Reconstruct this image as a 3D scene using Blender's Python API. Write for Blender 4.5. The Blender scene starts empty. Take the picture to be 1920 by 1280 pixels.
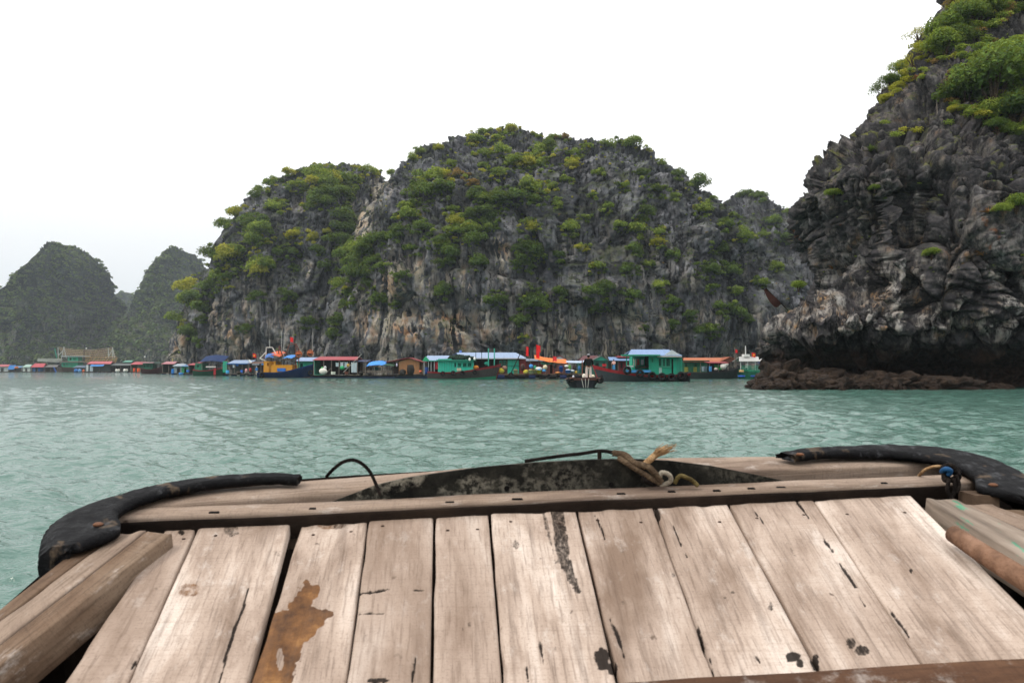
import bpy, math, random
import numpy as np
from mathutils import Vector, Matrix
from mathutils.bvhtree import BVHTree

SC = bpy.context.scene
COL = SC.collection
rnd = random.Random(7)
RNG = np.random.default_rng(11)

# ------------------------------------------------------------------ camera, sky, sun, exposure
F = 1440.0            # focal length in photograph pixels (1920 wide)
EYE = 1.2             # eye height above the water
YH = 692.0            # row of the horizon in the photograph
PITCH = math.atan((YH - 640) / F)
cam_d = bpy.data.cameras.new('camera')
cam_d.sensor_width = 36.0
cam_d.lens = 36.0 * F / 1920
cam_d.clip_start = 0.05
cam_d.clip_end = 6000
cam_d.dof.use_dof = True
cam_d.dof.focus_distance = 70
cam_d.dof.aperture_fstop = 13.0
cam = bpy.data.objects.new('camera', cam_d)
cam.location = (0, 0, EYE)
cam.rotation_euler = (math.pi / 2 + PITCH, 0, 0)
COL.objects.link(cam)
SC.camera = cam

SUN_EL, SUN_AZ = math.radians(50), math.radians(-118)     # azimuth from +Y (ahead), negative = to the left
w = bpy.data.worlds.new('World')
SC.world = w
w.use_nodes = True
nt = w.node_tree
nt.nodes.clear()
wo = nt.nodes.new('ShaderNodeOutputWorld')
bg = nt.nodes.new('ShaderNodeBackground')
sky = nt.nodes.new('ShaderNodeTexSky')
sky.sky_type = 'NISHITA'
sky.sun_disc = False
sky.sun_elevation = SUN_EL
sky.sun_rotation = SUN_AZ
sky.dust_density = 4.0
sky.air_density = 1.2
bw = nt.nodes.new('ShaderNodeRGBToBW')
nt.links.new(sky.outputs[0], bw.inputs[0])
tc = nt.nodes.new('ShaderNodeTexCoord')
sx = nt.nodes.new('ShaderNodeSeparateXYZ')
nt.links.new(tc.outputs['Generated'], sx.inputs[0])
cr = nt.nodes.new('ShaderNodeValToRGB')           # an even cloud layer: dimmer at the horizon, brighter overhead
cr.color_ramp.interpolation = 'LINEAR'
e = cr.color_ramp.elements                        # ratio of about 1 to 2.6 from horizon to zenith, as under an even overcast
e[0].position = 0.0; e[0].color = (0.665, 0.705, 0.74, 1)
e[1].position = 1.0; e[1].color = (1.85, 1.85, 1.87, 1)
for p_, v_ in ((0.10, (0.755, 0.78, 0.80)), (0.22, (0.98, 0.985, 0.99)), (0.45, (1.28, 1.28, 1.285))):
    q_ = e.new(p_); q_.color = v_ + (1,)
nt.links.new(sx.outputs['Z'], cr.inputs[0])
sc1 = nt.nodes.new('ShaderNodeMixRGB'); sc1.blend_type = 'MULTIPLY'; sc1.inputs[0].default_value = 1
nt.links.new(cr.outputs[0], sc1.inputs[1]); sc1.inputs[2].default_value = (14.5, 14.5, 14.5, 1)
mx = nt.nodes.new('ShaderNodeMixRGB'); mx.inputs[0].default_value = 0.93
nt.links.new(bw.outputs[0], mx.inputs[1]); nt.links.new(sc1.outputs[0], mx.inputs[2])
nt.links.new(mx.outputs[0], bg.inputs[0])
bg.inputs[1].default_value = 0.088
nt.links.new(bg.outputs[0], wo.inputs[0])

sl = bpy.data.lights.new('sun', 'SUN')
sl.energy = 1.5
sl.angle = math.radians(14)
sl.color = (1.0, 0.93, 0.82)
so = bpy.data.objects.new('sun', sl)
sdir = Vector((math.sin(SUN_AZ) * math.cos(SUN_EL), math.cos(SUN_AZ) * math.cos(SUN_EL), math.sin(SUN_EL)))
so.rotation_euler = (-sdir).to_track_quat('-Z', 'Y').to_euler()
so.location = (0, 0, 80)
COL.objects.link(so)

vs = SC.view_settings
vs.view_transform = 'Standard'
vs.look = 'None'
vs.exposure = 0.0
vs.gamma = 1.0
vs.use_curve_mapping = False
SC.cycles.use_denoising = True
SC.cycles.max_bounces = 6
SC.cycles.diffuse_bounces = 3
SC.cycles.glossy_bounces = 3
SC.cycles.transmission_bounces = 3
SC.cycles.transparent_max_bounces = 6
SC.cycles.volume_bounces = 0
SC.cycles.caustics_reflective = False
SC.cycles.caustics_refractive = False

CP, SP = math.cos(PITCH), math.sin(PITCH)
def ray(px, py):
    a, b = (px - 960) / F, -(py - 640) / F
    return Vector((a, CP - b * SP, SP + b * CP))
def at(px, py, y):
    r = ray(px, py)
    return Vector((r.x * y / r.y, y, EYE + r.z * y / r.y))
def dist(yw):                      # distance of a waterline seen in that row
    return EYE * F / (yw - YH)

# ------------------------------------------------------------------ small helpers
def lin(c):
    if isinstance(c, str):
        c = tuple(int(c[i:i + 2], 16) / 255 for i in (0, 2, 4))
        return tuple(((v + .055) / 1.055) ** 2.4 if v > .04045 else v / 12.92 for v in c)
    return tuple(c)

def tag(o, label=None, cat=None, group=None, kind=None):
    if label: o['label'] = label
    if cat: o['category'] = cat
    if group: o['group'] = group
    if kind: o['kind'] = kind
    return o

def empty(name, loc, rz=0.0):
    o = bpy.data.objects.new(name, None)
    o.empty_display_size = 0.2
    o.location = loc
    o.rotation_euler = (0, 0, rz)
    COL.objects.link(o)
    return o

def mesh_np(name, V, Fc, smooth=False, attrs=None):
    V = np.ascontiguousarray(V, dtype=np.float32); Fc = np.ascontiguousarray(Fc, dtype=np.int32)
    k = Fc.shape[1]
    me = bpy.data.meshes.new(name)
    me.vertices.add(len(V)); me.vertices.foreach_set('co', V.ravel())
    me.loops.add(Fc.size); me.loops.foreach_set('vertex_index', Fc.ravel())
    me.polygons.add(len(Fc))
    me.polygons.foreach_set('loop_start', np.arange(0, Fc.size, k, dtype=np.int32))
    if smooth:
        me.polygons.foreach_set('use_smooth', np.ones(len(Fc), dtype=bool))
    if attrs:
        for nm, arr in attrs.items():
            arr = np.asarray(arr, dtype=np.float32)
            if arr.ndim == 1:
                a = me.attributes.new(nm, 'FLOAT', 'POINT'); a.data.foreach_set('value', arr)
            else:
                a = me.attributes.new(nm, 'FLOAT_VECTOR', 'POINT'); a.data.foreach_set('vector', arr.ravel())
    me.update(calc_edges=True)
    return me

def grid_faces(nr, nc, wrap=False):
    r = np.arange(nr - 1)[:, None]; c = np.arange(nc if wrap else nc - 1)[None, :]
    c2 = (c + 1) % nc
    f = np.stack([r * nc + c, r * nc + c2, (r + 1) * nc + c2, (r + 1) * nc + c], -1)
    return f.reshape(-1, 4)

def obj(name, me, m=None, parent=None):
    o = bpy.data.objects.new(name, me)
    COL.objects.link(o)
    if m is not None:
        me.materials.clear(); me.materials.append(m)
    if parent is not None: o.parent = parent
    return o

class MB:
    """collects shapes for one mesh object"""
    def __init__(s): s.v = []; s.f = []
    def add(s, vs, fs):
        b = len(s.v); s.v += [tuple(p) for p in vs]; s.f += [tuple(b + i for i in f) for f in fs]
        return s
    def box(s, x0, x1, y0, y1, z0, z1):
        if x0 > x1: x0, x1 = x1, x0
        if y0 > y1: y0, y1 = y1, y0
        if z0 > z1: z0, z1 = z1, z0
        return s.add([(x0, y0, z0), (x1, y0, z0), (x1, y1, z0), (x0, y1, z0), (x0, y0, z1), (x1, y0, z1), (x1, y1, z1), (x0, y1, z1)],
                     [(0, 3, 2, 1), (4, 5, 6, 7), (0, 1, 5, 4), (1, 2, 6, 5), (2, 3, 7, 6), (3, 0, 4, 7)])
    def hexa(s, p):            # 4 bottom + 4 top corners
        return s.add(p, [(0, 3, 2, 1), (4, 5, 6, 7), (0, 1, 5, 4), (1, 2, 6, 5), (2, 3, 7, 6), (3, 0, 4, 7)])
    def tube(s, pts, r, n=8, cap=True):
        pts = [Vector(p) for p in pts]
        rs = list(r) if hasattr(r, '__len__') else [r] * len(pts)
        vs = []; fs = []; up = None
        for i, p in enumerate(pts):
            d = (pts[min(i + 1, len(pts) - 1)] - pts[max(i - 1, 0)])
            d = d.normalized() if d.length > 1e-9 else Vector((0, 0, 1))
            if up is None:
                up = Vector((0, 0, 1)) if abs(d.z) < .9 else Vector((1, 0, 0))
            a = d.cross(up).normalized(); b = a.cross(d).normalized(); up = b
            for k in range(n):
                t = 2 * math.pi * k / n
                vs.append(p + (a * math.cos(t) + b * math.sin(t)) * rs[i])
        for i in range(len(pts) - 1):
            for k in range(n):
                k2 = (k + 1) % n
                fs.append((i * n + k, i * n + k2, (i + 1) * n + k2, (i + 1) * n + k))
        if cap:
            fs.append(tuple(range(n))[::-1]); fs.append(tuple((len(pts) - 1) * n + k for k in range(n)))
        return s.add(vs, fs)
    def lathe(s, prof, n=14, o=(0, 0, 0), wob=0.0):
        vs = []; fs = []
        for r, z in prof:
            for k in range(n):
                t = 2 * math.pi * k / n
                rr = r * (1 + (rnd.random() - .5) * wob)
                vs.append((o[0] + rr * math.cos(t), o[1] + rr * math.sin(t), o[2] + z))
        for i in range(len(prof) - 1):
            for k in range(n):
                k2 = (k + 1) % n
                fs.append((i * n + k, i * n + k2, (i + 1) * n + k2, (i + 1) * n + k))
        fs.append(tuple(range(n))[::-1]); fs.append(tuple((len(prof) - 1) * n + k for k in range(n)))
        return s.add(vs, fs)
    def torus(s, c, R, r, axis='y', n=18, k=8):
        vs = []; fs = []
        for i in range(n):
            a = 2 * math.pi * i / n
            for j in range(k):
                b = 2 * math.pi * j / k
                q = (R + r * math.cos(b)); u, v, t = q * math.cos(a), q * math.sin(a), r * 1.25 * math.sin(b)
                p = {'y': (u, t, v), 'z': (u, v, t), 'x': (t, u, v)}[axis]
                vs.append((c[0] + p[0], c[1] + p[1], c[2] + p[2]))
        for i in range(n):
            for j in range(k):
                fs.append((i * k + j, i * k + (j + 1) % k, ((i + 1) % n) * k + (j + 1) % k, ((i + 1) % n) * k + j))
        return s.add(vs, fs)
    def blob(s, c, rx, ry, rz, seed=0, n=10, m=6, amp=.15):
        r = random.Random(seed); vs = []; fs = []
        for i in range(m + 1):
            ph = math.pi * i / m
            for k in range(n):
                t = 2 * math.pi * k / n
                q = 1 + (r.random() - .5) * 2 * amp
                if i in (0, m): q = 1
                vs.append((c[0] + rx * q * math.sin(ph) * math.cos(t), c[1] + ry * q * math.sin(ph) * math.sin(t), c[2] + rz * q * math.cos(ph)))
        for i in range(m):
            for k in range(n):
                k2 = (k + 1) % n
                fs.append((i * n + k, (i + 1) * n + k, (i + 1) * n + k2, i * n + k2))
        return s.add(vs, fs)
    def build(s, name, m=None, parent=None, smooth=False):
        me = bpy.data.meshes.new(name)
        me.from_pydata(s.v, [], s.f); me.update()
        if smooth:
            for p in me.polygons: p.use_smooth = True
        return obj(name, me, m, parent)

# ------------------------------------------------------------------ vectorised noise
def _h(ix, iy, iz, seed):
    n = (ix.astype(np.uint32) * np.uint32(374761393) + iy.astype(np.uint32) * np.uint32(668265263)
         + iz.astype(np.uint32) * np.uint32(2147483647) + np.uint32(seed * 974711 + 1013))
    n = (n ^ (n >> np.uint32(13))) * np.uint32(1274126177)
    n = (n ^ (n >> np.uint32(16))) * np.uint32(2246822519)
    n = n ^ (n >> np.uint32(15))
    return (n & np.uint32(0xffffff)).astype(np.float32) / np.float32(0xffffff)

def vn(P, seed=0):
    """smooth value noise in -1..1"""
    P = np.asarray(P, dtype=np.float32)
    i = np.floor(P).astype(np.int64); f = P - i
    u = f * f * f * (f * (f * 6 - 15) + 10)
    x, y, z = i[..., 0], i[..., 1], i[..., 2]
    r = 0
    for dx in (0, 1):
        wx = u[..., 0] if dx else 1 - u[..., 0]
        for dy in (0, 1):
            wy = u[..., 1] if dy else 1 - u[..., 1]
            for dz in (0, 1):
                wz = u[..., 2] if dz else 1 - u[..., 2]
                r = r + wx * wy * wz * _h(x + dx, y + dy, z + dz, seed)
    return r * 2 - 1

_R = np.array([[0.36, 0.48, -0.8], [-0.8, 0.6, 0.0], [0.48, 0.64, 0.6]], dtype=np.float32)
def fbm(P, seed=0, o=4, gain=.5):
    r = 0; a = 1.0; t = 0
    for k in range(o):
        r = r + a * vn(P, seed + k); t += a; a *= gain
        P = (P @ _R) * 2.03 + 7.7
    return r / t
def ridged(P, seed=0, o=4, gain=.5):
    r = 0; a = 1.0; t = 0
    for k in range(o):
        r = r + a * (1 - np.abs(vn(P, seed + k)) * 2); t += a; a *= gain
        P = (P @ _R) * 2.03 + 3.1
    return r / t
def worley(P, seed=0, facet=False):
    P = np.asarray(P, dtype=np.float32)
    i = np.floor(P).astype(np.int64); f = P - i
    F1 = np.full(P.shape[:-1], 9.0, np.float32); F2 = F1.copy(); C = np.zeros_like(F1); G = np.zeros_like(F1)
    for dx in (-1, 0, 1):
        for dy in (-1, 0, 1):
            for dz in (-1, 0, 1):
                a, b, c = i[..., 0] + dx, i[..., 1] + dy, i[..., 2] + dz
                h = _h(a, b, c, seed)
                h1, h2 = _h(a, b, c, seed + 1), _h(a, b, c, seed + 2)
                vx, vy, vz = f[..., 0] - dx - h, f[..., 1] - dy - h1, f[..., 2] - dz - h2
                d = np.sqrt(vx ** 2 + vy ** 2 + vz ** 2)
                n = d < F1
                F2 = np.where(n, F1, np.minimum(F2, d)); C = np.where(n, h, C); F1 = np.where(n, d, F1)
                if facet: G = np.where(n, (h1 - .5) * vx * 2 + (h2 - .5) * vy * 2 + (((h1 * 7.3) % 1) - .5) * vz * 2, G)
    return (F1, F2, C, G) if facet else (F1, F2, C)

# ------------------------------------------------------------------ node materials
class N:
    """tiny node-graph builder"""
    def __init__(s, name):
        s.m = bpy.data.materials.new(name); s.m.use_nodes = True
        s.t = s.m.node_tree; s.t.nodes.clear()
        s.out = s.t.nodes.new('ShaderNodeOutputMaterial')
    def n(s, typ, **kw):
        x = s.t.nodes.new(typ)
        for k, v in kw.items():
            if k in ('operation', 'blend_type', 'data_type', 'attribute_name', 'feature', 'noise_dimensions', 'wave_type', 'interpolation_type', 'distance', 'noise_type', 'normalize', 'clamp'):
                setattr(x, k, v)
        return x
    def set(s, inp, v):
        if hasattr(v, 'is_output') or isinstance(v, bpy.types.NodeSocket): s.t.links.new(v, inp)
        elif isinstance(v, (int, float)):
            inp.default_value = (v, v, v) if inp.type == 'VECTOR' else ((v, v, v, 1) if inp.type == 'RGBA' else v)
        else:
            v = tuple(v)
            inp.default_value = v + (1,) if (inp.type == 'RGBA' and len(v) == 3) else v
    def pos(s): return s.n('ShaderNodeNewGeometry').outputs['Position']
    def objc(s): return s.n('ShaderNodeTexCoord').outputs['Object']
    def scale(s, v, sc):
        x = s.n('ShaderNodeVectorMath', operation='MULTIPLY'); s.set(x.inputs[0], v); s.set(x.inputs[1], sc); return x.outputs[0]
    def vadd(s, v, b):
        x = s.n('ShaderNodeVectorMath', operation='ADD'); s.set(x.inputs[0], v); s.set(x.inputs[1], b); return x.outputs[0]
    def noise(s, v, sc, det=4, rough=.55, dist=0.0, color=False):
        x = s.n('ShaderNodeTexNoise'); s.set(x.inputs['Vector'], v); x.inputs['Scale'].default_value = sc
        x.inputs['Detail'].default_value = det; x.inputs['Roughness'].default_value = rough; x.inputs['Distortion'].default_value = dist
        return x.outputs['Color' if color else 'Fac']
    def voro(s, v, sc, feature='F1'):
        x = s.n('ShaderNodeTexVoronoi', feature=feature); s.set(x.inputs['Vector'], v); x.inputs['Scale'].default_value = sc
        return x.outputs['Distance']
    def ramp(s, fac, stops, interp='LINEAR'):
        x = s.n('ShaderNodeValToRGB'); r = x.color_ramp; r.interpolation = interp
        stops = [(p, (c, c, c) if isinstance(c, (int, float)) else lin(c)) for p, c in stops]
        r.elements[0].position, r.elements[0].color = stops[0][0], stops[0][1] + (1,)
        r.elements[1].position, r.elements[1].color = stops[-1][0], stops[-1][1] + (1,)
        for p, c in stops[1:-1]:
            el = r.elements.new(p); el.color = c + (1,)
        s.set(x.inputs[0], fac); return x.outputs[0]
    def mix(s, fac, a, b, mode='MIX'):
        x = s.n('ShaderNodeMixRGB', blend_type=mode)
        s.set(x.inputs[0], fac); s.set(x.inputs[1], lin(a) if isinstance(a, str) else a); s.set(x.inputs[2], lin(b) if isinstance(b, str) else b)
        return x.outputs[0]
    def math(s, op, a, b=0.0, c=None, clamp=False):
        x = s.n('ShaderNodeMath', operation=op); x.use_clamp = clamp
        s.set(x.inputs[0], a); s.set(x.inputs[1], b)
        if c is not None: s.set(x.inputs[2], c)
        return x.outputs[0]
    def sep(s, v):
        x = s.n('ShaderNodeSeparateXYZ'); s.set(x.inputs[0], v); return x.outputs
    def maprange(s, v, a, b, c=0.0, d=1.0, smooth=True):
        x = s.n('ShaderNodeMapRange'); x.interpolation_type = 'SMOOTHSTEP' if smooth else 'LINEAR'
        s.set(x.inputs[0], v)
        for i, q in enumerate((a, b, c, d)): x.inputs[i + 1].default_value = q
        return x.outputs[0]
    def attr(s, nm, vec=False):
        x = s.n('ShaderNodeAttribute', attribute_name=nm); return x.outputs['Vector' if vec else 'Fac']
    def bump(s, h, strength=.5, dist=.05, normal=None):
        x = s.n('ShaderNodeBump'); s.set(x.inputs['Height'], h); x.inputs['Strength'].default_value = strength; x.inputs['Distance'].default_value = dist
        if normal is not None: s.set(x.inputs['Normal'], normal)
        return x.outputs[0]
    def bsdf(s, col, rough=.8, normal=None, spec=.3, metal=0.0, **kw):
        x = s.n('ShaderNodeBsdfPrincipled')
        s.set(x.inputs['Base Color'], lin(col) if isinstance(col, str) else col); s.set(x.inputs['Roughness'], rough)
        s.set(x.inputs['Specular IOR Level'], spec); s.set(x.inputs['Metallic'], metal)
        for k, v in kw.items(): s.set(x.inputs[k.replace('_', ' ')], v)
        if normal is not None: s.set(x.inputs['Normal'], normal)
        return x.outputs[0]
    def done(s, sh):
        s.t.links.new(sh, s.out.inputs['Surface']); return s.m

_PM = {}
def paint(col, rough=.65, wear=.45, scale=1.0, spec=.12):
    """weathered painted or plastic surface of one colour"""
    key = (col, rough, wear, scale)
    if key in _PM: return _PM[key]
    g = N('weathered_' + (col if isinstance(col, str) else 'paint'))
    c = lin(col); p = g.objc()
    n1 = g.noise(p, 1.6 * scale, 5, .6); n2 = g.noise(g.scale(p, (1, 1, .22)), 5 * scale, 5, .65)
    dark = tuple(v * .5 for v in c); grey = tuple(.55 * v + .45 * (sum(c) / 3 * .9 + .03) for v in c)
    k = g.mix(g.ramp(n1, [(.35, 0.0), (.7, wear)]), c, grey)
    k = g.mix(g.ramp(n2, [(.42, 0.0), (.72, wear)]), k, dark)
    _PM[key] = g.done(g.bsdf(k, rough, g.bump(n2, .2, .03), spec))
    return _PM[key]

def build_wood(name, cols, k=1.0, rough=.82):
    g = N(name); p = g.objc()
    n = g.noise(g.scale(p, (1, 1, 1)), 2.2 * k, 6, .65); n2 = g.noise(p, 11 * k, 4, .6)
    c = g.ramp(n, [(.3, cols[0]), (.52, cols[1]), (.75, cols[2])])
    c = g.mix(g.ramp(n2, [(.45, 0.0), (.7, .5)]), c, cols[0])
    return g.done(g.bsdf(c, rough, g.bump(n2, .4, .02), .08))
OLDWOOD = build_wood('old_timber', ('3b2f28', '6d5a4a', '8f7c68'))
GREYWOOD = build_wood('grey_timber', ('4a443e', '7c736a', 'a0968a'))
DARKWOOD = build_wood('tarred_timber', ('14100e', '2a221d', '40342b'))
BAMBOO = build_wood('bamboo', ('7a6040', 'a98b62', 'c7ad84'))
RUBBER = paint('1b1a1b', .75, .35, 2.0)
# ------------------------------------------------------------------ rock materials
def rock_far(name, orange=1.0, green=0.5, base=('1d1e21', '595a60', 'a3a3a8'), hmask=(2, 34)):
    g = N(name); p = g.pos(); z = g.sep(p)[2]
    warp = g.vadd(p, g.scale(g.noise(p, .12, 3, .5, color=True), (5, 5, 5)))
    n1 = g.noise(warp, .16, 8, .68)
    c = g.ramp(n1, [(.32, base[0]), (.5, base[1]), (.68, base[2])])
    st = g.noise(g.scale(warp, (1, 1, .1)), .75, 6, .62)                      # run-down streaks
    zone = g.noise(g.scale(p, (1, 1, .8)), .055, 4, .6)
    low = g.maprange(z, hmask[0], hmask[1], 1.0, 0.0)
    zl = g.math('MULTIPLY', g.maprange(zone, .40, .56), g.math('ADD', g.math('MULTIPLY', low, .9), .12))
    ap, ar = g.attr('pale'), g.attr('rust')
    pale = g.math('MULTIPLY', g.maprange(st, .45, .53), g.math('MAXIMUM', g.math('MULTIPLY', zl, .5), ap))
    tint = g.mix(g.math('MULTIPLY', ar, g.maprange(g.noise(p, .22, 4, .6), .42, .6)), g.ramp(g.noise(p, .3, 4, .6), [(.38, 'd2ccc3'), (.6, 'd8c9b2')]), 'cc8c52')
    c = g.mix(g.math('MULTIPLY', pale, 1.0 * orange, clamp=True), c, tint)
    dk = g.math('MULTIPLY', g.maprange(g.noise(g.scale(p, (1, 1, .1)), 1.1, 6, .65), .50, .60), .8)
    c = g.mix(g.math('MULTIPLY', dk, g.math('SUBTRACT', 1.0, g.math('MULTIPLY', ap, .55))), c, '131416')
    sp = g.maprange(g.noise(p, 1.3, 4, .7), .66, .76)
    c = g.mix(g.math('MULTIPLY', sp, .7), c, 'b9b5b0')
    nz = g.sep(g.n('ShaderNodeNewGeometry').outputs['Normal'])[2]
    gm = g.math('MULTIPLY', g.maprange(g.noise(p, .2, 5, .65), .42, .6), g.maprange(nz, .05, .55))
    c = g.mix(g.math('MULTIPLY', gm, green, clamp=True), c, g.ramp(g.noise(p, .7, 4), [(.35, '2b3a18'), (.65, '566027')]))
    b = g.bump(g.noise(g.scale(p, (1, 1, .6)), 2.0, 7, .75), 1.0, .9)
    return g.done(g.bsdf(c, .95, b, .03))

def rock_near():
    g = N('limestone_cliff'); p = g.pos(); z = g.sep(p)[2]
    warp = g.vadd(p, g.scale(g.noise(p, .35, 3, .5, color=True), (2.2, 2.2, 2.2)))
    n1 = g.noise(warp, .55, 9, .7)
    c = g.ramp(n1, [(.3, '161617'), (.48, '302f31'), (.62, '4c494b'), (.78, '726c69')])
    mott = g.noise(p, 3.4, 6, .7)
    c = g.mix(g.ramp(mott, [(.5, 0.0), (.75, .55)]), c, '7b756f')
    pz = g.noise(g.scale(warp, (1, 1, .6)), .42, 5, .62)
    band = g.math('ADD', g.math('MULTIPLY', g.maprange(z, 2.6, 4.2), g.maprange(z, 9.0, 5.5)), .42)
    pale = g.math('MULTIPLY', g.maprange(pz, .47, .56), band)
    fine = g.maprange(g.noise(g.scale(p, (1, 1, .35)), 2.6, 6, .72), .42, .62)
    pc = g.ramp(g.noise(p, .8, 4, .6), [(.36, 'a29f9b'), (.55, '8e847a'), (.68, '9d7a55')])
    c = g.mix(g.math('MULTIPLY', g.math('MULTIPLY', pale, fine), .85, clamp=True), c, pc)
    ru = g.math('MULTIPLY', g.maprange(g.noise(g.scale(warp, (1, 1, .35)), .6, 4, .6), .66, .74), g.maprange(z, 3.0, 6.0))
    c = g.mix(g.math('MULTIPLY', ru, .55), c, '7c4c2c')
    wn = g.math('ADD', z, g.math('MULTIPLY', g.noise(p, .8, 4), 1.6))
    c = g.mix(g.maprange(wn, 3.7, 2.7, 0, .92), c, g.ramp(g.noise(p, 3.0, 6, .7), [(.35, '19120f'), (.6, '3a2a21'), (.75, '54402f')]))
    nz = g.sep(g.n('ShaderNodeNewGeometry').outputs['Normal'])[2]
    gm = g.math('MULTIPLY', g.maprange(g.noise(p, .7, 5, .65), .52, .62), g.math('MULTIPLY', g.maprange(nz, .2, .6), g.maprange(z, 7, 16)))
    c = g.mix(g.math('MULTIPLY', gm, .7), c, g.ramp(g.noise(p, 3.0, 4), [(.35, '2d3a17'), (.65, '6b6b2c')]))
    h = g.math('ADD', g.noise(p, 4.5, 8, .72), g.math('MULTIPLY', g.voro(warp, 3.0, 'DISTANCE_TO_EDGE'), .25))
    return g.done(g.bsdf(c, .88, g.bump(h, .9, .16), .05))

ROCK_MAIN = rock_far('limestone_main')
ROCK_BACK = rock_far('limestone_wooded', orange=.55, green=1.0, base=('1b211c', '2f3830', '4c5450'), hmask=(5, 60))
ROCK_NEAR = rock_near()
def rock_wet():
    g = N('tidal_rock'); p = g.pos()
    c = g.ramp(g.noise(p, 2.2, 8, .7), [(.33, '14100d'), (.52, '2f241c'), (.66, '4d3f32'), (.8, '6b5c4b')])
    c = g.mix(g.maprange(g.sep(p)[2], .55, .15, 0, .7), c, '231913')
    c = g.mix(g.maprange(g.noise(p, 9, 5, .7), .58, .7, 0, .6), c, '6d5f50')
    return g.done(g.bsdf(c, .7, g.bump(g.noise(p, 7, 8, .75), 1.0, .12), .15))
ROCK_WET = rock_wet()

# ------------------------------------------------------------------ karst islands
# bare faces of pale or rusty stone on the big island: column, row, half sizes, paleness, rust
PALE_ZONES = [(676, 412, 24, 46, 1, .25), (712, 355, 22, 40, .7, .1), (735, 540, 34, 44, .8, .5), (790, 520, 22, 46, .8, .6), (700, 610, 42, 40, .8, .5), (770, 615, 50, 36, .9, .8), (850, 620, 52, 40, .9, 1), (905, 600, 30, 46, .6, .6), (940, 490, 16, 44, .9, .5),
              (875, 520, 14, 30, .7, .5), (990, 640, 60, 26, .6, .6), (1085, 625, 50, 34, .7, .5), (1180, 610, 40, 36, .6, .3), (1255, 620, 40, 34, .6, .3), (1330, 600, 40, 40, .55, .25), (1300, 520, 14, 26, .5, .2), (440, 630, 46, 40, .7, .5), (400, 590, 22, 34, .5, .4), (470, 580, 18, 28, .6, .5),
              (575, 500, 12, 22, .7, .2), (520, 620, 30, 36, .5, .3), (335, 650, 20, 30, .7, .6), (630, 470, 8, 26, .4, .1), (1060, 470, 40, 30, .25, 0), (1420, 610, 40, 36, .4, .2), (560, 385, 20, 16, .3, .3)]
def interp(pts, x):
    pts = sorted(pts); return np.interp(x, [p[0] for p in pts], [p[1] for p in pts])

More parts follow.
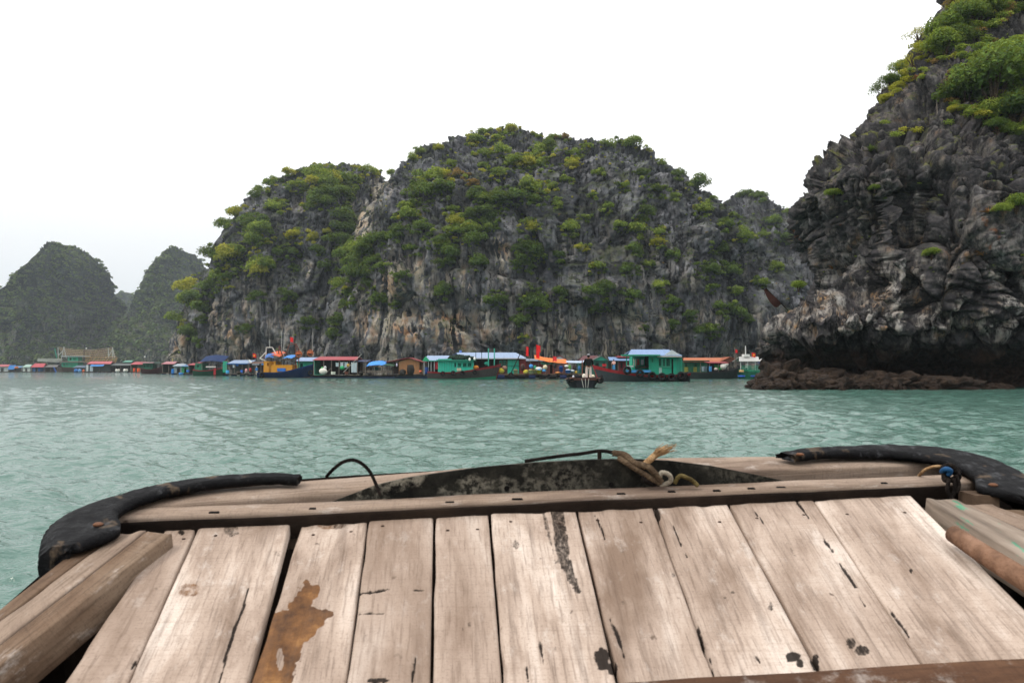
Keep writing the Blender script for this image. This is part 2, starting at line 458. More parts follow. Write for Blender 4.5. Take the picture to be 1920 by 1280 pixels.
def island(name, dc, left, right, ry, mat, rows=260, cols=520, seed=1, amp=1.0, lean=.5, fl=1.0, bs=1.0, zones=False):
    """a karst hill: outline given as (row, column) pairs of its two flanks, dc = distance of its middle, ry = its half depth"""
    s = dc / F
    yt = min(min(p[0] for p in left), min(p[0] for p in right))
    q = np.linspace(0, 1, rows) ** .9
    py = 700 + (yt - 700) * q
    xl = (interp(left, py) - 960) * s; xr = (interp(right, py) - 960) * s
    zz = EYE + (YH - py) * s
    zz[0] = -3.0
    hw = np.maximum((xr - xl) / 2, .05); cx = (xl + xr) / 2
    tt = np.clip(zz / zz[-1], 0, 1)
    dep = ry * np.clip(1 - tt ** 2.6 * .92, .02, 1) ** lean
    dep[-1] = .3
    # front half dense, back half sparse
    a1 = np.linspace(math.pi * 1.04, math.pi * 1.96, int(cols * .8), endpoint=False)
    a2 = np.linspace(math.pi * 1.96, math.pi * 3.04, cols - len(a1), endpoint=False)
    A = np.concatenate([a1, a2]); ca, sa = np.cos(A), np.sin(A)
    e = .72
    ex = np.sign(ca) * np.abs(ca) ** e; ey = np.sign(sa) * np.abs(sa) ** e
    P = np.empty((rows, cols, 3), np.float32)
    P[..., 1] = dc + dep[:, None] * ey[None]
    P[..., 2] = zz[:, None]
    tl, tr = xl.copy(), xr.copy()
    for _ in range(5):              # the near side of a deep hill stands out wider than its middle: fit the visible flanks
        X_ = cx[:, None] + hw[:, None] * ex[None]
        ap = X_ / P[..., 1] * dc
        xl = xl + (tl - ap.min(1)) * .8; xr = xr + (tr - ap.max(1)) * .8
        xr = np.maximum(xr, xl + .1); hw = (xr - xl) / 2; cx = (xl + xr) / 2
    P[..., 0] = cx[:, None] + hw[:, None] * ex[None]
    # outward direction
    nx = ex / np.maximum(hw[:, None], 2); ny = ey / np.maximum(dep[:, None], 2)
    L = np.sqrt(nx ** 2 + ny ** 2) + 1e-6
    up = np.clip(np.gradient(-dep) / (np.gradient(zz) + 1e-6), 0, 2.5)[:, None] * .6 + 0 * nx
    D = np.stack([nx / L, ny / L, up], -1); D /= np.linalg.norm(D, axis=-1, keepdims=True)
    W = P + 3.0 * amp * np.stack([fbm(P / (14 * amp), seed + 40 + k, 3) for k in range(3)], -1)
    big = fbm(W / np.array([17, 17, 24]) / amp, seed, 3) * 3.6
    f1, f2, c1, g1 = worley(W / np.array([7.0, 7.0, 19]) / bs, seed + 3, True)
    blocks = (c1 - .5) * 2.6 + g1 * 2.0 - np.exp(-(f2 - f1) / .07) * 1.6
    f1, f2, c2, g2 = worley(W / np.array([2.1, 2.1, 7.5]) / bs, seed + 9, True)
    small = (c2 - .5) * 1.0 + g2 * .7 - np.exp(-(f2 - f1) / .07) * .8
    flute = ridged(P / np.array([1.5, 1.5, 12]) / bs, seed + 15, 3) * 1.35
    fine = ridged(P / np.array([.9, .9, 1.9]), seed + 21, 3) * .5
    ledge = np.abs(((W[..., 2] * .11 + fbm(W / 9, seed + 33, 2) * .8) % 1.0) - .5) * 1.1
    disp = (big + blocks + ledge) * amp + (small + flute * fl + fine) * min(amp, 1)
    disp = disp - np.percentile(disp, 80)
    fade = np.clip((1 - q) * 14, 0.25, 1)[:, None]
    P += D * (disp * fade)[..., None]
    P[..., 2] += (ridged(P / np.array([2.2, 2.2, 60]), seed + 50, 3) * 1.2 * np.clip((tt - .75) * 4, 0, 1)[:, None]) * amp
    # fit the skyline, column by column, to the outline of the hill
    pxv = 960 + P[..., 0] / P[..., 1] * F; elev = (P[..., 2] - EYE) / P[..., 1]
    ol = sorted([(x_, y_) for y_, x_ in left] + [(x_, y_) for y_, x_ in right])
    x0_, x1_ = ol[0][0], ol[-1][0]; nb_ = max(8, int((x1_ - x0_) / 16)); edges = np.linspace(x0_, x1_, nb_ + 1); mid = (edges[1:] + edges[:-1]) / 2
    idx = np.clip(np.digitize(pxv.ravel(), edges) - 1, 0, nb_ - 1); got = np.full(nb_, 1e-4); np.maximum.at(got, idx, elev.ravel())
    tgt = (YH - np.interp(mid, [o_[0] for o_ in ol], [o_[1] for o_ in ol])) / F
    fac = np.clip(np.maximum(tgt, .005) / np.maximum(got, .005), .72, 1.2)
    if bs > 1.5: fac = np.full(nb_, ((YH - yt) / F) / got.max())      # far hills: keep their ragged outline, fit the height only
    fac = np.convolve(np.pad(fac, 2, 'edge'), [.1, .2, .4, .2, .1], 'valid')
    P[..., 2] = np.where(P[..., 2] > 0, P[..., 2] * np.interp(pxv, mid, fac), P[..., 2])
    P[0, :, 2] = -3.0
    V = P.reshape(-1, 3); Fc = grid_faces(rows, cols, True)
    top = V[-cols:].mean(0); V = np.vstack([V, top[None]])
    k = (rows - 1) * cols + np.arange(cols)
    cap = np.stack([k, (rows - 1) * cols + (np.arange(cols) + 1) % cols, np.full(cols, len(V) - 1), np.full(cols, len(V) - 1)], -1)
    at_ = {'pale': np.zeros(len(V)), 'rust': np.zeros(len(V))}
    if zones:
        px = 960 + V[:, 0] / V[:, 1] * F; pyy = YH - (V[:, 2] - EYE) / V[:, 1] * F
        wob = .35 * vn(V / 4.0, 811) + .2 * vn(V / 1.6, 812)
        for (zx, zy, za, zb, pa, ru) in PALE_ZONES:
            k_ = np.clip((1.15 - np.hypot((px - zx) / za, (pyy - zy) / zb) + wob) * 1.6, 0, 1)
            at_['pale'] = np.maximum(at_['pale'], k_ * pa); at_['rust'] = np.maximum(at_['rust'], k_ * ru)
    me = mesh_np(name, V, Fc, False, at_)
    o = obj(name, me, mat); tag(o, kind='structure')
    return o

TERR = []
TERR.append(island('limestone_island', 196, [(700, 600), (560, 615), (480, 640), (400, 672), (350, 705), (310, 735), (275, 775), (258, 815), (246, 865), (232, 930)],
                   [(700, 1560), (560, 1540), (480, 1475), (420, 1410), (362, 1348), (335, 1305), (300, 1262), (272, 1222), (258, 1190), (254, 1120), (250, 1050), (240, 1005), (232, 960)],
                   52, ROCK_MAIN, 315, 600, 1, 1.0, .6, zones=True))
TERR.append(island('limestone_island', 226, [(700, 362), (600, 372), (520, 378), (470, 392), (430, 406), (390, 432), (360, 466), (335, 506), (312, 548), (300, 600)],
                   [(700, 860), (560, 850), (480, 800), (400, 760), (345, 736), (318, 712), (306, 690), (300, 640)],
                   40, ROCK_MAIN, 270, 440, 71, .95, .6, zones=True))
TERR.append(island('limestone_island', 235, [(700, 1180), (560, 1200), (460, 1270), (390, 1335), (362, 1372), (354, 1395)],
                   [(700, 1720), (560, 1660), (480, 1590), (430, 1535), (405, 1506), (380, 1478), (364, 1448), (354, 1415)],
                   40, ROCK_MAIN, 170, 300, 131, 1.0, .6, zones=True))
TERR.append(island('limestone_island', 258, [(700, 306), (650, 316), (600, 326), (560, 340), (520, 350), (505, 366), (500, 385)],
                   [(700, 520), (600, 500), (520, 470), (505, 440), (500, 395)],
                   26, ROCK_MAIN, 130, 220, 171, .8, .5, zones=True))
# wooded hills farther off
TERR.append(island('wooded_karst', 560, [(700, -6), (640, 2), (600, 10), (555, 16), (520, 32), (490, 58), (468, 76), (455, 88), (450, 97)],
                   [(700, 262), (650, 240), (600, 226), (560, 214), (520, 200), (490, 180), (470, 160), (462, 140), (456, 122), (450, 108)],
                   80, ROCK_BACK, 150, 260, 211, 2.5, .6, fl=2.0, bs=1.8))
TERR.append(island('wooded_karst', 640, [(700, 205), (640, 222), (590, 240), (550, 262), (520, 278), (490, 292), (470, 308), (460, 322)],
                   [(700, 480), (600, 440), (540, 410), (510, 390), (490, 376), (476, 360), (464, 345), (460, 335)],
                   90, ROCK_BACK, 150, 260, 251, 2.5, .6, fl=2.0, bs=1.8))
TERR.append(island('wooded_karst', 980, [(700, 120), (640, 150), (590, 180), (560, 205), (548, 225)],
                   [(700, 420), (640, 380), (590, 320), (560, 280), (546, 245)], 120, ROCK_BACK, 60, 100, 291, 2.2, .6, bs=2.5))
TERR.append(island('wooded_karst', 760, [(700, -260), (640, -220), (590, -150), (570, -90), (560, -50)],
                   [(700, 60), (640, 40), (600, 26), (575, 10), (562, -10)], 100, ROCK_BACK, 60, 120, 331, 1.9, .6, bs=2.0))

TERR.append(island('wooded_karst', 600, [(700, 150), (650, 185), (620, 205), (600, 220), (590, 235), (584, 250)],
                   [(700, 470), (650, 430), (610, 380), (592, 330), (584, 285)], 70, ROCK_BACK, 70, 140, 371, 1.6, .6, bs=1.8))
# ------------------------------------------------------------------ the near cliff
def near_cliff():
    rows, cols = 640, 400
    q_ = np.linspace(768, -60, 2000); cw = np.cumsum(1 + 2.2 * ((q_ < 672) & (q_ > 606)))
    py = np.concatenate([np.interp(np.linspace(cw[0], cw[-1], rows - 60), cw, q_), np.linspace(-66, -620, 60)])
    # front plane: tidal notch, overhanging lip, wall, then a slope leaning back
    yf = interp([(768, 50.6), (730, 50.8), (690, 51.4), (668, 51.0), (654, 49.6), (640, 47.6), (616, 46.2), (585, 46.0), (525, 46.4), (470, 46.5), (410, 47.0), (320, 48.2), (250, 50.2), (180, 53.0), (90, 57), (0, 61), (-620, 92)], py)
    pl = interp([(768, 1512), (730, 1505), (690, 1500), (660, 1490), (640, 1482), (618, 1486), (600, 1508), (580, 1548), (525, 1600), (470, 1608), (410, 1604), (370, 1590), (335, 1562), (318, 1550), (280, 1560), (262, 1596), (240, 1612),
                 (212, 1634), (200, 1668), (170, 1690), (140, 1706), (110, 1735), (80, 1764), (55, 1785), (20, 1800), (0, 1806), (-200, 1900), (-620, 2100)], py)
    xl = (pl - 960) * (yf + 2.6) / F
    zs = EYE + (YH - py) * yf / F
    nb, nc_ = 80, 70; nf = cols - nb - nc_
    R = 3.4
    P = np.empty((rows, cols, 3), np.float32)
    tb = np.linspace(1, 0, nb, endpoint=False) ** 1.8
    ph = np.linspace(0, math.pi / 2, nc_, endpoint=False)
    run = np.concatenate([tb ** 1.2 * 9, R * (1 - np.cos(ph)), np.linspace(R, 27, nf)])
    dpt = np.concatenate([R * 1.1 + tb * 30, R * 1.1 * (1 - np.sin(ph)), np.zeros(nf)])
    P[..., 0] = xl[:, None] + run[None]
    P[..., 1] = yf[:, None] + dpt[None]
    P[..., 2] = zs[:, None]
    X, Y, Z = P[..., 0], P[..., 1], P[..., 2]
    # buttresses: a crease, a second mass, a black cleft low down
    cre = np.exp(-((X - 24.9 - (Z - 8) * .06) / .55) ** 2) * np.clip((Z - 3) / 2, 0, 1) * np.clip((15 - Z) / 3, 0, 1)
    cleft = np.exp(-((X - 30.4 - (Z - 5) * .1) / .8) ** 2) * np.clip((9 - Z) / 3, 0, 1) * np.clip((Z - 1.0) / 1.5, 0, 1)
    mass = np.exp(-((X - 28.2) / 2.6) ** 2) * np.clip((Z - 4) / 3, 0, 1) * np.clip((15 - Z) / 3, 0, 1)
    lipb = np.exp(-((X - 16.5) / 1.6) ** 2) * np.exp(-((Z - 3.2) / 1.0) ** 2) * 1.6
    cave = np.exp(-((X - 29.0) / 4.5) ** 2) * np.clip((2.6 - Z) / .8, 0, 1) * 3.6
    cave2 = np.exp(-((X - 22.6) / 1.8) ** 2) * np.clip((1.9 - Z) / .6, 0, 1) * 2.2
    P[..., 1] += cre * 1.7 + cleft * 3.0 - mass * 1.5 - lipb + cave + cave2
    du = np.gradient(P, axis=1); dv = np.gradient(P, axis=0)
    Nn = np.cross(du, dv); Nn /= np.linalg.norm(Nn, axis=-1, keepdims=True) + 1e-9
    for _ in range(6):
        Nn[1:-1] = (Nn[:-2] + Nn[1:-1] * 2 + Nn[2:]) / 4
        Nn[:, 1:-1] = (Nn[:, :-2] + Nn[:, 1:-1] * 2 + Nn[:, 2:]) / 4
    Nn /= np.linalg.norm(Nn, axis=-1, keepdims=True) + 1e-9
    W = P + .9 * np.stack([fbm(P / 3.2, 500 + k * 7, 3) for k in range(3)], -1)
    f1, f2, c1, g1 = worley(W / np.array([2.3, 2.3, 4.0]), 520, True)
    blocks = (c1 - .5) * 1.0 + g1 * .75 + np.sqrt(np.clip(f2 - f1, 0, .5)) * .5 - np.exp(-(f2 - f1) / .035) * .8
    f1, f2, c0, g0 = worley(W / np.array([5.0, 5.0, 6.5]), 515, True)
    blocks = blocks + (c0 - .5) * 1.2 + g0 * 1.1 - np.exp(-(f2 - f1) / .03) * .9
    f1, f2, c2, g2 = worley(W / np.array([.8, .8, 1.25]), 541, True)
    small = ((c2 - .5) * .34 + g2 * .26 + np.sqrt(np.clip(f2 - f1, 0, .4)) * .16 - np.exp(-(f2 - f1) / .05) * .3) * (.35 + .9 * np.clip(vn(P / 4.0, 545) + .45, 0, 1))
    f1, f2, c3, g3 = worley((P + .12 * W) / np.array([.3, .3, .5]), 551, True)
    small = small + ((c3 - .5) * .08 + g3 * .07 - np.exp(-(f2 - f1) / .08) * .07) * np.clip(vn(P / 2.5, 556) + .5, 0, 1)
    # folded beds
    bed = W[..., 2] * .95 + W[..., 0] * .22 + fbm(W / 4.5, 560, 3) * 2.6
    saw = np.abs((bed % 1.0) - .5) * 2
    beds = (saw ** .7) * .34 * (0.35 + .65 * np.clip(vn(P / 3.0, 571) + .5, 0, 1))
    rid = ridged(W / np.array([1.3, 1.3, 4.2]), 580, 4, .5) * .34
    pits = -np.clip(fbm(P / .55, 590, 3) - .18, 0, 1) * .7
    fine = ridged(P / np.array([.42, .42, .6]), 600, 3, .6) * .09 + fbm(P / .16, 610, 2) * .035
    disp = blocks + small + beds + rid + pits + fine + fbm(P / 6, 620, 2) * .9
    disp = disp - np.percentile(disp, 70)
    disp *= np.where(Z < 2.4, .55, 1.0)
    P += Nn * disp[..., None]
    P[..., 2] = np.where(np.arange(rows)[:, None] == 0, -1.4, P[..., 2])
    return P
PC = near_cliff()
rows, cols = PC.shape[:2]
cliff = tag(obj('limestone_cliff', mesh_np('limestone_cliff', PC.reshape(-1, 3), grid_faces(rows, cols)), ROCK_NEAR), kind='structure')
TERR_CLIFF = cliff

def boulder(px0, px1, ytop, ybase, d, depth, seed, label, skew=0.0, flat=.55):
    s = d / F
    x0, x1 = (px0 - 960) * s, (px1 - 960) * s
    h = (ybase - ytop) * s * .74 + .3
    nu, nv = 90, 44
    u = np.linspace(0, 2 * np.pi, nu, endpoint=False)[None]; v = np.linspace(0, 1, nv)[:, None]
    r = (1 - v ** 2.4) ** flat
    ex = np.sign(np.cos(u)) * np.abs(np.cos(u)) ** .75; ey = np.sign(np.sin(u)) * np.abs(np.sin(u)) ** .75
    P = np.stack([(x1 - x0) / 2 * r * ex + skew * v * (x1 - x0), depth / 2 * r * ey, v * h - .3 + 0 * u], -1).astype(np.float32)
    D = np.stack([r * ex, r * ey, v * .8 + 0 * u], -1); D /= np.linalg.norm(D, axis=-1, keepdims=True) + 1e-6
    Q = P + seed * 13.7
    W = Q + .35 * np.stack([fbm(Q / .9, seed + k, 3) for k in range(3)], -1)
    f1, f2, c1, g1 = worley(W / np.array([.9, .9, .55]), seed + 5, True)
    disp = (c1 - .5) * .3 + g1 * .5 - np.exp(-(f2 - f1) / .05) * .28 + ridged(W / .6, seed + 9, 4, .6) * .2 + fbm(Q / .18, seed + 13, 2) * .05
    P += D * (disp * np.clip((1 - v) * 6, .3, 1))[..., None]
    me = mesh_np('boulder', P.reshape(-1, 3), grid_faces(nv, nu, True))
    o = obj('boulder', me, ROCK_WET); o.location = ((x0 + x1) / 2, d, 0)
    return tag(o, label, 'boulder')
boulder(1408, 1500, 664, 729, 47.5, 5, 3, 'jagged brown tidal rock heap at the seaward tip of the cliff foot', .14, .8)
boulder(1400, 1478, 700, 729, 45.6, 3, 4, 'low pointed brown rock running out into the water below the cliff nose', .2, .9)
boulder(1478, 1592, 692, 729, 46.0, 3, 5, 'long low brown tidal rock beside the jagged rock heap', .05)
boulder(1490, 1625, 680, 729, 49.0, 3, 6, 'tall layered brown ledge of rock under the cliff overhang', -.05, .6)
boulder(1582, 1700, 681, 729, 46.3, 2.6, 7, 'hump-backed pale brown boulder in front of the dark sea cave', .1, .8)
boulder(1612, 1662, 714, 729, 45.0, 1.5, 8, 'small flat brown slab at the foot of the hump-backed boulder', 0, .4)
boulder(1688, 1848, 696, 730, 45.8, 3, 9, 'longest flat-topped brown boulder at the waterline under the cave', -.06, .4)

for i_, (a_, b_, t_, dd, lb) in enumerate([(1440, 1470, 712, 44.6, 'small wet rock off the tip of the cliff foot'), (1545, 1580, 716, 44.4, 'small brown rock before the long low tidal rock'), (1668, 1692, 713, 44.6, 'pointed little rock right of the flat slab'),
        (1850, 1890, 716, 46.5, 'small dark rock beyond the longest boulder in the cave shade'), (1520, 1560, 640, 47.6, 'broken pale block wedged under the overhang of the nose')][:4]):
    boulder(a_, b_, t_, 730, dd, 1.4, 60 + i_, lb, 0, .7)
# ------------------------------------------------------------------ water
def water():
    g = N('sea_water'); p = g.pos()
    r1 = g.noise(g.scale(p, (1, 1.5, 1)), 11.0, 3, .6, .2)
    r2 = g.noise(g.scale(p, (1, 1.7, 1)), 3.6, 4, .6, .1)
    h = g.math('ADD', g.math('MULTIPLY', r1, .35), r2)
    b = g.bump(h, .7, .07)
    patch = g.noise(p, .05, 4, .6)
    c = g.ramp(patch, [(.35, (.054, .122, .097)), (.65, (.066, .140, .114))])
    m = g.done(g.bsdf(c, .06, b, .5, IOR=1.45))
    dense = np.radians(np.linspace(-37, 37, 330)); sparse = np.radians(np.linspace(37, 323, 50))[1:-1]
    A = np.concatenate([dense, sparse])
    r = np.concatenate([[.3, 1.2, 2.2], np.geomspace(4.0, 140, 600), np.geomspace(155, 1240, 40)])
    X = r[:, None] * np.sin(A)[None]; Y = r[:, None] * np.cos(A)[None]
    Z = np.zeros_like(X)
    rg = np.random.default_rng(5)
    gust = .85 + .18 * vn(np.stack([X / 9, Y / 14, 0 * X], -1), 900) + .2 * vn(np.stack([X / 3, Y / 5, 0 * X], -1), 901)
    for k in range(72):
        lam = .17 * (1.3 / .17) ** (rg.random() ** 1.4)
        th = math.radians(rg.normal(-100, 38))
        kx, ky = math.cos(th) * 2 * math.pi / lam, math.sin(th) * 2 * math.pi / lam
        a = .0088 * lam ** .95 * (.6 + .8 * rg.random())
        cut = np.clip(1.4 - r / (lam * 95), 0, 1)[:, None]          # drop waves finer than the grid far out
        ph = kx * X + ky * Y + rg.random() * 6.28
        Z += a * cut * (np.sin(ph) + .22 * np.cos(2 * ph)) * np.clip(gust, .15, 1.5)
    Z *= np.clip((r - 1) / 2, 0, 1)[:, None]
    me = mesh_np('sea', np.stack([X, Y, Z], -1).reshape(-1, 3), grid_faces(len(r), len(A), True)[:, ::-1], True)
    return tag(obj('sea', me, m), kind='structure')
water()

# the bed of the bay, one metre down, closes the sheet off from below
# ------------------------------------------------------------------ haze: the damp air over the bay
def haze():
    mb = MB(); mb.box(-1300, 1300, -1300, 1300, -5, 175)
    g = N('damp_air')
    v = g.n('ShaderNodeVolumePrincipled')
    v.inputs['Color'].default_value = (.78, .87, .93, 1)
    v.inputs['Density'].default_value = 0.00023
    v.inputs['Anisotropy'].default_value = 0.25
    g.t.links.new(v.outputs[0], g.out.inputs['Volume'])
    return tag(mb.build('haze', g.m), kind='stuff')
haze()
# ------------------------------------------------------------------ vegetation
def leafmat(name, a, b, c, trans=.35):
    g = N(name)
    rn = g.n('ShaderNodeObjectInfo').outputs['Random']
    v = g.attr('tone')
    k = g.math('ADD', g.math('MULTIPLY', v, .75), g.math('MULTIPLY', rn, .25))
    col = g.ramp(k, [(.12, a), (.5, b), (.88, c)])
    d = g.bsdf(col, .6, None, .2)
    t = g.n('ShaderNodeBsdfTranslucent'); g.set(t.inputs[0], g.mix(.5, col, (.30, .32, .03)))
    mx = g.n('ShaderNodeMixShader'); mx.inputs[0].default_value = trans
    g.t.links.new(d, mx.inputs[1]); g.t.links.new(t.outputs[0], mx.inputs[2])
    return g.done(mx.outputs[0])
LEAF = {'d': leafmat('leaf_dark_green', '253c1b', '426029', '6c8438'),
        'm': leafmat('leaf_mid_green', '405a22', '6b8532', 'a0ad48'),
        'y': leafmat('leaf_yellow_green', '6f7826', 'a3a334', 'c9c04c', .45),
        'f': leafmat('leaf_far_forest', '2a4020', '486030', '6d7d3c', .2),
        'o': leafmat('leaf_dry', '5a4a22', '86693a', 'a8854e', .3)}
BARK = build_wood('bark', ('2b2119', '4c3d30', '75634f'), 4)

def leaves(C, Nrm, size, rg, aspect=.55):
    """one small folded leaf per row of C"""
    n = len(C)
    a = np.cross(Nrm, rg.normal(size=(n, 3))); a /= np.linalg.norm(a, axis=1, keepdims=True) + 1e-6
    b = np.cross(Nrm, a)
    L = (size * rg.uniform(.65, 1.35, n))[:, None]
    p0 = C - a * L * .5; p2 = C + a * L * .5 + Nrm * L * -.12
    p1 = C + b * L * aspect * .5 + Nrm * L * .1; p3 = C - b * L * aspect * .5 + Nrm * L * .1
    V = np.stack([p0, p1, p2, p3], 1).reshape(-1, 3)
    return V, np.arange(n * 4).reshape(-1, 4)

def bush_np(seed, lobes=9, per=120, leaf=.16, flat=.8, spread=.62):
    rg = np.random.default_rng(seed)
    Cs = []; Ns = []; T = []
    for i in range(lobes):
        d = rg.normal(size=3); d /= np.linalg.norm(d); d[2] = abs(d[2]) * .9 - .25
        c = d * spread * rg.uniform(.55, 1.1); c[2] *= flat
        r = rg.uniform(.26, .5)
        n = int(per * (r / .38) ** 2)
        q = rg.normal(size=(n, 3)); q /= np.linalg.norm(q, axis=1, keepdims=True)
        q = q[q[:, 2] > -.55]
        rr = r * (1 - np.abs(rg.normal(0, .16, len(q))))
        rr *= 1 + .25 * np.sin(q[:, 0] * 7 + seed) * np.sin(q[:, 1] * 6 + i)
        p = c + q * rr[:, None] * np.array([1, 1, flat])
        Cs.append(p)
        nn = q * .7 + rg.normal(size=q.shape) * .55 + np.array([0, 0, .35]); nn /= np.linalg.norm(nn, axis=1, keepdims=True)
        Ns.append(nn)
        T.append(np.clip(rg.normal(.5, .24, len(q)) + rg.normal(0, .16), 0, 1))
    C = np.vstack(Cs); Nn = np.vstack(Ns); tone = np.concatenate(T)
    V, Fc = leaves(C, Nn, leaf, rg)
    return V, Fc, np.repeat(tone, 4)

BUSH = {}
for k, (lob, per, lf) in enumerate([(9, 150, .15), (12, 130, .14), (8, 170, .15), (13, 120, .14), (10, 140, .16), (7, 170, .16)]):
    V, Fc, tn = bush_np(100 + k, lob, per, lf)
    for h in 'dmyo':
        me = mesh_np('bush', V, Fc, False, {'tone': tn}); me.materials.append(LEAF[h]); BUSH[(h, k)] = me
SM = [bush_np(300 + k, 4, 19, .44) for k in range(5)]

dg = bpy.context.evaluated_depsgraph_get()
BV = [BVHTree.FromObject(o, dg) for o in TERR[:4]]
def hit(px, py, trees=BV):
    r = ray(px, py).normalized(); best = None
    for i, t in enumerate(trees):
        loc, nor, idx, d = t.ray_cast(Vector((0, 0, EYE)), r)
        if loc is not None and (best is None or d < best[2]): best = (loc, nor, d, i)
    return best

VEG = '''619,336,56,32,m 622,370,45,25,d 510,332,30,18,m 480,355,25,15,y 442,385,25,18,y 420,407,18,22,m 521,389,22,14,y 469,419,30,22,d
487,445,30,25,m 555,445,20,16,y 585,445,12,10,y 583,389,14,8,y 613,436,10,8,y 427,490,30,25,m 480,497,30,22,m 394,482,12,25,d 540,475,25,15,d 551,505,12,10,d
424,520,22,20,m 397,539,15,20,d 649,430,20,45,d 660,482,30,40,d 694,464,30,22,d 675,512,28,25,d 637,539,15,15,m 540,554,18,12,d 544,584,15,10,d 581,606,25,12,d
484,557,18,10,d 461,617,18,8,d 626,625,10,12,d 652,550,12,10,d 709,565,12,18,d 650,570,12,12,d 632,602,10,14,d 585,330,30,16,m 560,350,24,14,m 690,322,28,14,y 660,345,24,14,m 540,320,20,10,y
356,531,18,25,y 345,557,18,22,m 360,512,15,10,y 356,625,8,15,d 379,580,12,25,d 335,600,10,16,m 366,560,10,16,d 372,640,8,12,d
772,291,20,12,y 735,306,14,10,m 821,261,18,9,y 787,265,14,8,y 885,265,16,11,y 892,242,16,8,m 817,336,40,12,y 802,362,45,22,d 776,392,30,14,d 765,407,28,10,m 892,370,15,20,d 888,344,14,8,o
844,310,14,6,m 862,426,30,16,m 877,445,25,20,m 817,452,25,20,d 832,482,20,22,d 842,468,14,14,d 731,445,22,16,d 745,432,16,12,d 832,546,16,18,d 742,572,10,8,d
955,242,28,14,m 904,244,18,8,m 1011,250,12,5,m 891,265,14,12,y 929,261,18,10,m 1022,284,28,18,m 970,306,28,20,y 1004,310,35,22,m 1071,291,22,10,m 1101,276,14,8,m 1139,265,18,14,m 1187,263,30,10,m
1075,310,22,8,y 1120,327,15,8,y 1202,327,14,10,d 932,329,20,12,m 906,314,15,9,y 1004,355,35,18,m 955,370,40,20,d 917,374,25,15,d 1004,377,25,12,d 1045,385,12,10,m 917,400,35,18,d 910,422,28,14,d
887,452,14,20,d 1169,351,14,12,m 1229,359,24,14,d 1262,370,12,8,m 1112,370,10,10,m 1142,392,16,10,m 1210,396,14,14,d 992,430,20,18,m 1067,430,18,16,m 1097,411,14,8,m 1161,426,10,12,m
1195,430,16,22,m 1236,437,12,12,m 1236,456,16,10,y 1259,479,12,14,d 992,467,28,22,d 977,497,24,20,d 1010,480,16,16,m 1086,467,16,10,y 1049,482,12,12,d 1120,505,14,14,m 1187,471,12,16,d 1180,509,20,14,d
1214,497,14,10,m 895,497,14,16,d 932,565,20,18,d 1000,557,28,20,d 1007,580,35,14,d 985,595,12,8,d 1049,554,12,16,d 970,602,10,14,d 981,632,8,6,m 1124,550,28,20,d 1120,580,20,12,d 1184,554,22,14,d
1255,569,20,14,d 1240,535,12,14,m 1296,591,12,16,d 1262,606,10,10,d 1330,621,28,14,d 1206,614,8,8,d 1322,509,22,20,d 1367,505,28,14,d 1345,467,20,14,d 1397,445,25,12,y 1367,419,26,16,d 1315,396,16,20,m
1304,351,16,16,d 1270,329,8,12,d 1337,366,10,8,y 1337,542,14,12,d 1379,546,15,8,m 1424,531,16,12,y 1367,584,26,18,d 1401,595,16,10,d 1454,501,12,10,m 1397,359,20,12,d 1424,370,14,10,d
1442,419,20,14,d 1469,445,18,10,d 1487,452,14,10,d 1427,441,14,8,m 1475,380,8,8,y 1060,260,16,6,o 1035,262,14,6,m 1215,275,10,6,y 1240,300,8,6,m 752,520,18,14,d 770,470,20,14,d 790,430,24,14,d
850,395,22,12,m 880,405,20,12,d 940,285,24,10,y 905,290,20,8,m 1060,340,14,8,y 1035,350,16,10,m 860,330,20,8,o 600,470,10,12,d 612,500,10,12,d 700,490,18,14,d 690,535,14,14,d 720,500,14,12,d'''
ell = [tuple(e.split(',')) for e in VEG.split()]
ell = [(float(a), float(b), float(c), float(d), 'm' if h == 'y' and i % 5 in (1, 3) else h) for i, (a, b, c, d, h) in enumerate(ell)]
MARKS = [(400, 'the dark green boat'), (500, 'the small flag'), (590, 'the navy boat'), (690, 'the long red roof'), (790, 'the tan house'),
         (900, 'the cabin boat'), (1000, 'the blue roof'), (1080, 'the orange tarp'), (1165, 'the standing rower'), (1275, 'the houseboat'), (1385, 'the orange roof'), (9999, 'the white canopy')]
def spot(px, py, isl):
    m = next(n for x, n in MARKS if px < x)
    if isl == 2: return 'on the hill behind, over ' + m
    if isl == 3: return 'on the low end spur'
    hgt = 'along the ridge' if py < 300 else 'high on the slope' if py < 370 else 'on the upper face' if py < 440 else 'halfway up the face' if py < 510 else 'low on the face' if py < 575 else 'just above the cliff foot'
    return hgt + ' over ' + m
hue = {'d': 'dark green bush', 'm': 'mid green bush', 'y': 'yellow green bush', 'o': 'dry brownish bush'}
nbush = 0
SV, SF, ST = {h: [] for h in 'dmyo'}, {h: [] for h in 'dmyo'}, {h: [] for h in 'dmyo'}
SO = {h: 0 for h in 'dmyo'}
def add_scrub(loc, r, h, k):
    V, Fc, tn = SM[k % 5]
    a = rnd.random() * 6.28; R2 = np.array([[math.cos(a), -math.sin(a), 0], [math.sin(a), math.cos(a), 0], [0, 0, 1]])
    SV[h].append((V @ R2.T) * np.array([r, r, r * rnd.uniform(.7, 1.1)]) + np.array(loc)); SF[h].append(Fc + SO[h]); ST[h].append(np.clip(tn + rnd.uniform(-.15, .15), 0, 1)); SO[h] += len(V)
def near_hue(h):
    q = rnd.random()
    if q < .62: return h
    return {'d': 'dm', 'm': 'dy', 'y': 'mm', 'o': 'om'}[h][rnd.random() < .5]
cand = []
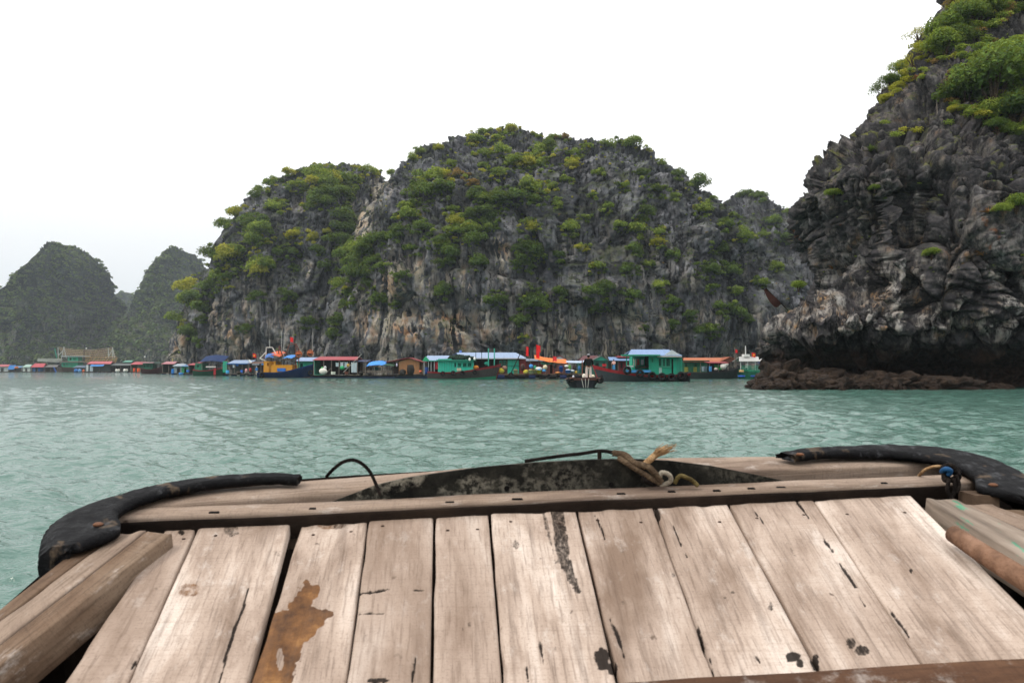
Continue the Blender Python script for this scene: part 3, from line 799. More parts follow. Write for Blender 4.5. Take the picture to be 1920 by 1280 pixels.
for (cx, cy, rx, ry, h) in ell:
    n = max(1, int(round(rx * ry / 230)))
    for j in range(n):
        a = rnd.random() * 6.28; q = math.sqrt(rnd.random()) * (.62 if n > 1 else .0)
        cand.append((cx + rx * q * math.cos(a), cy + ry * q * math.sin(a), min(max(ry, rx * .6) * (.8 if n > 1 else 1.0), 19) * rnd.uniform(.85, 1.15), h if j == 0 else near_hue(h)))
    for j in range(int(4 + rx * ry / 20)):
        a = rnd.random() * 6.28; q = math.sqrt(rnd.random()) * 1.08
        b = hit(cx + rx * q * math.cos(a), cy + ry * q * math.sin(a))
        if b:
            r = rnd.uniform(3.6, 9.5) * b[2] / F
            add_scrub(b[0] + b[1] * r * .3 + Vector((0, -r * .4, 0)), r, near_hue(h), rnd.randrange(5))
cand.sort(key=lambda c: -c[2])
for (px, py, rp, h) in cand:
    b = hit(px, py)
    if b is None: b = hit(px, py + 8)
    if b is None: b = hit(px, py + 20)
    if b is None: continue
    r = rp * b[2] / F
    if nbush >= 296:
        add_scrub(b[0] + b[1] * r * .3, r, h, rnd.randrange(5)); continue
    o = bpy.data.objects.new('bush', BUSH[(h, rnd.randrange(6))]); COL.objects.link(o)
    o.location = b[0] + b[1] * r * .2 + Vector((0, -r * .35, r * .15))
    r *= 1.34
    o.scale = (r * rnd.uniform(.95, 1.25), r * rnd.uniform(.9, 1.15), r * rnd.uniform(.85, 1.1))
    o.rotation_euler = (rnd.uniform(-.2, .2), rnd.uniform(-.2, .2), rnd.random() * 6.28)
    sp = spot(px, py, b[3])
    tag(o, ('big ' if rp > 14 else 'small ' if rp < 9 else '') + hue[h] + ' ' + sp, 'bush', 'bushes ' + sp)
    nbush += 1
by = {}
for o in COL.objects:
    if o.name.startswith('bush'): by.setdefault(o['label'], []).append(o)
ORD = ['leftmost', 'second from left', 'third from left', 'fourth from left', 'fifth from left', 'sixth from left', 'seventh from left', 'eighth from left', 'ninth from left']
for lb, os_ in by.items():
    if len(os_) > 1:
        os_.sort(key=lambda o: o.location.x / o.location.y)
        for i, o in enumerate(os_):
            o['label'] = lb + ', ' + ('rightmost' if i == len(os_) - 1 else ORD[min(i, 8)])
# sparse scrub everywhere on the main faces, thicker near the crowns
for j in range(3300):
    px, py = rnd.uniform(315, 1510), rnd.uniform(235, 668)
    b = hit(px, py)
    if not b: continue
    keep = .28 + .5 * max(0, b[1].z) + (.25 if py < 330 else 0) - (.2 if py > 560 else 0)
    if rnd.random() > keep: continue
    r = rnd.uniform(1.6, 4.6) * b[2] / F
    hh = rnd.choice('ddmmy' if py < 420 else 'dddmm')
    if rnd.random() < .06: hh = 'o'
    add_scrub(b[0] + b[1] * r * .2 + Vector((0, -r * .4, 0)), r, hh, rnd.randrange(5))
names = {'d': 'dark green low scrub scattered over the big limestone island', 'm': 'mid green low scrub scattered over the big limestone island', 'y': 'yellow green low scrub scattered over the big limestone island', 'o': 'dry brown low scrub scattered over the big limestone island'}
for h in 'dmyo':
    if SV[h]:
        o = obj('scrub', mesh_np('scrub', np.vstack(SV[h]), np.vstack(SF[h]), False, {'tone': np.repeat(np.concatenate(ST[h]), 1)}), LEAF[h])
        tag(o, names[h], 'scrub', kind='stuff')

# forest on the far hills reads as one mass
BVF = [BVHTree.FromObject(o, dg) for o in TERR[4:]]
FV, FF, FT, fo = [], [], [], 0
TINY = [bush_np(400 + k, 3, 9, .75) for k in range(4)]
for j in range(5600):
    px, py = rnd.uniform(-30, 400), rnd.uniform(440, 695)
    b = hit(px, py, BVF)
    if not b: continue
    f = float(vn(np.array([[px / 22, py / 16, 3.3]]), 77)[0])
    if rnd.random() > .72 + .6 * f + .5 * max(0, b[1].z): continue
    r = rnd.choice((rnd.uniform(1.8, 3.5), rnd.uniform(3, 7.5))) * b[2] / F
    V, Fc, tn = TINY[rnd.randrange(4)]
    FV.append(V * np.array([r, r, r * .8]) + np.array(b[0] + b[1] * r * .25)); FF.append(Fc + fo); fo += len(V)
    FT.append(np.clip(tn * .7 + .12 + rnd.uniform(-.2, .3) + .3 * f + (.15 if py < 500 else 0), 0, 1))
o = obj('hillside_forest', mesh_np('hillside_forest', np.vstack(FV), np.vstack(FF), False, {'tone': np.concatenate(FT)}), LEAF['f'])
tag(o, 'hazy green forest covering the distant karst hills', 'forest', kind='stuff')

# ---- shrubs of the near cliff: crown over a few bare stems
BVC = [BVHTree.FromObject(cliff, dg)]
CROWN = {}
for k, (lob, per, lf) in enumerate([(18, 300, .095), (22, 250, .09), (15, 340, .10)]):
    V, Fc, tn = bush_np(700 + k, lob, per, lf, .85, .68)
    for h in 'dmy':
        me = mesh_np('crown', V, Fc, False, {'tone': tn}); me.materials.append(LEAF[h]); CROWN[(h, k)] = me
OPEN = {}
for k in range(2):
    V, Fc, tn = bush_np(740 + k, 9, 150, .1, .9, .8)
    for h in 'dmy':
        me = mesh_np('crown', V, Fc, False, {'tone': tn}); me.materials.append(LEAF[h]); OPEN[(h, k)] = me
def stems(r, seed):
    q = random.Random(seed); mb = MB()
    for i in range(5):
        a = q.random() * 6.28; e = Vector((math.cos(a) * .5, math.sin(a) * .5, q.uniform(.1, .6))) * r
        mb.tube([(0, 0, -.75 * r), e * .4 + Vector((0, 0, -.3 * r)), e], [.045 * r, .03 * r, .012 * r], 6)
    return mb
def cliff_shrub(px, py, rp, h, label, lib=None, push=.45, back=0.0):
    b = hit(px, py, BVC) or hit(px, py + 14, BVC) or hit(px + 14, py + 25, BVC) or hit(px + 30, py + 40, BVC)
    if b is None: return
    r = rp * 1.2 * b[2] / F
    P = at(px, py, b[0].y - r * push + back)
    t = empty('cliff_shrub', P - Vector((0, 0, r * .7)), 0)
    tag(t, label, 'shrub')
    lib = lib or CROWN
    ks = sorted({k[1] for k in lib})
    c = obj('crown', lib[(h, rnd.choice(ks))], None, t); c.location = (0, 0, r * .7)
    c.scale = (r, r * .9, r * rnd.uniform(.8, .95)); c.rotation_euler = (0, 0, rnd.random() * 6.28)
    s = stems(r, rnd.randrange(999)).build('trunk', BARK, t); s.location = (0, 0, r * .7)
CS = [(1862, 150, 62, 'd', 'largest dense green shrub on the upper ledge of the near cliff', 0),
      (1808, 175, 38, 'd', 'dark round shrub hanging over bare rock beside the largest cliff shrub', 0),
      (1900, 112, 44, 'm', 'olive shrub at the frame edge above the largest cliff shrub', 0),
      (1905, 200, 42, 'd', 'dark green shrub below the largest cliff shrub at the frame edge', 0),
      (1845, 215, 32, 'm', 'mid green shrub on the lower lip of the leafy ledge', 0),
      (1780, 50, 34, 'm', 'bright green shrub crowning the cliff skyline near the top', 0),
      (1812, 30, 34, 'd', 'dark green shrub just under the top of the cliff skyline', 0),
      (1838, 8, 34, 'm', 'green shrub touching the upper frame edge on the cliff top', 0),
      (1770, 82, 28, 'm', 'green shrub with pale tuft below the skyline crowning shrub', 0),
      (1800, 70, 24, 'd', 'small dark shrub between the skyline shrubs and the bare upper rock', 0),
      (1742, 92, 22, 'y', 'sunlit yellow shrub leaning out from the cliff skyline', 1),
      (1722, 66, 17, 'y', 'airy yellow leaved sapling standing out against the white sky', 1),
      (1712, 112, 20, 'y', 'yellow green shrub on the middle of the cliff skyline', 1),
      (1692, 128, 18, 'm', 'olive shrub halfway down the leafy cliff skyline', 0),
      (1672, 152, 17, 'd', 'dark leaved shrub low on the leafy cliff skyline', 0),
      (1650, 168, 17, 'd', 'lowest airy dark shrub jutting from the cliff skyline', 1),
      (1664, 186, 13, 'y', 'small yellow green bush below the lowest skyline shrub', 0),
      (1682, 166, 13, 'y', 'small yellow bush beside the dry orange grass of the cliff', 0),
      (1896, 245, 18, 'm', 'leafy bush hanging at the frame edge under the leafy ledge', 0),
      (1870, 235, 18, 'd', 'dark bush under the middle of the leafy ledge', 0),
      (1905, 380, 20, 'm', 'green bush at the frame edge halfway down the cliff', 0),
      (1880, 392, 14, 'm', 'small leafy bush left of the mid-height frame edge bush', 0),
      (1746, 474, 14, 'm', 'lone round green bush in a crack of the lower cliff', 0),
      (1562, 362, 12, 'm', 'small green bush on the western face of the cliff', 0),
      (1640, 352, 9, 'm', 'tiny green bush right of the small western face bush', 0),
      (1497, 535, 13, 'm', 'bright green bush beside the cliff nose above the flag', 0),
      (1790, 206, 10, 'y', 'small yellow bush at the foot of the dark round shrub', 0)]
for (px, py, rp, h, lb, op) in CS:
    cliff_shrub(px, py, rp, h, lb, OPEN if op else CROWN)

def tuft_mesh(n, L, wd, seed, droop=.5):
    q = random.Random(seed); mb = MB()
    for i in range(n):
        a = q.random() * 6.28; e = q.uniform(.35, 1.3); l = L * q.uniform(.6, 1.1)
        d = Vector((math.cos(a), math.sin(a), 0)); sd = Vector((-d.y, d.x, 0)) * wd
        p = []; 
        for k in range(5):
            t = k / 4
            p.append(d * l * t * math.cos(e) + Vector((0, 0, l * (t * math.sin(e) - droop * t * t * .6))))
        vs = []; 
        for k in range(5):
            ww = (1 - (k / 4) ** 2) * (.6 + .4 * min(1, k))
            vs += [p[k] - sd * ww, p[k] + sd * ww + Vector((0, 0, wd * .3))]
        mb.add(vs, [(2 * k, 2 * k + 1, 2 * k + 3, 2 * k + 2) for k in range(4)])
    return mb
GRASSY = paint('6f7a34', .7, .3, 4); DRYG = paint('9a6a3c', .8, .4, 4); SPIKE = paint('6d7f3c', .6, .3, 4)
for i, (px, py, L, m, lb, nm, ct) in enumerate([
    (1632, 285, .75, SPIKE, 'spiky rosette plant on the bare grey face of the near cliff', 'spiky_plant', 'plant'),
    (1718, 150, .6, DRYG, 'orange dry grass tuft on the cliff skyline', 'grass_tuft', 'grass tuft'),
    (1842, 480, .7, DRYG, 'rusty dry grass hanging in the lower cliff crack', 'grass_tuft', 'grass tuft'),
    (1870, 246, .55, DRYG, 'straw coloured grass tuft under the leafy cliff ledge', 'grass_tuft', 'grass tuft'),
    (1850, 400, .5, DRYG, 'brown dry grass near the mid-height cliff bushes', 'grass_tuft', 'grass tuft'),
    (1700, 120, .6, GRASSY, 'green grass tuft between the skyline shrubs of the cliff', 'grass_tuft', 'grass tuft'),
    (1715, 356, .35, GRASSY, 'mossy olive tuft in the centre of the cliff face', 'grass_tuft', 'grass tuft'),
    (1560, 505, .6, DRYG, 'dry tangle of twigs above the pale rock of the cliff nose', 'twig_tangle', 'twigs'),
    (1910, 255, .8, SPIKE, 'spiky palm-like plant at the frame edge below the leafy ledge', 'spiky_plant', 'plant')]):
    b = hit(px, py, BVC)
    if b:
        o = tuft_mesh(46, L, .035 if m is not SPIKE else .05, i).build(nm, m)
        o.location = b[0] - Vector((0, .1, 0)); tag(o, lb, ct)
b = hit(1754, 212, BVC)
if b:
    t = empty('slender_palm', b[0] - Vector((0, .25, 0))); tag(t, 'slender pale-trunked little palm standing on the cliff ledge', 'palm')
    MB().tube([(0, 0, -.3), (-.03, 0, .5), (-.05, 0, .95)], [.045, .035, .03], 7).build('trunk', GREYWOOD, t)
    cr = tuft_mesh(26, .42, .03, 77, .7).build('crown', SPIKE, t); cr.location = (-.05, 0, .93)

# leafy cover of the upper cliff between the single shrubs
POLY = [(1652, 196), (1700, 108), (1755, 70), (1790, -40), (1960, -40), (1960, 20), (1905, 30), (1850, 68), (1880, 80), (1960, 60), (1960, 250), (1880, 250), (1835, 226), (1775, 205), (1770, 160), (1800, 110), (1760, 120), (1715, 165)]
def inside(x, y, poly):
    c = False
    for i in range(len(poly)):
        (x0, y0), (x1, y1) = poly[i], poly[i - 1]
        if (y0 > y) != (y1 > y) and x < (x1 - x0) * (y - y0) / (y1 - y0) + x0: c = not c
    return c
MED = [bush_np(800 + k, 6, 44, .2) for k in range(4)]
KV = {h: ([], [], []) for h in 'dmyo'}; KO_ = {h: 0 for h in 'dmyo'}
j = 0
while j < 420:
    px, py = rnd.uniform(1640, 1960), rnd.uniform(-40, 260)
    if j % 12 == 0: px, py = rnd.uniform(1530, 1930), rnd.uniform(230, 520)
    elif not inside(px, py, POLY): continue
    j += 1
    b = hit(px, py, BVC)
    if not b: continue
    r = rnd.uniform(7, 16) * b[2] / F * (.33 if py > 262 else 1)
    edge = px < 1700 + (200 - py) * .62
    h = rnd.choice('dm' if py > 262 else 'yyym' if edge else 'ddmmmy') if rnd.random() > .07 else 'o'
    V, Fc, tn = MED[rnd.randrange(4)]
    L_ = KV[h]; L_[0].append(V * np.array([r, r, r * .85]) + np.array(b[0] + Vector((0, -r * .3, r * .2)))); L_[1].append(Fc + KO_[h]); L_[2].append(np.clip(tn + rnd.uniform(-.2, .2), 0, 1)); KO_[h] += len(V)
for h, nm in (('d', 'dark green'), ('m', 'mid green'), ('y', 'yellow green'), ('o', 'dry brown')):
    if KV[h][0]:
        tag(obj('undergrowth', mesh_np('undergrowth', np.vstack(KV[h][0]), np.vstack(KV[h][1]), False, {'tone': np.concatenate(KV[h][2])}), LEAF[h]), nm + ' undergrowth covering the upper ledges of the near cliff', 'undergrowth', kind='stuff')
# ------------------------------------------------------------------ the sampan the photograph is taken from
TILT = math.radians(14); DY = 1.7
DZ = EYE - (960 - YH) / F * DY
dn = Vector((0, -math.sin(TILT), math.cos(TILT)))          # deck normal
dt = Vector((0, math.cos(TILT), math.sin(TILT)))           # along the deck, outward
DP = Vector((0, DY, DZ))
def D(px, py, lift=0.0):
    r = ray(px, py); o = Vector((0, 0, EYE)); q = DP + dn * lift
    t = (q - o).dot(dn) / r.dot(dn)
    return o + r * t

def deck_wood(name, tone=('786557', 'ad9b8d', 'd4c6ba'), dark='49392f', grain=1.0):
    g = N(name)
    uv = g.attr('grain', True); br = g.attr('brown'); dk = g.attr('soot'); rdn = g.attr('tint')
    gr = g.noise(g.scale(uv, (34 * grain, 2.0, 1)), 1.0, 6, .62, .6)
    bro = g.noise(g.scale(uv, (7, 1.6, 1)), 1.0, 5, .6, .4)
    fine = g.noise(g.scale(uv, (160, 9, 1)), 1.0, 3, .6)
    c = g.ramp(bro, [(.3, tone[0]), (.5, tone[1]), (.7, tone[2])])
    c = g.mix(g.maprange(gr, .48, .70, 0, .4), c, dark)
    c = g.mix(g.maprange(fine, .5, .68, 0, .38), c, dark)
    c = g.mix(g.maprange(g.noise(g.scale(uv, (17, 8, 1)), 1.0, 6, .7), .5, .72, 0, .5), c, tone[0])
    c = g.mix(g.maprange(g.noise(g.scale(uv, (19, 8, 1)), 1.0, 6, .75), .54, .70, 0, .26), c, 'e0d8d0')
    c = g.mix(g.maprange(g.noise(g.scale(uv, (5, 150, 1)), 1.0, 3, .6), .5, .7, 0, .22), c, tone[0])      # saw marks across the grain
    c = g.mix(g.maprange(g.noise(g.scale(uv, (230, 200, 1)), 1.0, 2, .5), .52, .7, 0, .25), c, dark)
    sp = g.maprange(g.noise(g.scale(uv, (26, 17, 1)), 1.0, 3, .5), .70, .76, 0, .75)
    c = g.mix(sp, c, '3a2c24')
    c = g.mix(rdn, c, tone[0])
    bt = g.ramp(g.noise(g.scale(uv, (20, 14, 1)), 1.0, 5, .7), [(.35, '3f2817'), (.55, '674424'), (.7, '8c6338')])
    nb1 = g.noise(g.scale(uv, (55, 30, 1)), 1.0, 6, .75); nb2 = g.noise(g.scale(uv, (120, 45, 1)), 1.0, 6, .8)
    c = g.mix(g.maprange(g.math('ADD', br, g.math('MULTIPLY', g.math('SUBTRACT', nb1, .5), 1.1)), .28, .62, 0, .92), c, bt)
    c = g.mix(g.maprange(g.math('ADD', dk, g.math('MULTIPLY', g.math('SUBTRACT', nb2, .5), 1.3)), .3, .8, 0, .95), c, '110b08')
    h = g.math('ADD', g.math('MULTIPLY', gr, .6), g.math('MULTIPLY', fine, .4))
    return g.done(g.bsdf(c, .72, g.bump(h, .6, .004), .08))
WOOD_DECK = deck_wood('worn_deck_wood')
WOOD_RAIL = deck_wood('weathered_rail_wood', ('3f3027', '6a5646', '917e6c'), '33261d', .8)
WOOD_BEAM = deck_wood('grey_beam_wood', ('66564d', '8a7869', 'a08f81'), '40332a', .7)
WOOD_BROWN = deck_wood('brown_beam_wood', ('35251b', '553c2c', '73563f'), '2a1c14', .8)

def seg_d(X, Y, pts):
    best = np.full(X.shape, 1e9); T = np.zeros(X.shape)
    n = len(pts) - 1
    for i in range(n):
        (x0, y0), (x1, y1) = pts[i], pts[i + 1]
        dx, dy = x1 - x0, y1 - y0; L = dx * dx + dy * dy + 1e-9
        t = np.clip(((X - x0) * dx + (Y - y0) * dy) / L, 0, 1)
        d = np.hypot(X - x0 - t * dx, Y - y0 - t * dy)
        T = np.where(d < best, (i + t) / n, T); best = np.minimum(best, d)
    return best, T
def in_poly(X, Y, poly):
    ins = np.zeros(X.shape, bool); n = len(poly)
    for i in range(n):
        (x0, y0), (x1, y1) = poly[i], poly[(i + 1) % n]
        c = ((y0 > Y) != (y1 > Y)) & (X < (x1 - x0) * (Y - y0) / (y1 - y0 + 1e-9) + x0)
        ins ^= c
    d, _ = seg_d(X, Y, list(poly) + [poly[0]])
    return np.where(ins, -d, d)
# splits in the wood (width in pixels) and soot marks, as the photograph shows them
CRACKS = [([(465, 1100), (456, 1140), (441, 1172), (433, 1200), (424, 1226), (410, 1282)], 4), ([(1490, 935), (1504, 952), (1516, 970)], 3.2), ([(1541, 1006), (1552, 1020), (1563, 1034)], 3.2),
          ([(1573, 1054), (1590, 1078), (1605, 1100)], 4), ([(1606, 1108), (1622, 1134)], 2.6), ([(1672, 1146), (1690, 1170), (1705, 1192)], 4), ([(1412, 950), (1420, 965), (1432, 980)], 2.2),
          ([(1470, 1010), (1492, 1044)], 2), ([(672, 1110), (700, 1108), (730, 1102)], 3), ([(672, 1148), (700, 1147), (724, 1149)], 2.5), ([(765, 1103), (803, 1106)], 2), ([(1117, 965), (1128, 990), (1134, 1010)], 2),
          ([(1308, 1172), (1316, 1200), (1322, 1228)], 4), ([(779, 1232), (772, 1278)], 4), ([(1012, 1199), (1019, 1254)], 2.5), ([(985, 1240), (990, 1275)], 2.5), ([(1415, 1225), (1425, 1240)], 3), ([(240, 1260), (262, 1225)], 3),
          ([(1255, 960), (1268, 1000), (1290, 1050)], 1.8), ([(1330, 1225), (1338, 1262)], 2), ([(1143, 1158), (1158, 1190), (1170, 1230)], 5), ([(1230, 952), (1236, 972)], 7)]
SOOT = [(435, 990, 17, 16, .55), (1130, 1234, 15, 22, .95), (1148, 1250, 10, 14, .9), (1487, 1232, 16, 9, .95), (1500, 1242, 8, 9, .9), (1528, 1240, 9, 18, .85), (1595, 1204, 9, 12, .7), (1617, 1218, 14, 11, .75),
        (1445, 1136, 6, 9, .6), (968, 1020, 7, 9, .55), (1040, 1216, 6, 5, .5), (690, 1200, 12, 14, .35), (1262, 1078, 5, 5, .5), (1170, 1130, 6, 5, .5), (880, 1170, 5, 6, .5), (868, 1178, 4, 4, .5), (636, 986, 13, 8, .55), (340, 998, 6, 5, .8),
        (335, 1070, 4, 4, .7), (520, 1038, 6, 7, .5), (1708, 1070, 4, 4, .8), (1375, 1110, 6, 4, .5), (1360, 1120, 4, 3, .5), (710, 1275, 26, 5, .8), (1012, 1210, 6, 10, .5), (745, 1230, 10, 8, .4)]
BANDS = [([(1044, 955), (1050, 1000), (1058, 1050), (1072, 1086), (1084, 1108)], 15, .68), ([(1020, 958), (1026, 990), (1036, 1030), (1043, 1062)], 5, .6), ([(1002, 985), (1010, 1010)], 3, .4)]
STAIN = [(573, 1088), (602, 1102), (583, 1137), (625, 1147), (596, 1180), (570, 1212), (556, 1250), (548, 1290), (462, 1290), (483, 1225), (505, 1150), (538, 1140), (556, 1110)]
def marks(X, Y):
    wob = 2.2 * vn(np.stack([X / 9, Y / 9, 0 * X], -1), 31) + 1.2 * vn(np.stack([X / 3.5, Y / 3.5, 0 * X], -1), 32)
    soot = np.zeros(X.shape); crack = np.zeros(X.shape)
    for pts, w_ in CRACKS:
        d, t = seg_d(X, Y, pts); ww = w_ * (.35 + .65 * np.sin(np.pi * np.clip(t, .04, .96)))
        k = np.clip(1.3 - np.maximum(d + wob * .5, 0) / ww, 0, 1); crack = np.maximum(crack, k)
    for x, y, a, b, s_ in SOOT:
        d = np.hypot((X - x) / a, (Y - y) / b) + wob * .1
        soot = np.maximum(soot, s_ * np.clip((1.15 - d) * 3, 0, 1))
    for pts, w_, s_ in BANDS:
        d, t = seg_d(X, Y, pts); ww = w_ * np.clip(1.25 - t * .75, .2, 1)
        soot = np.maximum(soot, s_ * np.clip((ww - d - wob) / 2.5, 0, 1))
    d = in_poly(X, Y, STAIN) + wob * 2.2
    brown = np.clip(.5 - d / 5, 0, 1) * .95
    brown = np.maximum(brown, .45 * np.clip((1.1 - np.hypot((X - 355) / 26, (Y - 1105) / 15)) * 3, 0, 1))
    brown = np.maximum(brown, .5 * np.clip((1.1 - np.hypot((X - 620) / 30, (Y - 985) / 9)) * 3, 0, 1))
    hole = np.clip((1.0 - np.hypot((X - 525) / 8, (Y - 1235) / 26)) * 3, 0, 1)
    return np.maximum(soot, crack), brown * (1 - hole), crack

sampan = tag(empty('sampan', (0, 1.2, 0)), 'weathered wooden sampan bow with pale plank deck filling the foreground', 'boat')
SO0 = Vector((0, 1.2, 0))

def plank(tl, tr, bl, br, lift, thick, name='deck_plank', mat=WOOD_DECK, nx=None, yend=2300, seed=0, wavy=1.0, part=None, tint=0.0):
    """a board whose far end runs tl-tr and whose sides pass through bl and br (all photograph pixels on the deck plane)"""
    rows = np.concatenate([np.linspace(0, 1, 110), np.linspace(1.02, (yend - tl[1]) / (bl[1] - tl[1]), 22)])
    wpx = max(abs(tr[0] - tl[0]), abs(br[0] - bl[0]))
    nx = nx or max(8, int(wpx / 4))
    us = np.linspace(0, 1, nx)
    A = np.array([[tl[0] + (bl[0] - tl[0]) * r, tl[1] + (bl[1] - tl[1]) * r] for r in rows])
    B = np.array([[tr[0] + (br[0] - tr[0]) * r, tr[1] + (br[1] - tr[1]) * r] for r in rows])
    X = A[:, None, 0] * (1 - us) + B[:, None, 0] * us; Y = A[:, None, 1] * (1 - us) + B[:, None, 1] * us
    jag = 2.0 * wavy * vn(np.stack([X / 22 + seed * 9, Y * 0, X * 0], -1), 50) * np.clip(1 - rows * 10, 0, 1)[:, None]
    Y = Y + jag
    side = 1.5 * wavy * vn(np.stack([X * 0 + seed, Y / 40, X * 0], -1), 51)
    X = X + side * (1 - np.clip(us * 6, 0, 1) - np.clip((1 - us) * 6, 0, 1) * .0)[None]
    soot, brown, crack = marks(X, Y)
    far = (rows > 1.05)[:, None]
    brown = np.where(far, brown * .3, brown)
    # unproject
    a = (X - 960) / F; b = -(Y - 640) / F
    R_ = np.stack([a, CP - b * SP, SP + b * CP], -1)
    nn = np.array(dn); q = np.array(DP + dn * lift) - np.array([0, 0, EYE])
    t = (q @ nn) / (R_ @ nn)
    P = R_ * t[..., None] + np.array([0, 0, EYE])
    W_ = np.linalg.norm(P[0, -1] - P[0, 0])
    v_ = np.linalg.norm(P[:, 0] - P[0, 0], axis=-1)
    um = us[None] * W_ + 0 * X; vm = v_[:, None] + 0 * X
    ed = np.minimum(np.minimum(um, W_ - um), np.where(vm < .3, vm, 1))
    hgt = -.0022 * np.exp(-ed / .0025) - .0035 * crack + .0012 * fbm(np.stack([um * 12, vm * 3, 0 * um + seed], -1), 61, 2)
    top = P + nn * hgt[..., None]
    # skirt for the sides
    nr, nc = X.shape
    ring = [(0, c) for c in range(nc)] + [(r, nc - 1) for r in range(1, nr)] + [(nr - 1, c) for c in range(nc - 2, -1, -1)] + [(r, 0) for r in range(nr - 2, 0, -1)]
    ri = np.array([r * nc + c for r, c in ring])
    V = top.reshape(-1, 3); low = V[ri] - nn * thick
    Vall = np.vstack([V, low]) - np.array(SO0)
    k = np.arange(len(ri)); k2 = (k + 1) % len(ri)
    sk = np.stack([ri[k], ri[k2], len(V) + k2, len(V) + k], -1)
    Fc = np.vstack([grid_faces(nr, nc)[:, ::-1], sk])
    uv = np.stack([um + seed * 3.7, vm + seed * 1.9, 0 * um], -1).reshape(-1, 3)
    def ext(x): x = x.reshape(-1); return np.concatenate([x, x[ri]])
    at_ = {'grain': np.vstack([uv, uv[ri] + np.array([.05, .03, 0])]), 'brown': ext(brown), 'soot': ext(soot), 'tint': np.full(len(Vall), tint)}
    return obj(name, mesh_np(name, Vall, Fc, False, at_), mat, part or sampan)

PL = [((312, 993), (368, 986), (120, 1280), (238, 1280), 0), ((377, 981), (544, 980), (242, 1280), (463, 1280), .002), ((566, 984), (688, 979), (472, 1280), (648, 1280), -.002), ((693, 969), (812, 966), (652, 1280), (806, 1280), .001),
      ((818, 965), (915, 963), (812, 1280), (941, 1280), 0), ((921, 962), (1079, 957), (946, 1280), (1155, 1280), .002), ((1085, 957), (1223, 950), (1162, 1280), (1342, 1280), 0), ((1226, 950), (1363, 944), (1345, 1280), (1545, 1280), .001),
      ((1368, 944), (1522, 933), (1552, 1280), (1752, 1280), -.001), ((1528, 938), (1706, 926), (1756, 1280), (2060, 1280), .002)]
for i, (a, b, c, d_, lf) in enumerate(PL):
    plank(a, b, c, d_, lf, .022, seed=i + 1, tint=[.3, .0, .0, .4, .25, .0, .2, .0, .1, .0][i])

def beam(pts_near, width, lift, height, name, mat, seed=1, n=60, taper=0.0, dirv=None):
    """a timber whose near upper edge follows the given pixels; width runs along the deck outward"""
    pn = [D(x, y, lift) for x, y in pts_near]
    L = [0]
    for i in range(1, len(pn)): L.append(L[-1] + (pn[i] - pn[i - 1]).length)
    ss = np.linspace(0, L[-1], n)
    P = np.stack([np.interp(ss, L, [p[k] for p in pn]) for k in range(3)], -1)
    ws = width if not hasattr(width, '__len__') else np.interp(ss, np.linspace(0, L[-1], len(width)), width)[:, None]
    ov = np.array(dirv if dirv is not None else dt); nn = np.array(dn)
    m = 7
    V = []; 
    us = np.linspace(0, 1, m)
    wob = .0018 * fbm(np.stack([ss * 8, 0 * ss + seed, 0 * ss], -1), 70, 3)
    prof = [(-0.0, -height), (0, -height * .5), (0, -.006), (.05, 0), (.35, .001), (.65, .001), (.95, 0), (1, -.006), (1, -height)]
    for (u, h) in prof:
        V.append(P + ov * (np.asarray(ws) * u) + nn * (h + wob[:, None] * (1 if h > -.01 else 0)))
    V = np.stack(V, 1); k = len(prof)
    G = np.stack([np.repeat((np.arange(k) * .018)[None], n, 0) + seed * 2.3, np.repeat(ss[:, None], k, 1) + seed, np.zeros((n, k))], -1)
    Fc = grid_faces(n, k); 
    caps = []
    me = mesh_np(name, V.reshape(-1, 3) - np.array(SO0), np.vstack([Fc] + [np.array([[i, i + 1, k - 2 - i, k - 1 - i] for i in range((k - 1) // 2)]) + o_ for o_ in (0, (n - 1) * k)]), False,
                 {'grain': G.reshape(-1, 3), 'brown': np.zeros(n * k), 'soot': np.zeros(n * k), 'tint': np.zeros(n * k)})
    return obj(name, me, mat, sampan)

# cross timbers of the bow
beam([(205, 971), (640, 957), (1000, 938), (1400, 921), (1836, 903)], .052, .024, .085, 'cross_beam', WOOD_BEAM, 1)
beam([(-400, 1366), (300, 1325), (1150, 1275), (1920, 1229), (2500, 1194)], -.12, .014, .016, 'thwart_board', WOOD_BROWN, 2)
beam([(226, 953), (420, 938), (640, 922), (1000, 899), (1400, 882), (1780, 868)], [.06, .085, .10, .115, .11, .08, .05], .022, .04, 'bow_plank', WOOD_BEAM, 3)
FACE = beam([(214, 981), (640, 962.5), (1000, 943.5), (1400, 926.5), (1800, 909.5)], -.003, .020, .05, 'beam_face_shade', DARKWOOD, 12)  # thin dark strip over the beam's near face; its colour imitates shade
beam([(240, 968), (640, 945), (1000, 925), (1400, 905), (1800, 888)], .03, -.03, .05, 'cross_beam', WOOD_BROWN, 9)
# nail heads near the far ends of the boards
RUST = paint('33231a', .8, .4, 30)
for i, (a, b, c, d_, lf) in enumerate(PL):
    for f_ in (.22, .78):
        if rnd.random() < .8:
            k_ = rnd.uniform(.05, .1); x = (a[0] + (c[0] - a[0]) * k_) * (1 - f_) + (b[0] + (d_[0] - b[0]) * k_) * f_; y = (a[1] + (c[1] - a[1]) * k_) * (1 - f_) + (b[1] + (d_[1] - b[1]) * k_) * f_
            n_ = MB().lathe([(.0035, 0), (.0038, .0006), (.002, .0014)], 10).build('nail', RUST, sampan)
            n_.location = D(x, y, lf) - SO0; n_.rotation_euler = (TILT, 0, 0)
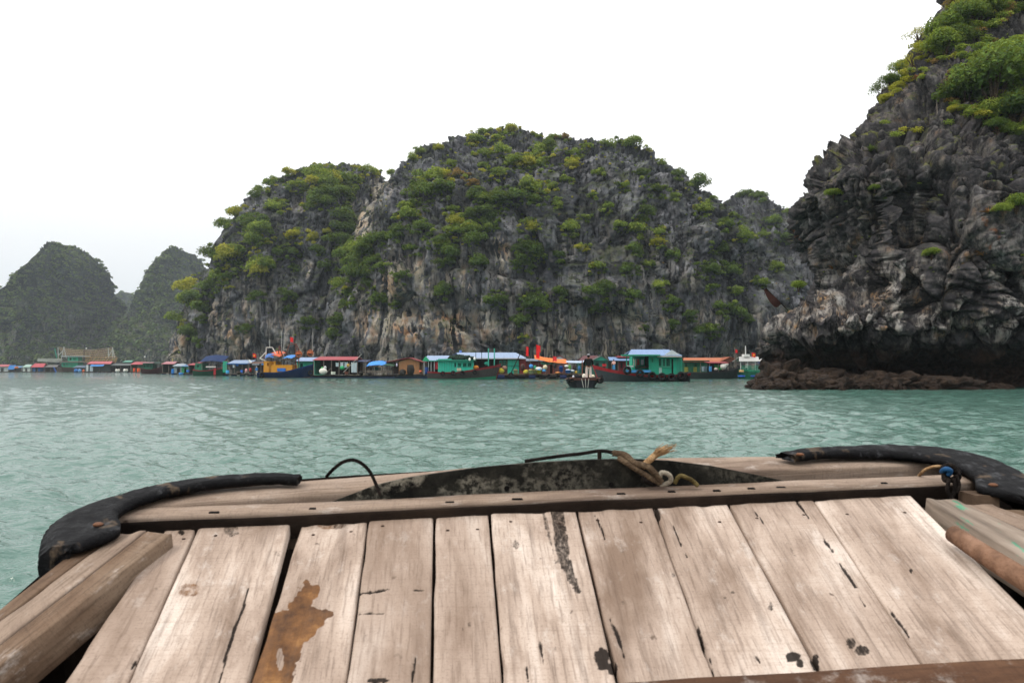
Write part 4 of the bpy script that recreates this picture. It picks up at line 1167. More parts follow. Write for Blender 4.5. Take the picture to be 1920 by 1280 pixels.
# nail slots sunk in the cross beam
slot = MB()
NAIL = paint('0d0b0a', .9, .1)
for x, y in [(585, 955), (400, 962), (843, 943), (970, 937), (1165, 927), (1260, 923), (1345, 921), (1410, 917), (1466, 915), (1660, 907)]:
    c = D(x, y, .0255) + dt * .006 - SO0
    wd = rnd.uniform(.007, .013)
    MB().hexa([c + Vector((-wd, 0, 0)) - dt * .003 - dn * .004, c + Vector((wd, 0, 0)) - dt * .003 - dn * .004, c + Vector((wd * .8, 0, 0)) + dt * .004 - dn * .004, c + Vector((-wd * .9, 0, 0)) + dt * .003 - dn * .004,
               c + Vector((-wd, 0, 0)) - dt * .003 + dn * .0008, c + Vector((wd, 0, 0)) - dt * .003 + dn * .0008, c + Vector((wd * .8, 0, 0)) + dt * .004 + dn * .0008, c + Vector((-wd * .9, 0, 0)) + dt * .003 + dn * .0008]).build('nail_slot', NAIL, sampan)

# tarred curved board standing behind the beam
def tar_mat():
    g = N('tarred_board'); p = g.objc()
    c = g.ramp(g.noise(p, 14, 6, .7), [(.35, '0e0e0d'), (.55, '24231f'), (.72, '3d3a33')])
    f = g.math('MULTIPLY', g.maprange(g.noise(g.scale(p, (1, 1, 1.4)), 9, 5, .65), .46, .58), g.maprange(g.sep(p)[0], -.6, .35, 1, .15))
    c = g.mix(g.math('MULTIPLY', f, g.maprange(g.noise(p, 70, 4, .7), .4, .6)), c, '8b8578')
    return g.done(g.bsdf(c, .8, g.bump(g.noise(p, 40, 6, .7), .6, .006), .08))
TAR = tar_mat()
def ybx(x):
    yy = float(np.interp(x, [205, 640, 1000, 1400, 1836], [971, 957, 938, 921, 903]))
    return D(x, yy, .024).y + .056
yb = ybx(1230)
top = [(612, 944), (660, 926), (700, 910), (760, 896), (820, 887), (900, 876), (1000, 867), (1100, 862), (1180, 860), (1260, 864), (1340, 874), (1420, 890), (1480, 903), (1530, 918)]
vs_ = []
for x, y in top:
    yx = ybx(x); p = at(x, y, yx); q = Vector((p.x, yx, D(x, 945, -.02).z - .02))
    vs_ += [p, p + Vector((0, .03, -.002)), q, q + Vector((0, .03, 0))]
fs_ = []
for i in range(len(top) - 1):
    a, b = 4 * i, 4 * i + 4
    fs_ += [(a, b, b + 1, a + 1), (a + 2, b + 2, b, a), (a + 1, b + 1, b + 3, a + 3), (a + 3, b + 3, b + 2, a + 2)]
fs_ += [(0, 1, 3, 2), (4 * (len(top) - 1), 4 * (len(top) - 1) + 2, 4 * (len(top) - 1) + 3, 4 * (len(top) - 1) + 1)]
tb = MB().add([p - SO0 for p in vs_], fs_).build('bow_board', TAR, sampan)
for x, y, r in [(950, 915, .006), (1146, 908, .006), (773, 908, .003)]:
    p = at(x, y, ybx(x)) - SO0
    MB().tube([p + Vector((0, .01, 0)), p + Vector((0, -.0015, 0))], r, 10).build('bolt_hole', NAIL, tb)

# side rails
plank((276, 994), (322, 998), (-8, 1213), (0, 1247), .030, .07, 'side_rail', WOOD_RAIL, 14, 1900, 21, .8)
plank((222, 998), (273, 994), (0, 1162), (-12, 1213), .028, .05, 'side_rail', WOOD_BEAM, 14, 1900, 22, 1.5)
plank((136, 1032), (202, 1012), (0, 1139), (-4, 1164), .024, .07, 'side_rail', WOOD_RAIL, 14, 1900, 23, 2.5)
def green_flake():
    g = N('rail_with_green_paint'); uv = g.attr('grain', True)
    gr = g.noise(g.scale(uv, (34, 2.4, 1)), 1.0, 6, .62, .5)
    c = g.ramp(gr, [(.3, '52473e'), (.55, '7f7164'), (.72, '9c8f82')])
    c = g.mix(g.maprange(g.noise(g.scale(uv, (40, 10, 1)), 1.0, 4, .65), .58, .64, 0, .75), c, g.ramp(gr, [(.3, '1d5a45'), (.7, '3f9a78')]))
    return g.done(g.bsdf(c, .75, g.bump(gr, .4, .004), .25))
plank((1738, 935), (1790, 934), (1920, 1047), (1936, 1000), .022, .07, 'side_rail', green_flake(), 16, 1500, 24, 1.5)
plank((1806, 946), (1862, 946), (1940, 1002), (1960, 978), .021, .05, 'side_rail', WOOD_BEAM, 12, 1500, 25, 1.5)
plank((1866, 952), (1915, 954), (1962, 980), (1985, 968), .020, .07, 'side_rail', WOOD_RAIL, 12, 1500, 26, 1.5)
mb = MB(); c = D(1838, 936, .02) - SO0
mb.box(c.x - .02, c.x + .03, c.y - .02, c.y + .05, c.z - .05, c.z + .012); mb.build('rail_block', OLDWOOD, sampan)

# loose bamboo pole lying between deck and rail
bp = [D(1787, 1000, .03), D(1850, 1042, .03), D(1925, 1088, .03), D(2060, 1180, .03), D(2200, 1290, .03)]
pole = MB().tube(bp, [.017, .019, .020, .021, .021], 14)
po = pole.build('bamboo_pole', build_wood('worn_pole', ('4d392e', '7d5f4c', '947562'), 5), None, True)
tag(po, 'smooth brown bamboo pole lying between the deck and the green flecked rail', 'pole')

# hull below
out = [(-420, 1470), (0, 1139), (100, 1052), (118, 1000), (230, 948), (420, 905), (640, 888), (1000, 868), (1400, 858), (1700, 852), (1830, 862), (1900, 905), (1918, 955), (2050, 1010), (2500, 1200)]
tp = [D(x, y + 4, -.03) for x, y in out]
tp = [Vector((tp[0].x - .05, -2.0, .62))] + tp + [Vector((tp[-1].x + .05, -2.0, .62))]
vs_ = []
for p in tp:
    q = Vector((p.x * .82, (p.y - 1.2) * .86 + 1.2 if p.y > 0 else p.y, -.25)); vs_ += [p, q]
fs_ = [(2 * i, 2 * i + 2, 2 * i + 3, 2 * i + 1) for i in range(len(tp) - 1)] + [(0, 1, 2 * len(tp) - 1, 2 * len(tp) - 2)]
MB().add([p - SO0 for p in vs_], fs_).build('hull', DARKWOOD, sampan)
fl = [Vector((p.x * .96, p.y - (.06 if p.y > 1 else 0), .42)) for p in tp]
MB().add([p - SO0 for p in fl], [tuple(range(len(fl)))[::-1]]).build('inner_floor', DARKWOOD, sampan)

# tyre strips nailed round the bow corners
def tyre_mat():
    g = N('tyre_rubber'); p = g.objc()
    n = g.noise(p, 22, 6, .65)
    c = g.ramp(n, [(.35, '08080a'), (.6, '151517'), (.78, '2b2a2c')])
    c = g.mix(g.maprange(g.noise(g.scale(p, (1, 1, .4)), 18, 5, .6), .58, .68, 0, .5), c, '6d5c4a')
    c = g.mix(g.maprange(g.noise(g.scale(p, (1, .4, 1)), 34, 6, .75), .54, .7, 0, .55), c, '58595c')
    return g.done(g.bsdf(c, g.maprange(n, .3, .7, .45, .8), g.bump(g.noise(p, 60, 6, .7), .9, .006), .1))
TYRE = tyre_mat()
def fender(O, I, hts, lo, li, label_part='tyre_fender'):
    n = 150
    def res(pts, lift):
        q = [D(x, y, lift) for x, y in pts]; t = np.linspace(0, len(q) - 1, n)
        # smooth spline through the points
        def cr_(k):
            y_ = np.array([v[k] for v in q]); i = np.clip(np.floor(t).astype(int), 0, len(q) - 2); f = t - i
            g0 = y_[np.clip(i - 1, 0, None)]; g1 = y_[i]; g2 = y_[i + 1]; g3 = y_[np.clip(i + 2, None, len(q) - 1)]
            return .5 * (2 * g1 + (g2 - g0) * f + (2 * g0 - 5 * g1 + 4 * g2 - g3) * f * f + (3 * g1 - g0 - 3 * g2 + g3) * f ** 3)
        return np.stack([cr_(0), cr_(1), cr_(2)], -1)
    o_, i_ = res(O, lo), res(I, li)
    h = np.interp(np.linspace(0, 1, n), np.linspace(0, 1, len(hts)), hts)[:, None]
    nn = np.array(dn); outd = o_ - i_; outd -= (outd @ nn)[:, None] * nn; wid = np.linalg.norm(outd, axis=1, keepdims=True); outd /= wid + 1e-9
    wid = np.minimum(wid, .16)
    prof = []
    prof.append(i_ - nn * .012); prof.append(i_); prof.append(i_ + outd * wid * .12 + nn * .004)
    prof.append(i_ + outd * wid * .45 + nn * .007 * np.minimum(wid / .06, 1)); prof.append(i_ + outd * wid * .78 + nn * .004)
    prof.append(o_ - outd * .006 + nn * .002); prof.append(o_ + outd * .004 - nn * h * .1); prof.append(o_ + outd * np.minimum(h * .12, .010) - nn * h * .35); prof.append(o_ + outd * np.minimum(h * .12, .010) - nn * h * .7); prof.append(o_ + outd * .002 - nn * h)
    prof.append(o_ - outd * .012 - nn * h); prof.append(o_ - outd * .010 - nn * h * .3); prof.append(o_ - outd * np.minimum(wid * .3, .03) - nn * .012)
    P = np.stack(prof, 1); k = len(prof)
    # tread grooves
    ss = np.arange(n)
    wob = .0034 * fbm(P.reshape(-1, 3) * 34, 80, 4).reshape(n, k)
    P += nn * wob[..., None]
    blk = ((ss // 3) % 2).astype(float)[:, None, None] * .0035 * np.clip(h / .06, .3, 1)[:, :, None]     # tread blocks on the outer side
    P[:, 6:9] += (outd[:, None] * blk)
    rib = np.array([0, 0, .0028, -.001, .0028, -.001, 0, 0, 0, 0, 0, 0, 0])[None, :, None]
    P += nn * rib
    Fc = grid_faces(n, k, True)
    caps = np.array([[i, i + 1, k - 2 - i, k - 1 - i] for i in range((k - 1) // 2)])
    me = mesh_np('tyre_fender', P.reshape(-1, 3) - np.array(SO0), np.vstack([Fc, caps, caps + (n - 1) * k]), True)
    return obj('tyre_fender', me, TYRE, sampan)
fa = fender([(566, 892), (500, 889), (400, 895), (300, 909), (215, 930), (145, 952), (100, 978), (84, 1004), (82, 1034)],
       [(556, 900), (500, 899), (400, 908), (318, 922), (256, 942), (222, 962), (226, 982), (214, 1000), (150, 1024)], [.010, .014, .02, .035, .06, .08, .085, .085], .045, .046)
fb = fender([(1456, 851), (1510, 843), (1580, 838), (1660, 835), (1740, 836), (1815, 846), (1880, 866), (1940, 900), (2000, 960)],
       [(1492, 857), (1540, 852), (1600, 851), (1670, 852), (1735, 859), (1790, 872), (1826, 892), (1836, 914), (1900, 930)], [.010, .014, .02, .04, .065, .09, .09, .09], .045, .046)
for f_, x, y in [(fa, 184, 982), (fb, 1862, 908), (fb, 1500, 851)]:
    c = D(x, y, .054) - SO0
    MB().lathe([(.009, -.003), (.010, 0), (.006, .003)], 12, c).build('bolt_head', paint('6a4630', .6, .4, 30), f_)

# ropes
def twist(path, R, r, turns, n=120):
    mb = MB()
    pts = [Vector(p) for p in path]; L = [0]
    for i in range(1, len(pts)): L.append(L[-1] + (pts[i] - pts[i - 1]).length)
    for s_ in range(3):
        q = []
        for i in range(n):
            t = i / (n - 1) * L[-1]
            c = Vector([float(np.interp(t, L, [p[k] for p in pts])) for k in range(3)])
            t2 = min(t + L[-1] * .02, L[-1]); c2 = Vector([float(np.interp(t2, L, [p[k] for p in pts])) for k in range(3)]); d = (c2 - c)
            d = d.normalized() if d.length > 1e-6 else Vector((1, 0, 0))
            a = d.cross(Vector((0, 0, 1))).normalized(); b = a.cross(d)
            w_ = 2 * math.pi * (turns * t / L[-1] + s_ / 3)
            q.append(c + (a * math.cos(w_) + b * math.sin(w_)) * R)
        mb.tube(q, r, 6)
    return mb
ROPE = build_wood('old_rope', ('2a221b', '5d4d3d', '85735d'), 14)
ROPED = build_wood('dark_rope', ('0d0b0a', '1f1a18', '3a322d'), 14)
STRAW = build_wood('frayed_rope', ('6b5138', '9a7b59', 'c0a27c'), 20)
def smooth(pts, n=40):
    q = [Vector(p) for p in pts]; out_ = []
    for j in range(n):
        t = j / (n - 1) * (len(q) - 1); i = min(int(t), len(q) - 2); f = t - i
        g0, g1, g2, g3 = q[max(i - 1, 0)], q[i], q[i + 1], q[min(i + 2, len(q) - 1)]
        out_.append(.5 * (2 * g1 + (g2 - g0) * f + (2 * g0 - 5 * g1 + 4 * g2 - g3) * f * f + (3 * g1 - g0 - 3 * g2 + g3) * f ** 3))
    return out_
y6 = ybx(680)
o = twist(smooth([at(612, 893, y6 + .06), at(625, 879, y6 + .03), at(645, 865, y6 + .01), at(668, 863, y6 - .02), at(690, 880, y6 - .02), at(702, 902, y6 - .02), at(712, 926, y6 - .02)]), .0022, .0024, 40).build('rope_loop', ROPED)
tag(o, 'thin dark rope loop arching over the curved black bow board', 'rope')
mr = empty('mooring_rope', D(1230, 890, .05)); tag(mr, 'twisted brown mooring rope knotted over the black bow board with frayed end', 'rope')
MO = mr.location
def rel(pts): return [p - MO for p in pts]
twist(rel(smooth([at(985, 864, yb + .06), at(1040, 856, yb + .05), at(1090, 850, yb + .04), at(1125, 845, yb + .02), at(1150, 848, yb)])), .0022, .0026, 24).build('strand', ROPED, mr)
twist(rel(smooth([at(1150, 849, yb), at(1172, 853, yb - .01), at(1190, 868, yb - .03), at(1214, 874, yb - .035), at(1230, 890, yb - .035), at(1240, 904, yb - .03)])), .0040, .0040, 11).build('strand', ROPE, mr)
twist(rel(smooth([at(1160, 858, yb - .01), at(1185, 874, yb - .03), at(1210, 890, yb - .035), at(1236, 906, yb - .03)])), .0034, .0035, 11).build('strand', ROPE, mr)
twist(rel(smooth([at(1204, 876, yb - .03), at(1218, 862, yb - .03), at(1230, 852, yb - .02), at(1246, 844, yb - .02)])), .004, .004, 5).build('strand', STRAW, mr)
fr = MB(); b0 = at(1222, 858, yb - .025)
for i in range(46):
    e_ = at(rnd.uniform(1236, 1270), rnd.uniform(830, 846), yb + rnd.uniform(-.04, .01)); mid = b0.lerp(e_, .5) + Vector((rnd.uniform(-.006, .006), 0, rnd.uniform(-.004, .006)))
    fr.tube(rel([b0, mid, e_]), [.0014, .001, .0005], 4)
fr.build('frayed_end', STRAW, mr)
twist(rel(smooth([at(1236, 903, yb - .03), at(1240, 886, yb - .035), at(1255, 890, yb - .04), at(1257, 902, yb - .035), at(1240, 908, yb - .03), at(1236, 896, yb - .03)])), .0028, .003, 12).build('eye_splice', build_wood('pale_twine', ('6f675b', '938a7c', 'aba294'), 20), mr)
twist(rel(smooth([at(1206, 880, yb - .03), at(1208, 898, yb - .035), at(1222, 906, yb - .03), at(1240, 905, yb - .03)])), .003, .0032, 12).build('loop', ROPED, mr)
twist(rel(smooth([at(1265, 905, yb - .03), at(1275, 892, yb - .035), at(1290, 896, yb - .035), at(1300, 902, yb - .03), at(1308, 910, yb - .03)])), .0026, .0028, 12).build('loop', build_wood('olive_twine', ('3a3120', '5e5233', '7c6f49'), 20), mr)
MB().tube(rel([at(1124, 846, yb + .02), at(1124, 862, yb + .02)]), .005, 8).build('peg', DARKWOOD, mr)
ks = empty('knotted_strap', D(1778, 890, .06)); tag(ks, 'black knotted strap with blue tape tied round the end of the cross beam', 'strap')
KO = ks.location
yk = D(1778, 890, .04).y
kn = MB()
for j in range(4):
    q = smooth([at(1768 + j * 6, 876 + j * 3, yk - .02), at(1782 + j * 4, 872 + j * 5, yk - .045), at(1796, 884 + j * 4, yk - .03), at(1788 - j * 5, 900, yk - .045), at(1772, 892 - j * 3, yk - .03), at(1768 + j * 6, 876 + j * 3, yk - .02)], 30)
    kn.tube([p - KO for p in q], .0062, 8)
kn.build('knot', ROPED, ks, True)
for tail in ([(1788, 896), (1790, 915), (1782, 940), (1768, 958)], [(1780, 898), (1776, 918), (1784, 938), (1776, 966)], [(1792, 890), (1798, 908), (1792, 926)]):
    MB().tube([p - KO for p in smooth([at(x, y, yk - .055) for x, y in tail], 16)], [.0045] * 15 + [.002], 7).build('tail', ROPED, ks, True)
MB().tube([p - KO for p in smooth([at(1766, 884, yk - .03), at(1773, 879, yk - .05), at(1782, 882, yk - .052), at(1778, 890, yk - .045)], 14)], .006, 8).build('blue_tape', paint('15456e', .5, .3), ks, True)
o = MB().tube(smooth([D(1722, 893, .02), D(1735, 880, .05), D(1755, 874, .06), D(1780, 876, .05)], 20), .0035, 7).build('cane_loop', STRAW, None, True)
tag(o, 'thin yellowish cane loop tucked behind the end of the cross beam', 'cane')
# ------------------------------------------------------------------ the floating village
def sheet(col, name='roof_sheet', rough=.5, spec=.4):
    """corrugated sheet, streaked"""
    key = ('sheet', col)
    if key in _PM: return _PM[key]
    g = N('sheet_' + col); p = g.objc(); c = tuple(v * .62 for v in lin(col))
    st = g.noise(g.scale(p, (3.0, .5, .5)), 1.2, 5, .65); n1 = g.noise(p, .7, 4, .6)
    k = g.mix(g.ramp(st, [(.4, 0.0), (.7, .5)]), c, tuple(v * .62 for v in c))
    k = g.mix(g.ramp(n1, [(.5, 0.0), (.75, .45)]), k, tuple(.6 * v + .06 for v in c))
    wv = g.n('ShaderNodeTexWave'); g.set(wv.inputs['Vector'], p); wv.inputs['Scale'].default_value = 1.6
    _PM[key] = g.done(g.bsdf(k, rough, g.bump(wv.outputs['Fac'], .4, .04), spec))
    return _PM[key]
C_TEAL, C_TEAL2, C_GREEN, C_BLUE, C_NAVY = '2f9c86', '3aa892', '2c6b50', '2f74b8', '1d2f52'
C_RED, C_MAROON, C_ORANGE, C_YEL, C_TAN, C_BROWN = 'a02a30', '5d2a2c', 'd9702c', 'd58f22', 'a5764f', '5a4034'
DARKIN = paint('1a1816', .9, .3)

class T:
    """one floating thing, laid out in photograph pixels at its own distance"""
    def __init__(s, name, label, cat, pc, d, group='floating village along the foot of the island', rz=0.0):
        s.pc, s.d, s.s = pc, d, d / F
        s.r = empty(name, ((pc - 960) * s.s, d, 0), rz); tag(s.r, label, cat, group)
    def X(s, px): return (px - s.pc) * s.s
    def Z(s, py): return EYE - (py - YH) * s.s
    def w(s, px, py, y=0.0): return (s.X(px), y, s.Z(py))
    def box(s, name, x0, x1, yt, yb_, ya, y2, m, parent=None):
        return MB().box(s.X(x0), s.X(x1), ya, y2, s.Z(yb_), s.Z(yt)).build(name, m, parent or s.r)
    def post(s, px, yt, yb_, y, m=GREYWOOD, r=.045, name='post', dx=0, parent=None):
        return MB().tube([s.w(px, yb_, y), s.w(px + dx, yt, y)], r, 6).build(name, m, parent or s.r)
    def roof(s, xr0, xr1, yr, xe0, xe1, ye, ya, y2, m, th=.07, name='roof'):
        ym = (ya + y2) / 2
        p = lambda px, py, y: Vector(s.w(px, py, y))
        A, B, C, D_, E_, G = p(xe0, ye, ya), p(xe1, ye, ya), p(xe1, ye, y2), p(xe0, ye, y2), p(xr0, yr, ym), p(xr1, yr, ym)
        dz = Vector((0, 0, -th)); v = [A, B, C, D_, E_, G]; v += [q + dz for q in v]
        f = [(0, 1, 5, 4), (2, 3, 4, 5), (6, 10, 11, 7), (8, 11, 10, 9), (0, 6, 7, 1), (2, 8, 9, 3), (0, 4, 10, 6), (4, 3, 9, 10), (1, 7, 11, 5), (5, 11, 8, 2)]
        return MB().add(v, f).build(name, m, s.r)
    def shed(s, x0, x1, yback, yfront, ya, y2, m, th=.06, name='roof', skew=0):
        p = lambda px, py, y: Vector(s.w(px, py, y))
        v = [p(x0, yfront, ya), p(x1, yfront, ya), p(x1 + skew, yback, y2), p(x0 + skew, yback, y2)]; dz = Vector((0, 0, -th))
        return MB().hexa([q + dz for q in v] + v).build(name, m, s.r)
    def gable_cam(s, x0, x1, xm, yr, ye, ya, y2, m, wm=None, th=.07):
        p = lambda px, py, y: Vector(s.w(px, py, y))
        v = [p(x0, ye, ya), p(xm, yr, ya), p(x1, ye, ya), p(x0, ye, y2), p(xm, yr, y2), p(x1, ye, y2)]; dz = Vector((0, 0, -th)); v += [q + dz for q in v]
        MB().add(v, [(0, 1, 4, 3), (1, 2, 5, 4), (6, 9, 10, 7), (7, 10, 11, 8), (0, 6, 7, 1), (1, 7, 8, 2), (3, 4, 10, 9), (4, 5, 11, 10), (0, 3, 9, 6), (2, 8, 11, 5)]).build('roof', m, s.r)
        if wm:
            q = [p(x0 + 2, ye, ya + .15), p(x1 - 2, ye, ya + .15), p(xm, yr + 1, ya + .15)]
            MB().add(q + [a + Vector((0, .06, 0)) for a in q], [(0, 1, 2), (3, 5, 4), (0, 3, 4, 1), (1, 4, 5, 2), (2, 5, 3, 0)]).build('gable', wm, s.r)
    def wall(s, x0, x1, yt, yb_, ya, m, openings=(), th=.08, name='wall'):
        """front wall with real openings (x0, x1, ytop, ybottom)"""
        mb = MB(); xs = sorted({x0, x1} | {v for o in openings for v in o[:2]})
        for a, b in zip(xs, xs[1:]):
            cuts = sorted((o[2], o[3]) for o in openings if o[0] <= a + 1e-6 and o[1] >= b - 1e-6)
            z = yt
            for c0, c1 in cuts:
                if c0 > z: mb.box(s.X(a), s.X(b), ya, ya + th, s.Z(c0), s.Z(z))
                z = c1
            if z < yb_: mb.box(s.X(a), s.X(b), ya, ya + th, s.Z(yb_), s.Z(z))
        return mb.build(name, m, s.r)
    def shell(s, x0, x1, yt, yb_, ya, y2, m, openings=(), inner=DARKIN):
        s.wall(x0, x1, yt, yb_, ya, m, openings)
        s.box('side_wall', x0, x0 + .08 / s.s, yt, yb_, ya + .08, y2, m); s.box('side_wall', x1 - .08 / s.s, x1, yt, yb_, ya + .08, y2, m)
        s.box('rear_wall', x0, x1, yt, yb_, y2, y2 + .08, m)
        s.box('floor', x0, x1, yb_ - .1, yb_ + .6, ya, y2, OLDWOOD)
    def window(s, x0, x1, yt, yb_, ya, fm, bars=1):
        t = .035; mb = MB(); X0, X1, Z0, Z1 = s.X(x0), s.X(x1), s.Z(yb_), s.Z(yt)
        mb.box(X0, X1, ya - .03, ya + .05, Z1 - t, Z1).box(X0, X1, ya - .03, ya + .05, Z0, Z0 + t).box(X0, X0 + t, ya - .03, ya + .05, Z0, Z1).box(X1 - t, X1, ya - .03, ya + .05, Z0, Z1)
        for k in range(bars):
            x = X0 + (X1 - X0) * (k + 1) / (bars + 1); mb.box(x - .015, x + .015, ya - .01, ya + .03, Z0, Z1)
        return mb.build('window_frame', fm, s.r)
    def door(s, x0, x1, yt, yb_, ya, m):
        d = s.box('door', x0, x1, yt, yb_, ya - .03, ya + .03, m)
        MB().box(s.X(x1) - .12, s.X(x1) - .08, ya - .07, ya - .03, s.Z((yt + yb_) / 2) - .05, s.Z((yt + yb_) / 2) + .05).build('handle', DARKIN, d)
        return d
    def raft(s, x0, x1, yt, ya, y2, m=None, floats='20304a', n=None):
        X0, X1, z = s.X(x0), s.X(x1), s.Z(yt)
        s.box('platform', x0, x1, yt, yt + max(.10 / s.s, .6), ya, y2, m or OLDWOOD)
        n = n or max(2, int((X1 - X0) / 1.3))
        for k in range(n):
            x = X0 + (X1 - X0) * (k + .5) / n
            MB().tube([(x - .45, ya + .35, max(.05, z - .42)), (x + .45, ya + .35, max(.05, z - .42))], min(.28, max(.12, z - .1)), 10).build('float_drum', paint(floats, .6, .5), s.r)
    def cloth(s, x0, x1, yt, yb_, y, m, name='cloth', seed=0, sag=.12, slope=0.0, depth=1.2, dome=0):
        """a sagging tarpaulin sheet from the front edge back"""
        n, k = 12, 6; vs = []; q = random.Random(seed)
        for j in range(k):
            for i in range(n):
                u, v = i / (n - 1), j / (k - 1)
                z = s.Z(yb_ + (yt - yb_) * v) - sag * 4 * (u * (1 - u)) * (1 if not dome else -dome) + q.uniform(-.03, .03) + slope * (u - .5)
                vs.append((s.X(x0 + (x1 - x0) * u), y + depth * v, z))
        fs = [(j * n + i, j * n + i + 1, (j + 1) * n + i + 1, (j + 1) * n + i) for j in range(k - 1) for i in range(n - 1)]
        o = MB().add(vs, fs).build(name, m, s.r); o.modifiers.new('thick', 'SOLIDIFY').thickness = .02
        return o
    def hang(s, x0, x1, yt, yb_, y, m, seed=0, name='hanging_sheet'):
        n, k = 9, 5; vs = []; q = random.Random(seed)
        for j in range(k):
            for i in range(n):
                u, v = i / (n - 1), j / (k - 1)
                vs.append((s.X(x0 + (x1 - x0) * u) + q.uniform(-.03, .03) * v, y + .09 * math.sin(u * 14 + seed) * (.3 + v), s.Z(yt + (yb_ - yt) * v) - (.08 * math.sin(u * 3.14) if j == 0 else 0)))
        fs = [(j * n + i, j * n + i + 1, (j + 1) * n + i + 1, (j + 1) * n + i) for j in range(k - 1) for i in range(n - 1)]
        o = MB().add(vs, fs).build(name, m, s.r); o.modifiers.new('thick', 'SOLIDIFY').thickness = .012
        return o
    def flag(s, px, py_, w_, h_, y, ybase, star=True, pole=True, m=None, tilt=0.0):
        """a flag on its staff; the cloth is its own sub-part"""
        X0, Z1 = s.X(px), s.Z(py_)
        st = MB().tube([(X0 - tilt, y, s.Z(ybase)), (X0, y, Z1 + .05)], .025, 6).build('flag_staff', GREYWOOD, s.r)
        n, k = 9, 5; vs = []; W_, H_ = w_ * s.s, h_ * s.s
        for j in range(k):
            for i in range(n):
                u, v = i / (n - 1), j / (k - 1)
                vs.append((X0 + W_ * u, y - .03 + .12 * W_ * math.sin(u * 6 + v), Z1 - H_ * v - .25 * W_ * u * u))
        fs = [(j * n + i, j * n + i + 1, (j + 1) * n + i + 1, (j + 1) * n + i) for j in range(k - 1) for i in range(n - 1)]
        f = MB().add(vs, fs).build('flag', m or paint('d81f22', .7, .15), st); f.modifiers.new('thick', 'SOLIDIFY').thickness = .01
        if star:
            R_ = H_ * .3; c = (X0 + W_ * .5, y - .03 - .14 * W_ - .02, Z1 - H_ * .5 - .06 * W_)
            pts = [(c[0] + (R_ if i % 2 == 0 else R_ * .4) * math.sin(i * math.pi / 5), c[1] + .02, c[2] + (R_ if i % 2 == 0 else R_ * .4) * math.cos(i * math.pi / 5)) for i in range(10)]
            MB().add(pts + [(a, b - .012, d2) for a, b, d2 in pts], [tuple(range(10)), tuple(range(19, 9, -1))] + [(i, (i + 1) % 10, 10 + (i + 1) % 10, 10 + i) for i in range(10)]).build('star', paint('e8c52a', .7, .1), st)

def hull(t, xb, xs, ysheer, yw, beam_, mats, bands=(0, .22, .86, 1.0), deck=.75, bow_rake=.5, stern_w=.6, thick=None, y0=0.0):
    """a wooden hull. xb, xs: pixel of the bow tip and of the stern; ysheer: rows of the gunwale from stern to bow; mats: bottom, side, gunwale"""
    L = t.X(xb) - t.X(xs); n = 26; m_ = 9
    S = np.linspace(0, 1, n)
    sh = np.interp(S, np.linspace(0, 1, len(ysheer)), [t.Z(y) for y in ysheer])
    kz = -.35
    b = beam_ / 2 * np.clip(np.where(S < .55, stern_w + (1 - stern_w) * np.sin(S / .55 * math.pi / 2), np.cos(np.clip((S - .55) / .45, 0, 1) ** 1.5 * math.pi / 2) ** .8), .02, 1)
    rows_ = np.linspace(0, 1, m_)
    Pts = np.zeros((2, n, m_, 3))
    for i in range(n):
        for j, v in enumerate(rows_):
            z = kz + (sh[i] - kz) * v
            flare = .55 + .45 * v ** .6
            rk = (1 - v) * bow_rake * L * .16 * max(0, (S[i] - .6) / .4) ** 1.5
            x = t.X(xs) + L * S[i] - rk
            for sd, sg in enumerate((-1, 1)):
                Pts[sd, i, j] = (x, y0 + sg * b[i] * flare, z)
    names = ('hull_bottom', 'hull_side', 'gunwale')
    for bi in range(3):
        js = [j for j, v in enumerate(rows_) if bands[bi] - 1e-6 <= v <= bands[bi + 1] + 1e-6]
        lo, hi = bands[bi], bands[bi + 1]
        vv = sorted({lo, hi} | {rows_[j] for j in js})
        mb = MB()
        for sd in (0, 1):
            vs = []
            for i in range(n):
                for v in vv:
                    p = [float(np.interp(v, rows_, Pts[sd, i, :, k])) for k in range(3)]
                    if bi == 2: p[1] += (-.03 if sd == 0 else .03)
                    vs.append(p)
            k = len(vv)
            fs = [(i * k + j, (i + 1) * k + j, (i + 1) * k + j + 1, i * k + j + 1) for i in range(n - 1) for j in range(k - 1)]
            if sd: fs = [f[::-1] for f in fs]
            mb.add(vs, fs)
            if sd == 0:
                tr0 = vs[:k]
            else:
                mb.add(tr0 + vs[:k], [(j, j + 1, k + j + 1, k + j) for j in range(k - 1)])
        if bi == 2:
            mb2 = []
            for i in range(n):
                a = Pts[0, i, -1]; c = Pts[1, i, -1]; mb2 += [(a[0], a[1] - .03, a[2]), (a[0], a[1] + .12, a[2]), (c[0], c[1] - .12, c[2]), (c[0], c[1] + .03, c[2])]
            mb.add(mb2, [f for i in range(n - 1) for f in ((4 * i, 4 * i + 4, 4 * i + 5, 4 * i + 1), (4 * i + 2, 4 * i + 6, 4 * i + 7, 4 * i + 3))])
        mb.build(names[bi], mats[bi], t.r)
    vs = []
    for i in range(n):
        for sd in (0, 1):
            p = [float(np.interp(deck, rows_, Pts[sd, i, :, k])) for k in range(3)]; vs.append(p)
    MB().add(vs, [(2 * i, 2 * i + 2, 2 * i + 3, 2 * i + 1) for i in range(n - 1)]).build('deck', OLDWOOD, t.r)
    # stem post at the bow
    MB().tube([tuple(Pts[0, -1, 0] * .5 + Pts[1, -1, 0] * .5), tuple(Pts[0, -1, -1] * .5 + Pts[1, -1, -1] * .5 + np.array([0, 0, .08]))], .07, 6).build('stem_post', mats[2], t.r)
    return Pts

def tyres(t, lst, y, R_=.32):
    for px, py in lst: MB().torus((t.X(px), y, t.Z(py)), R_ * .7, R_ * .3).build('tyre', RUBBER, t.r, True)

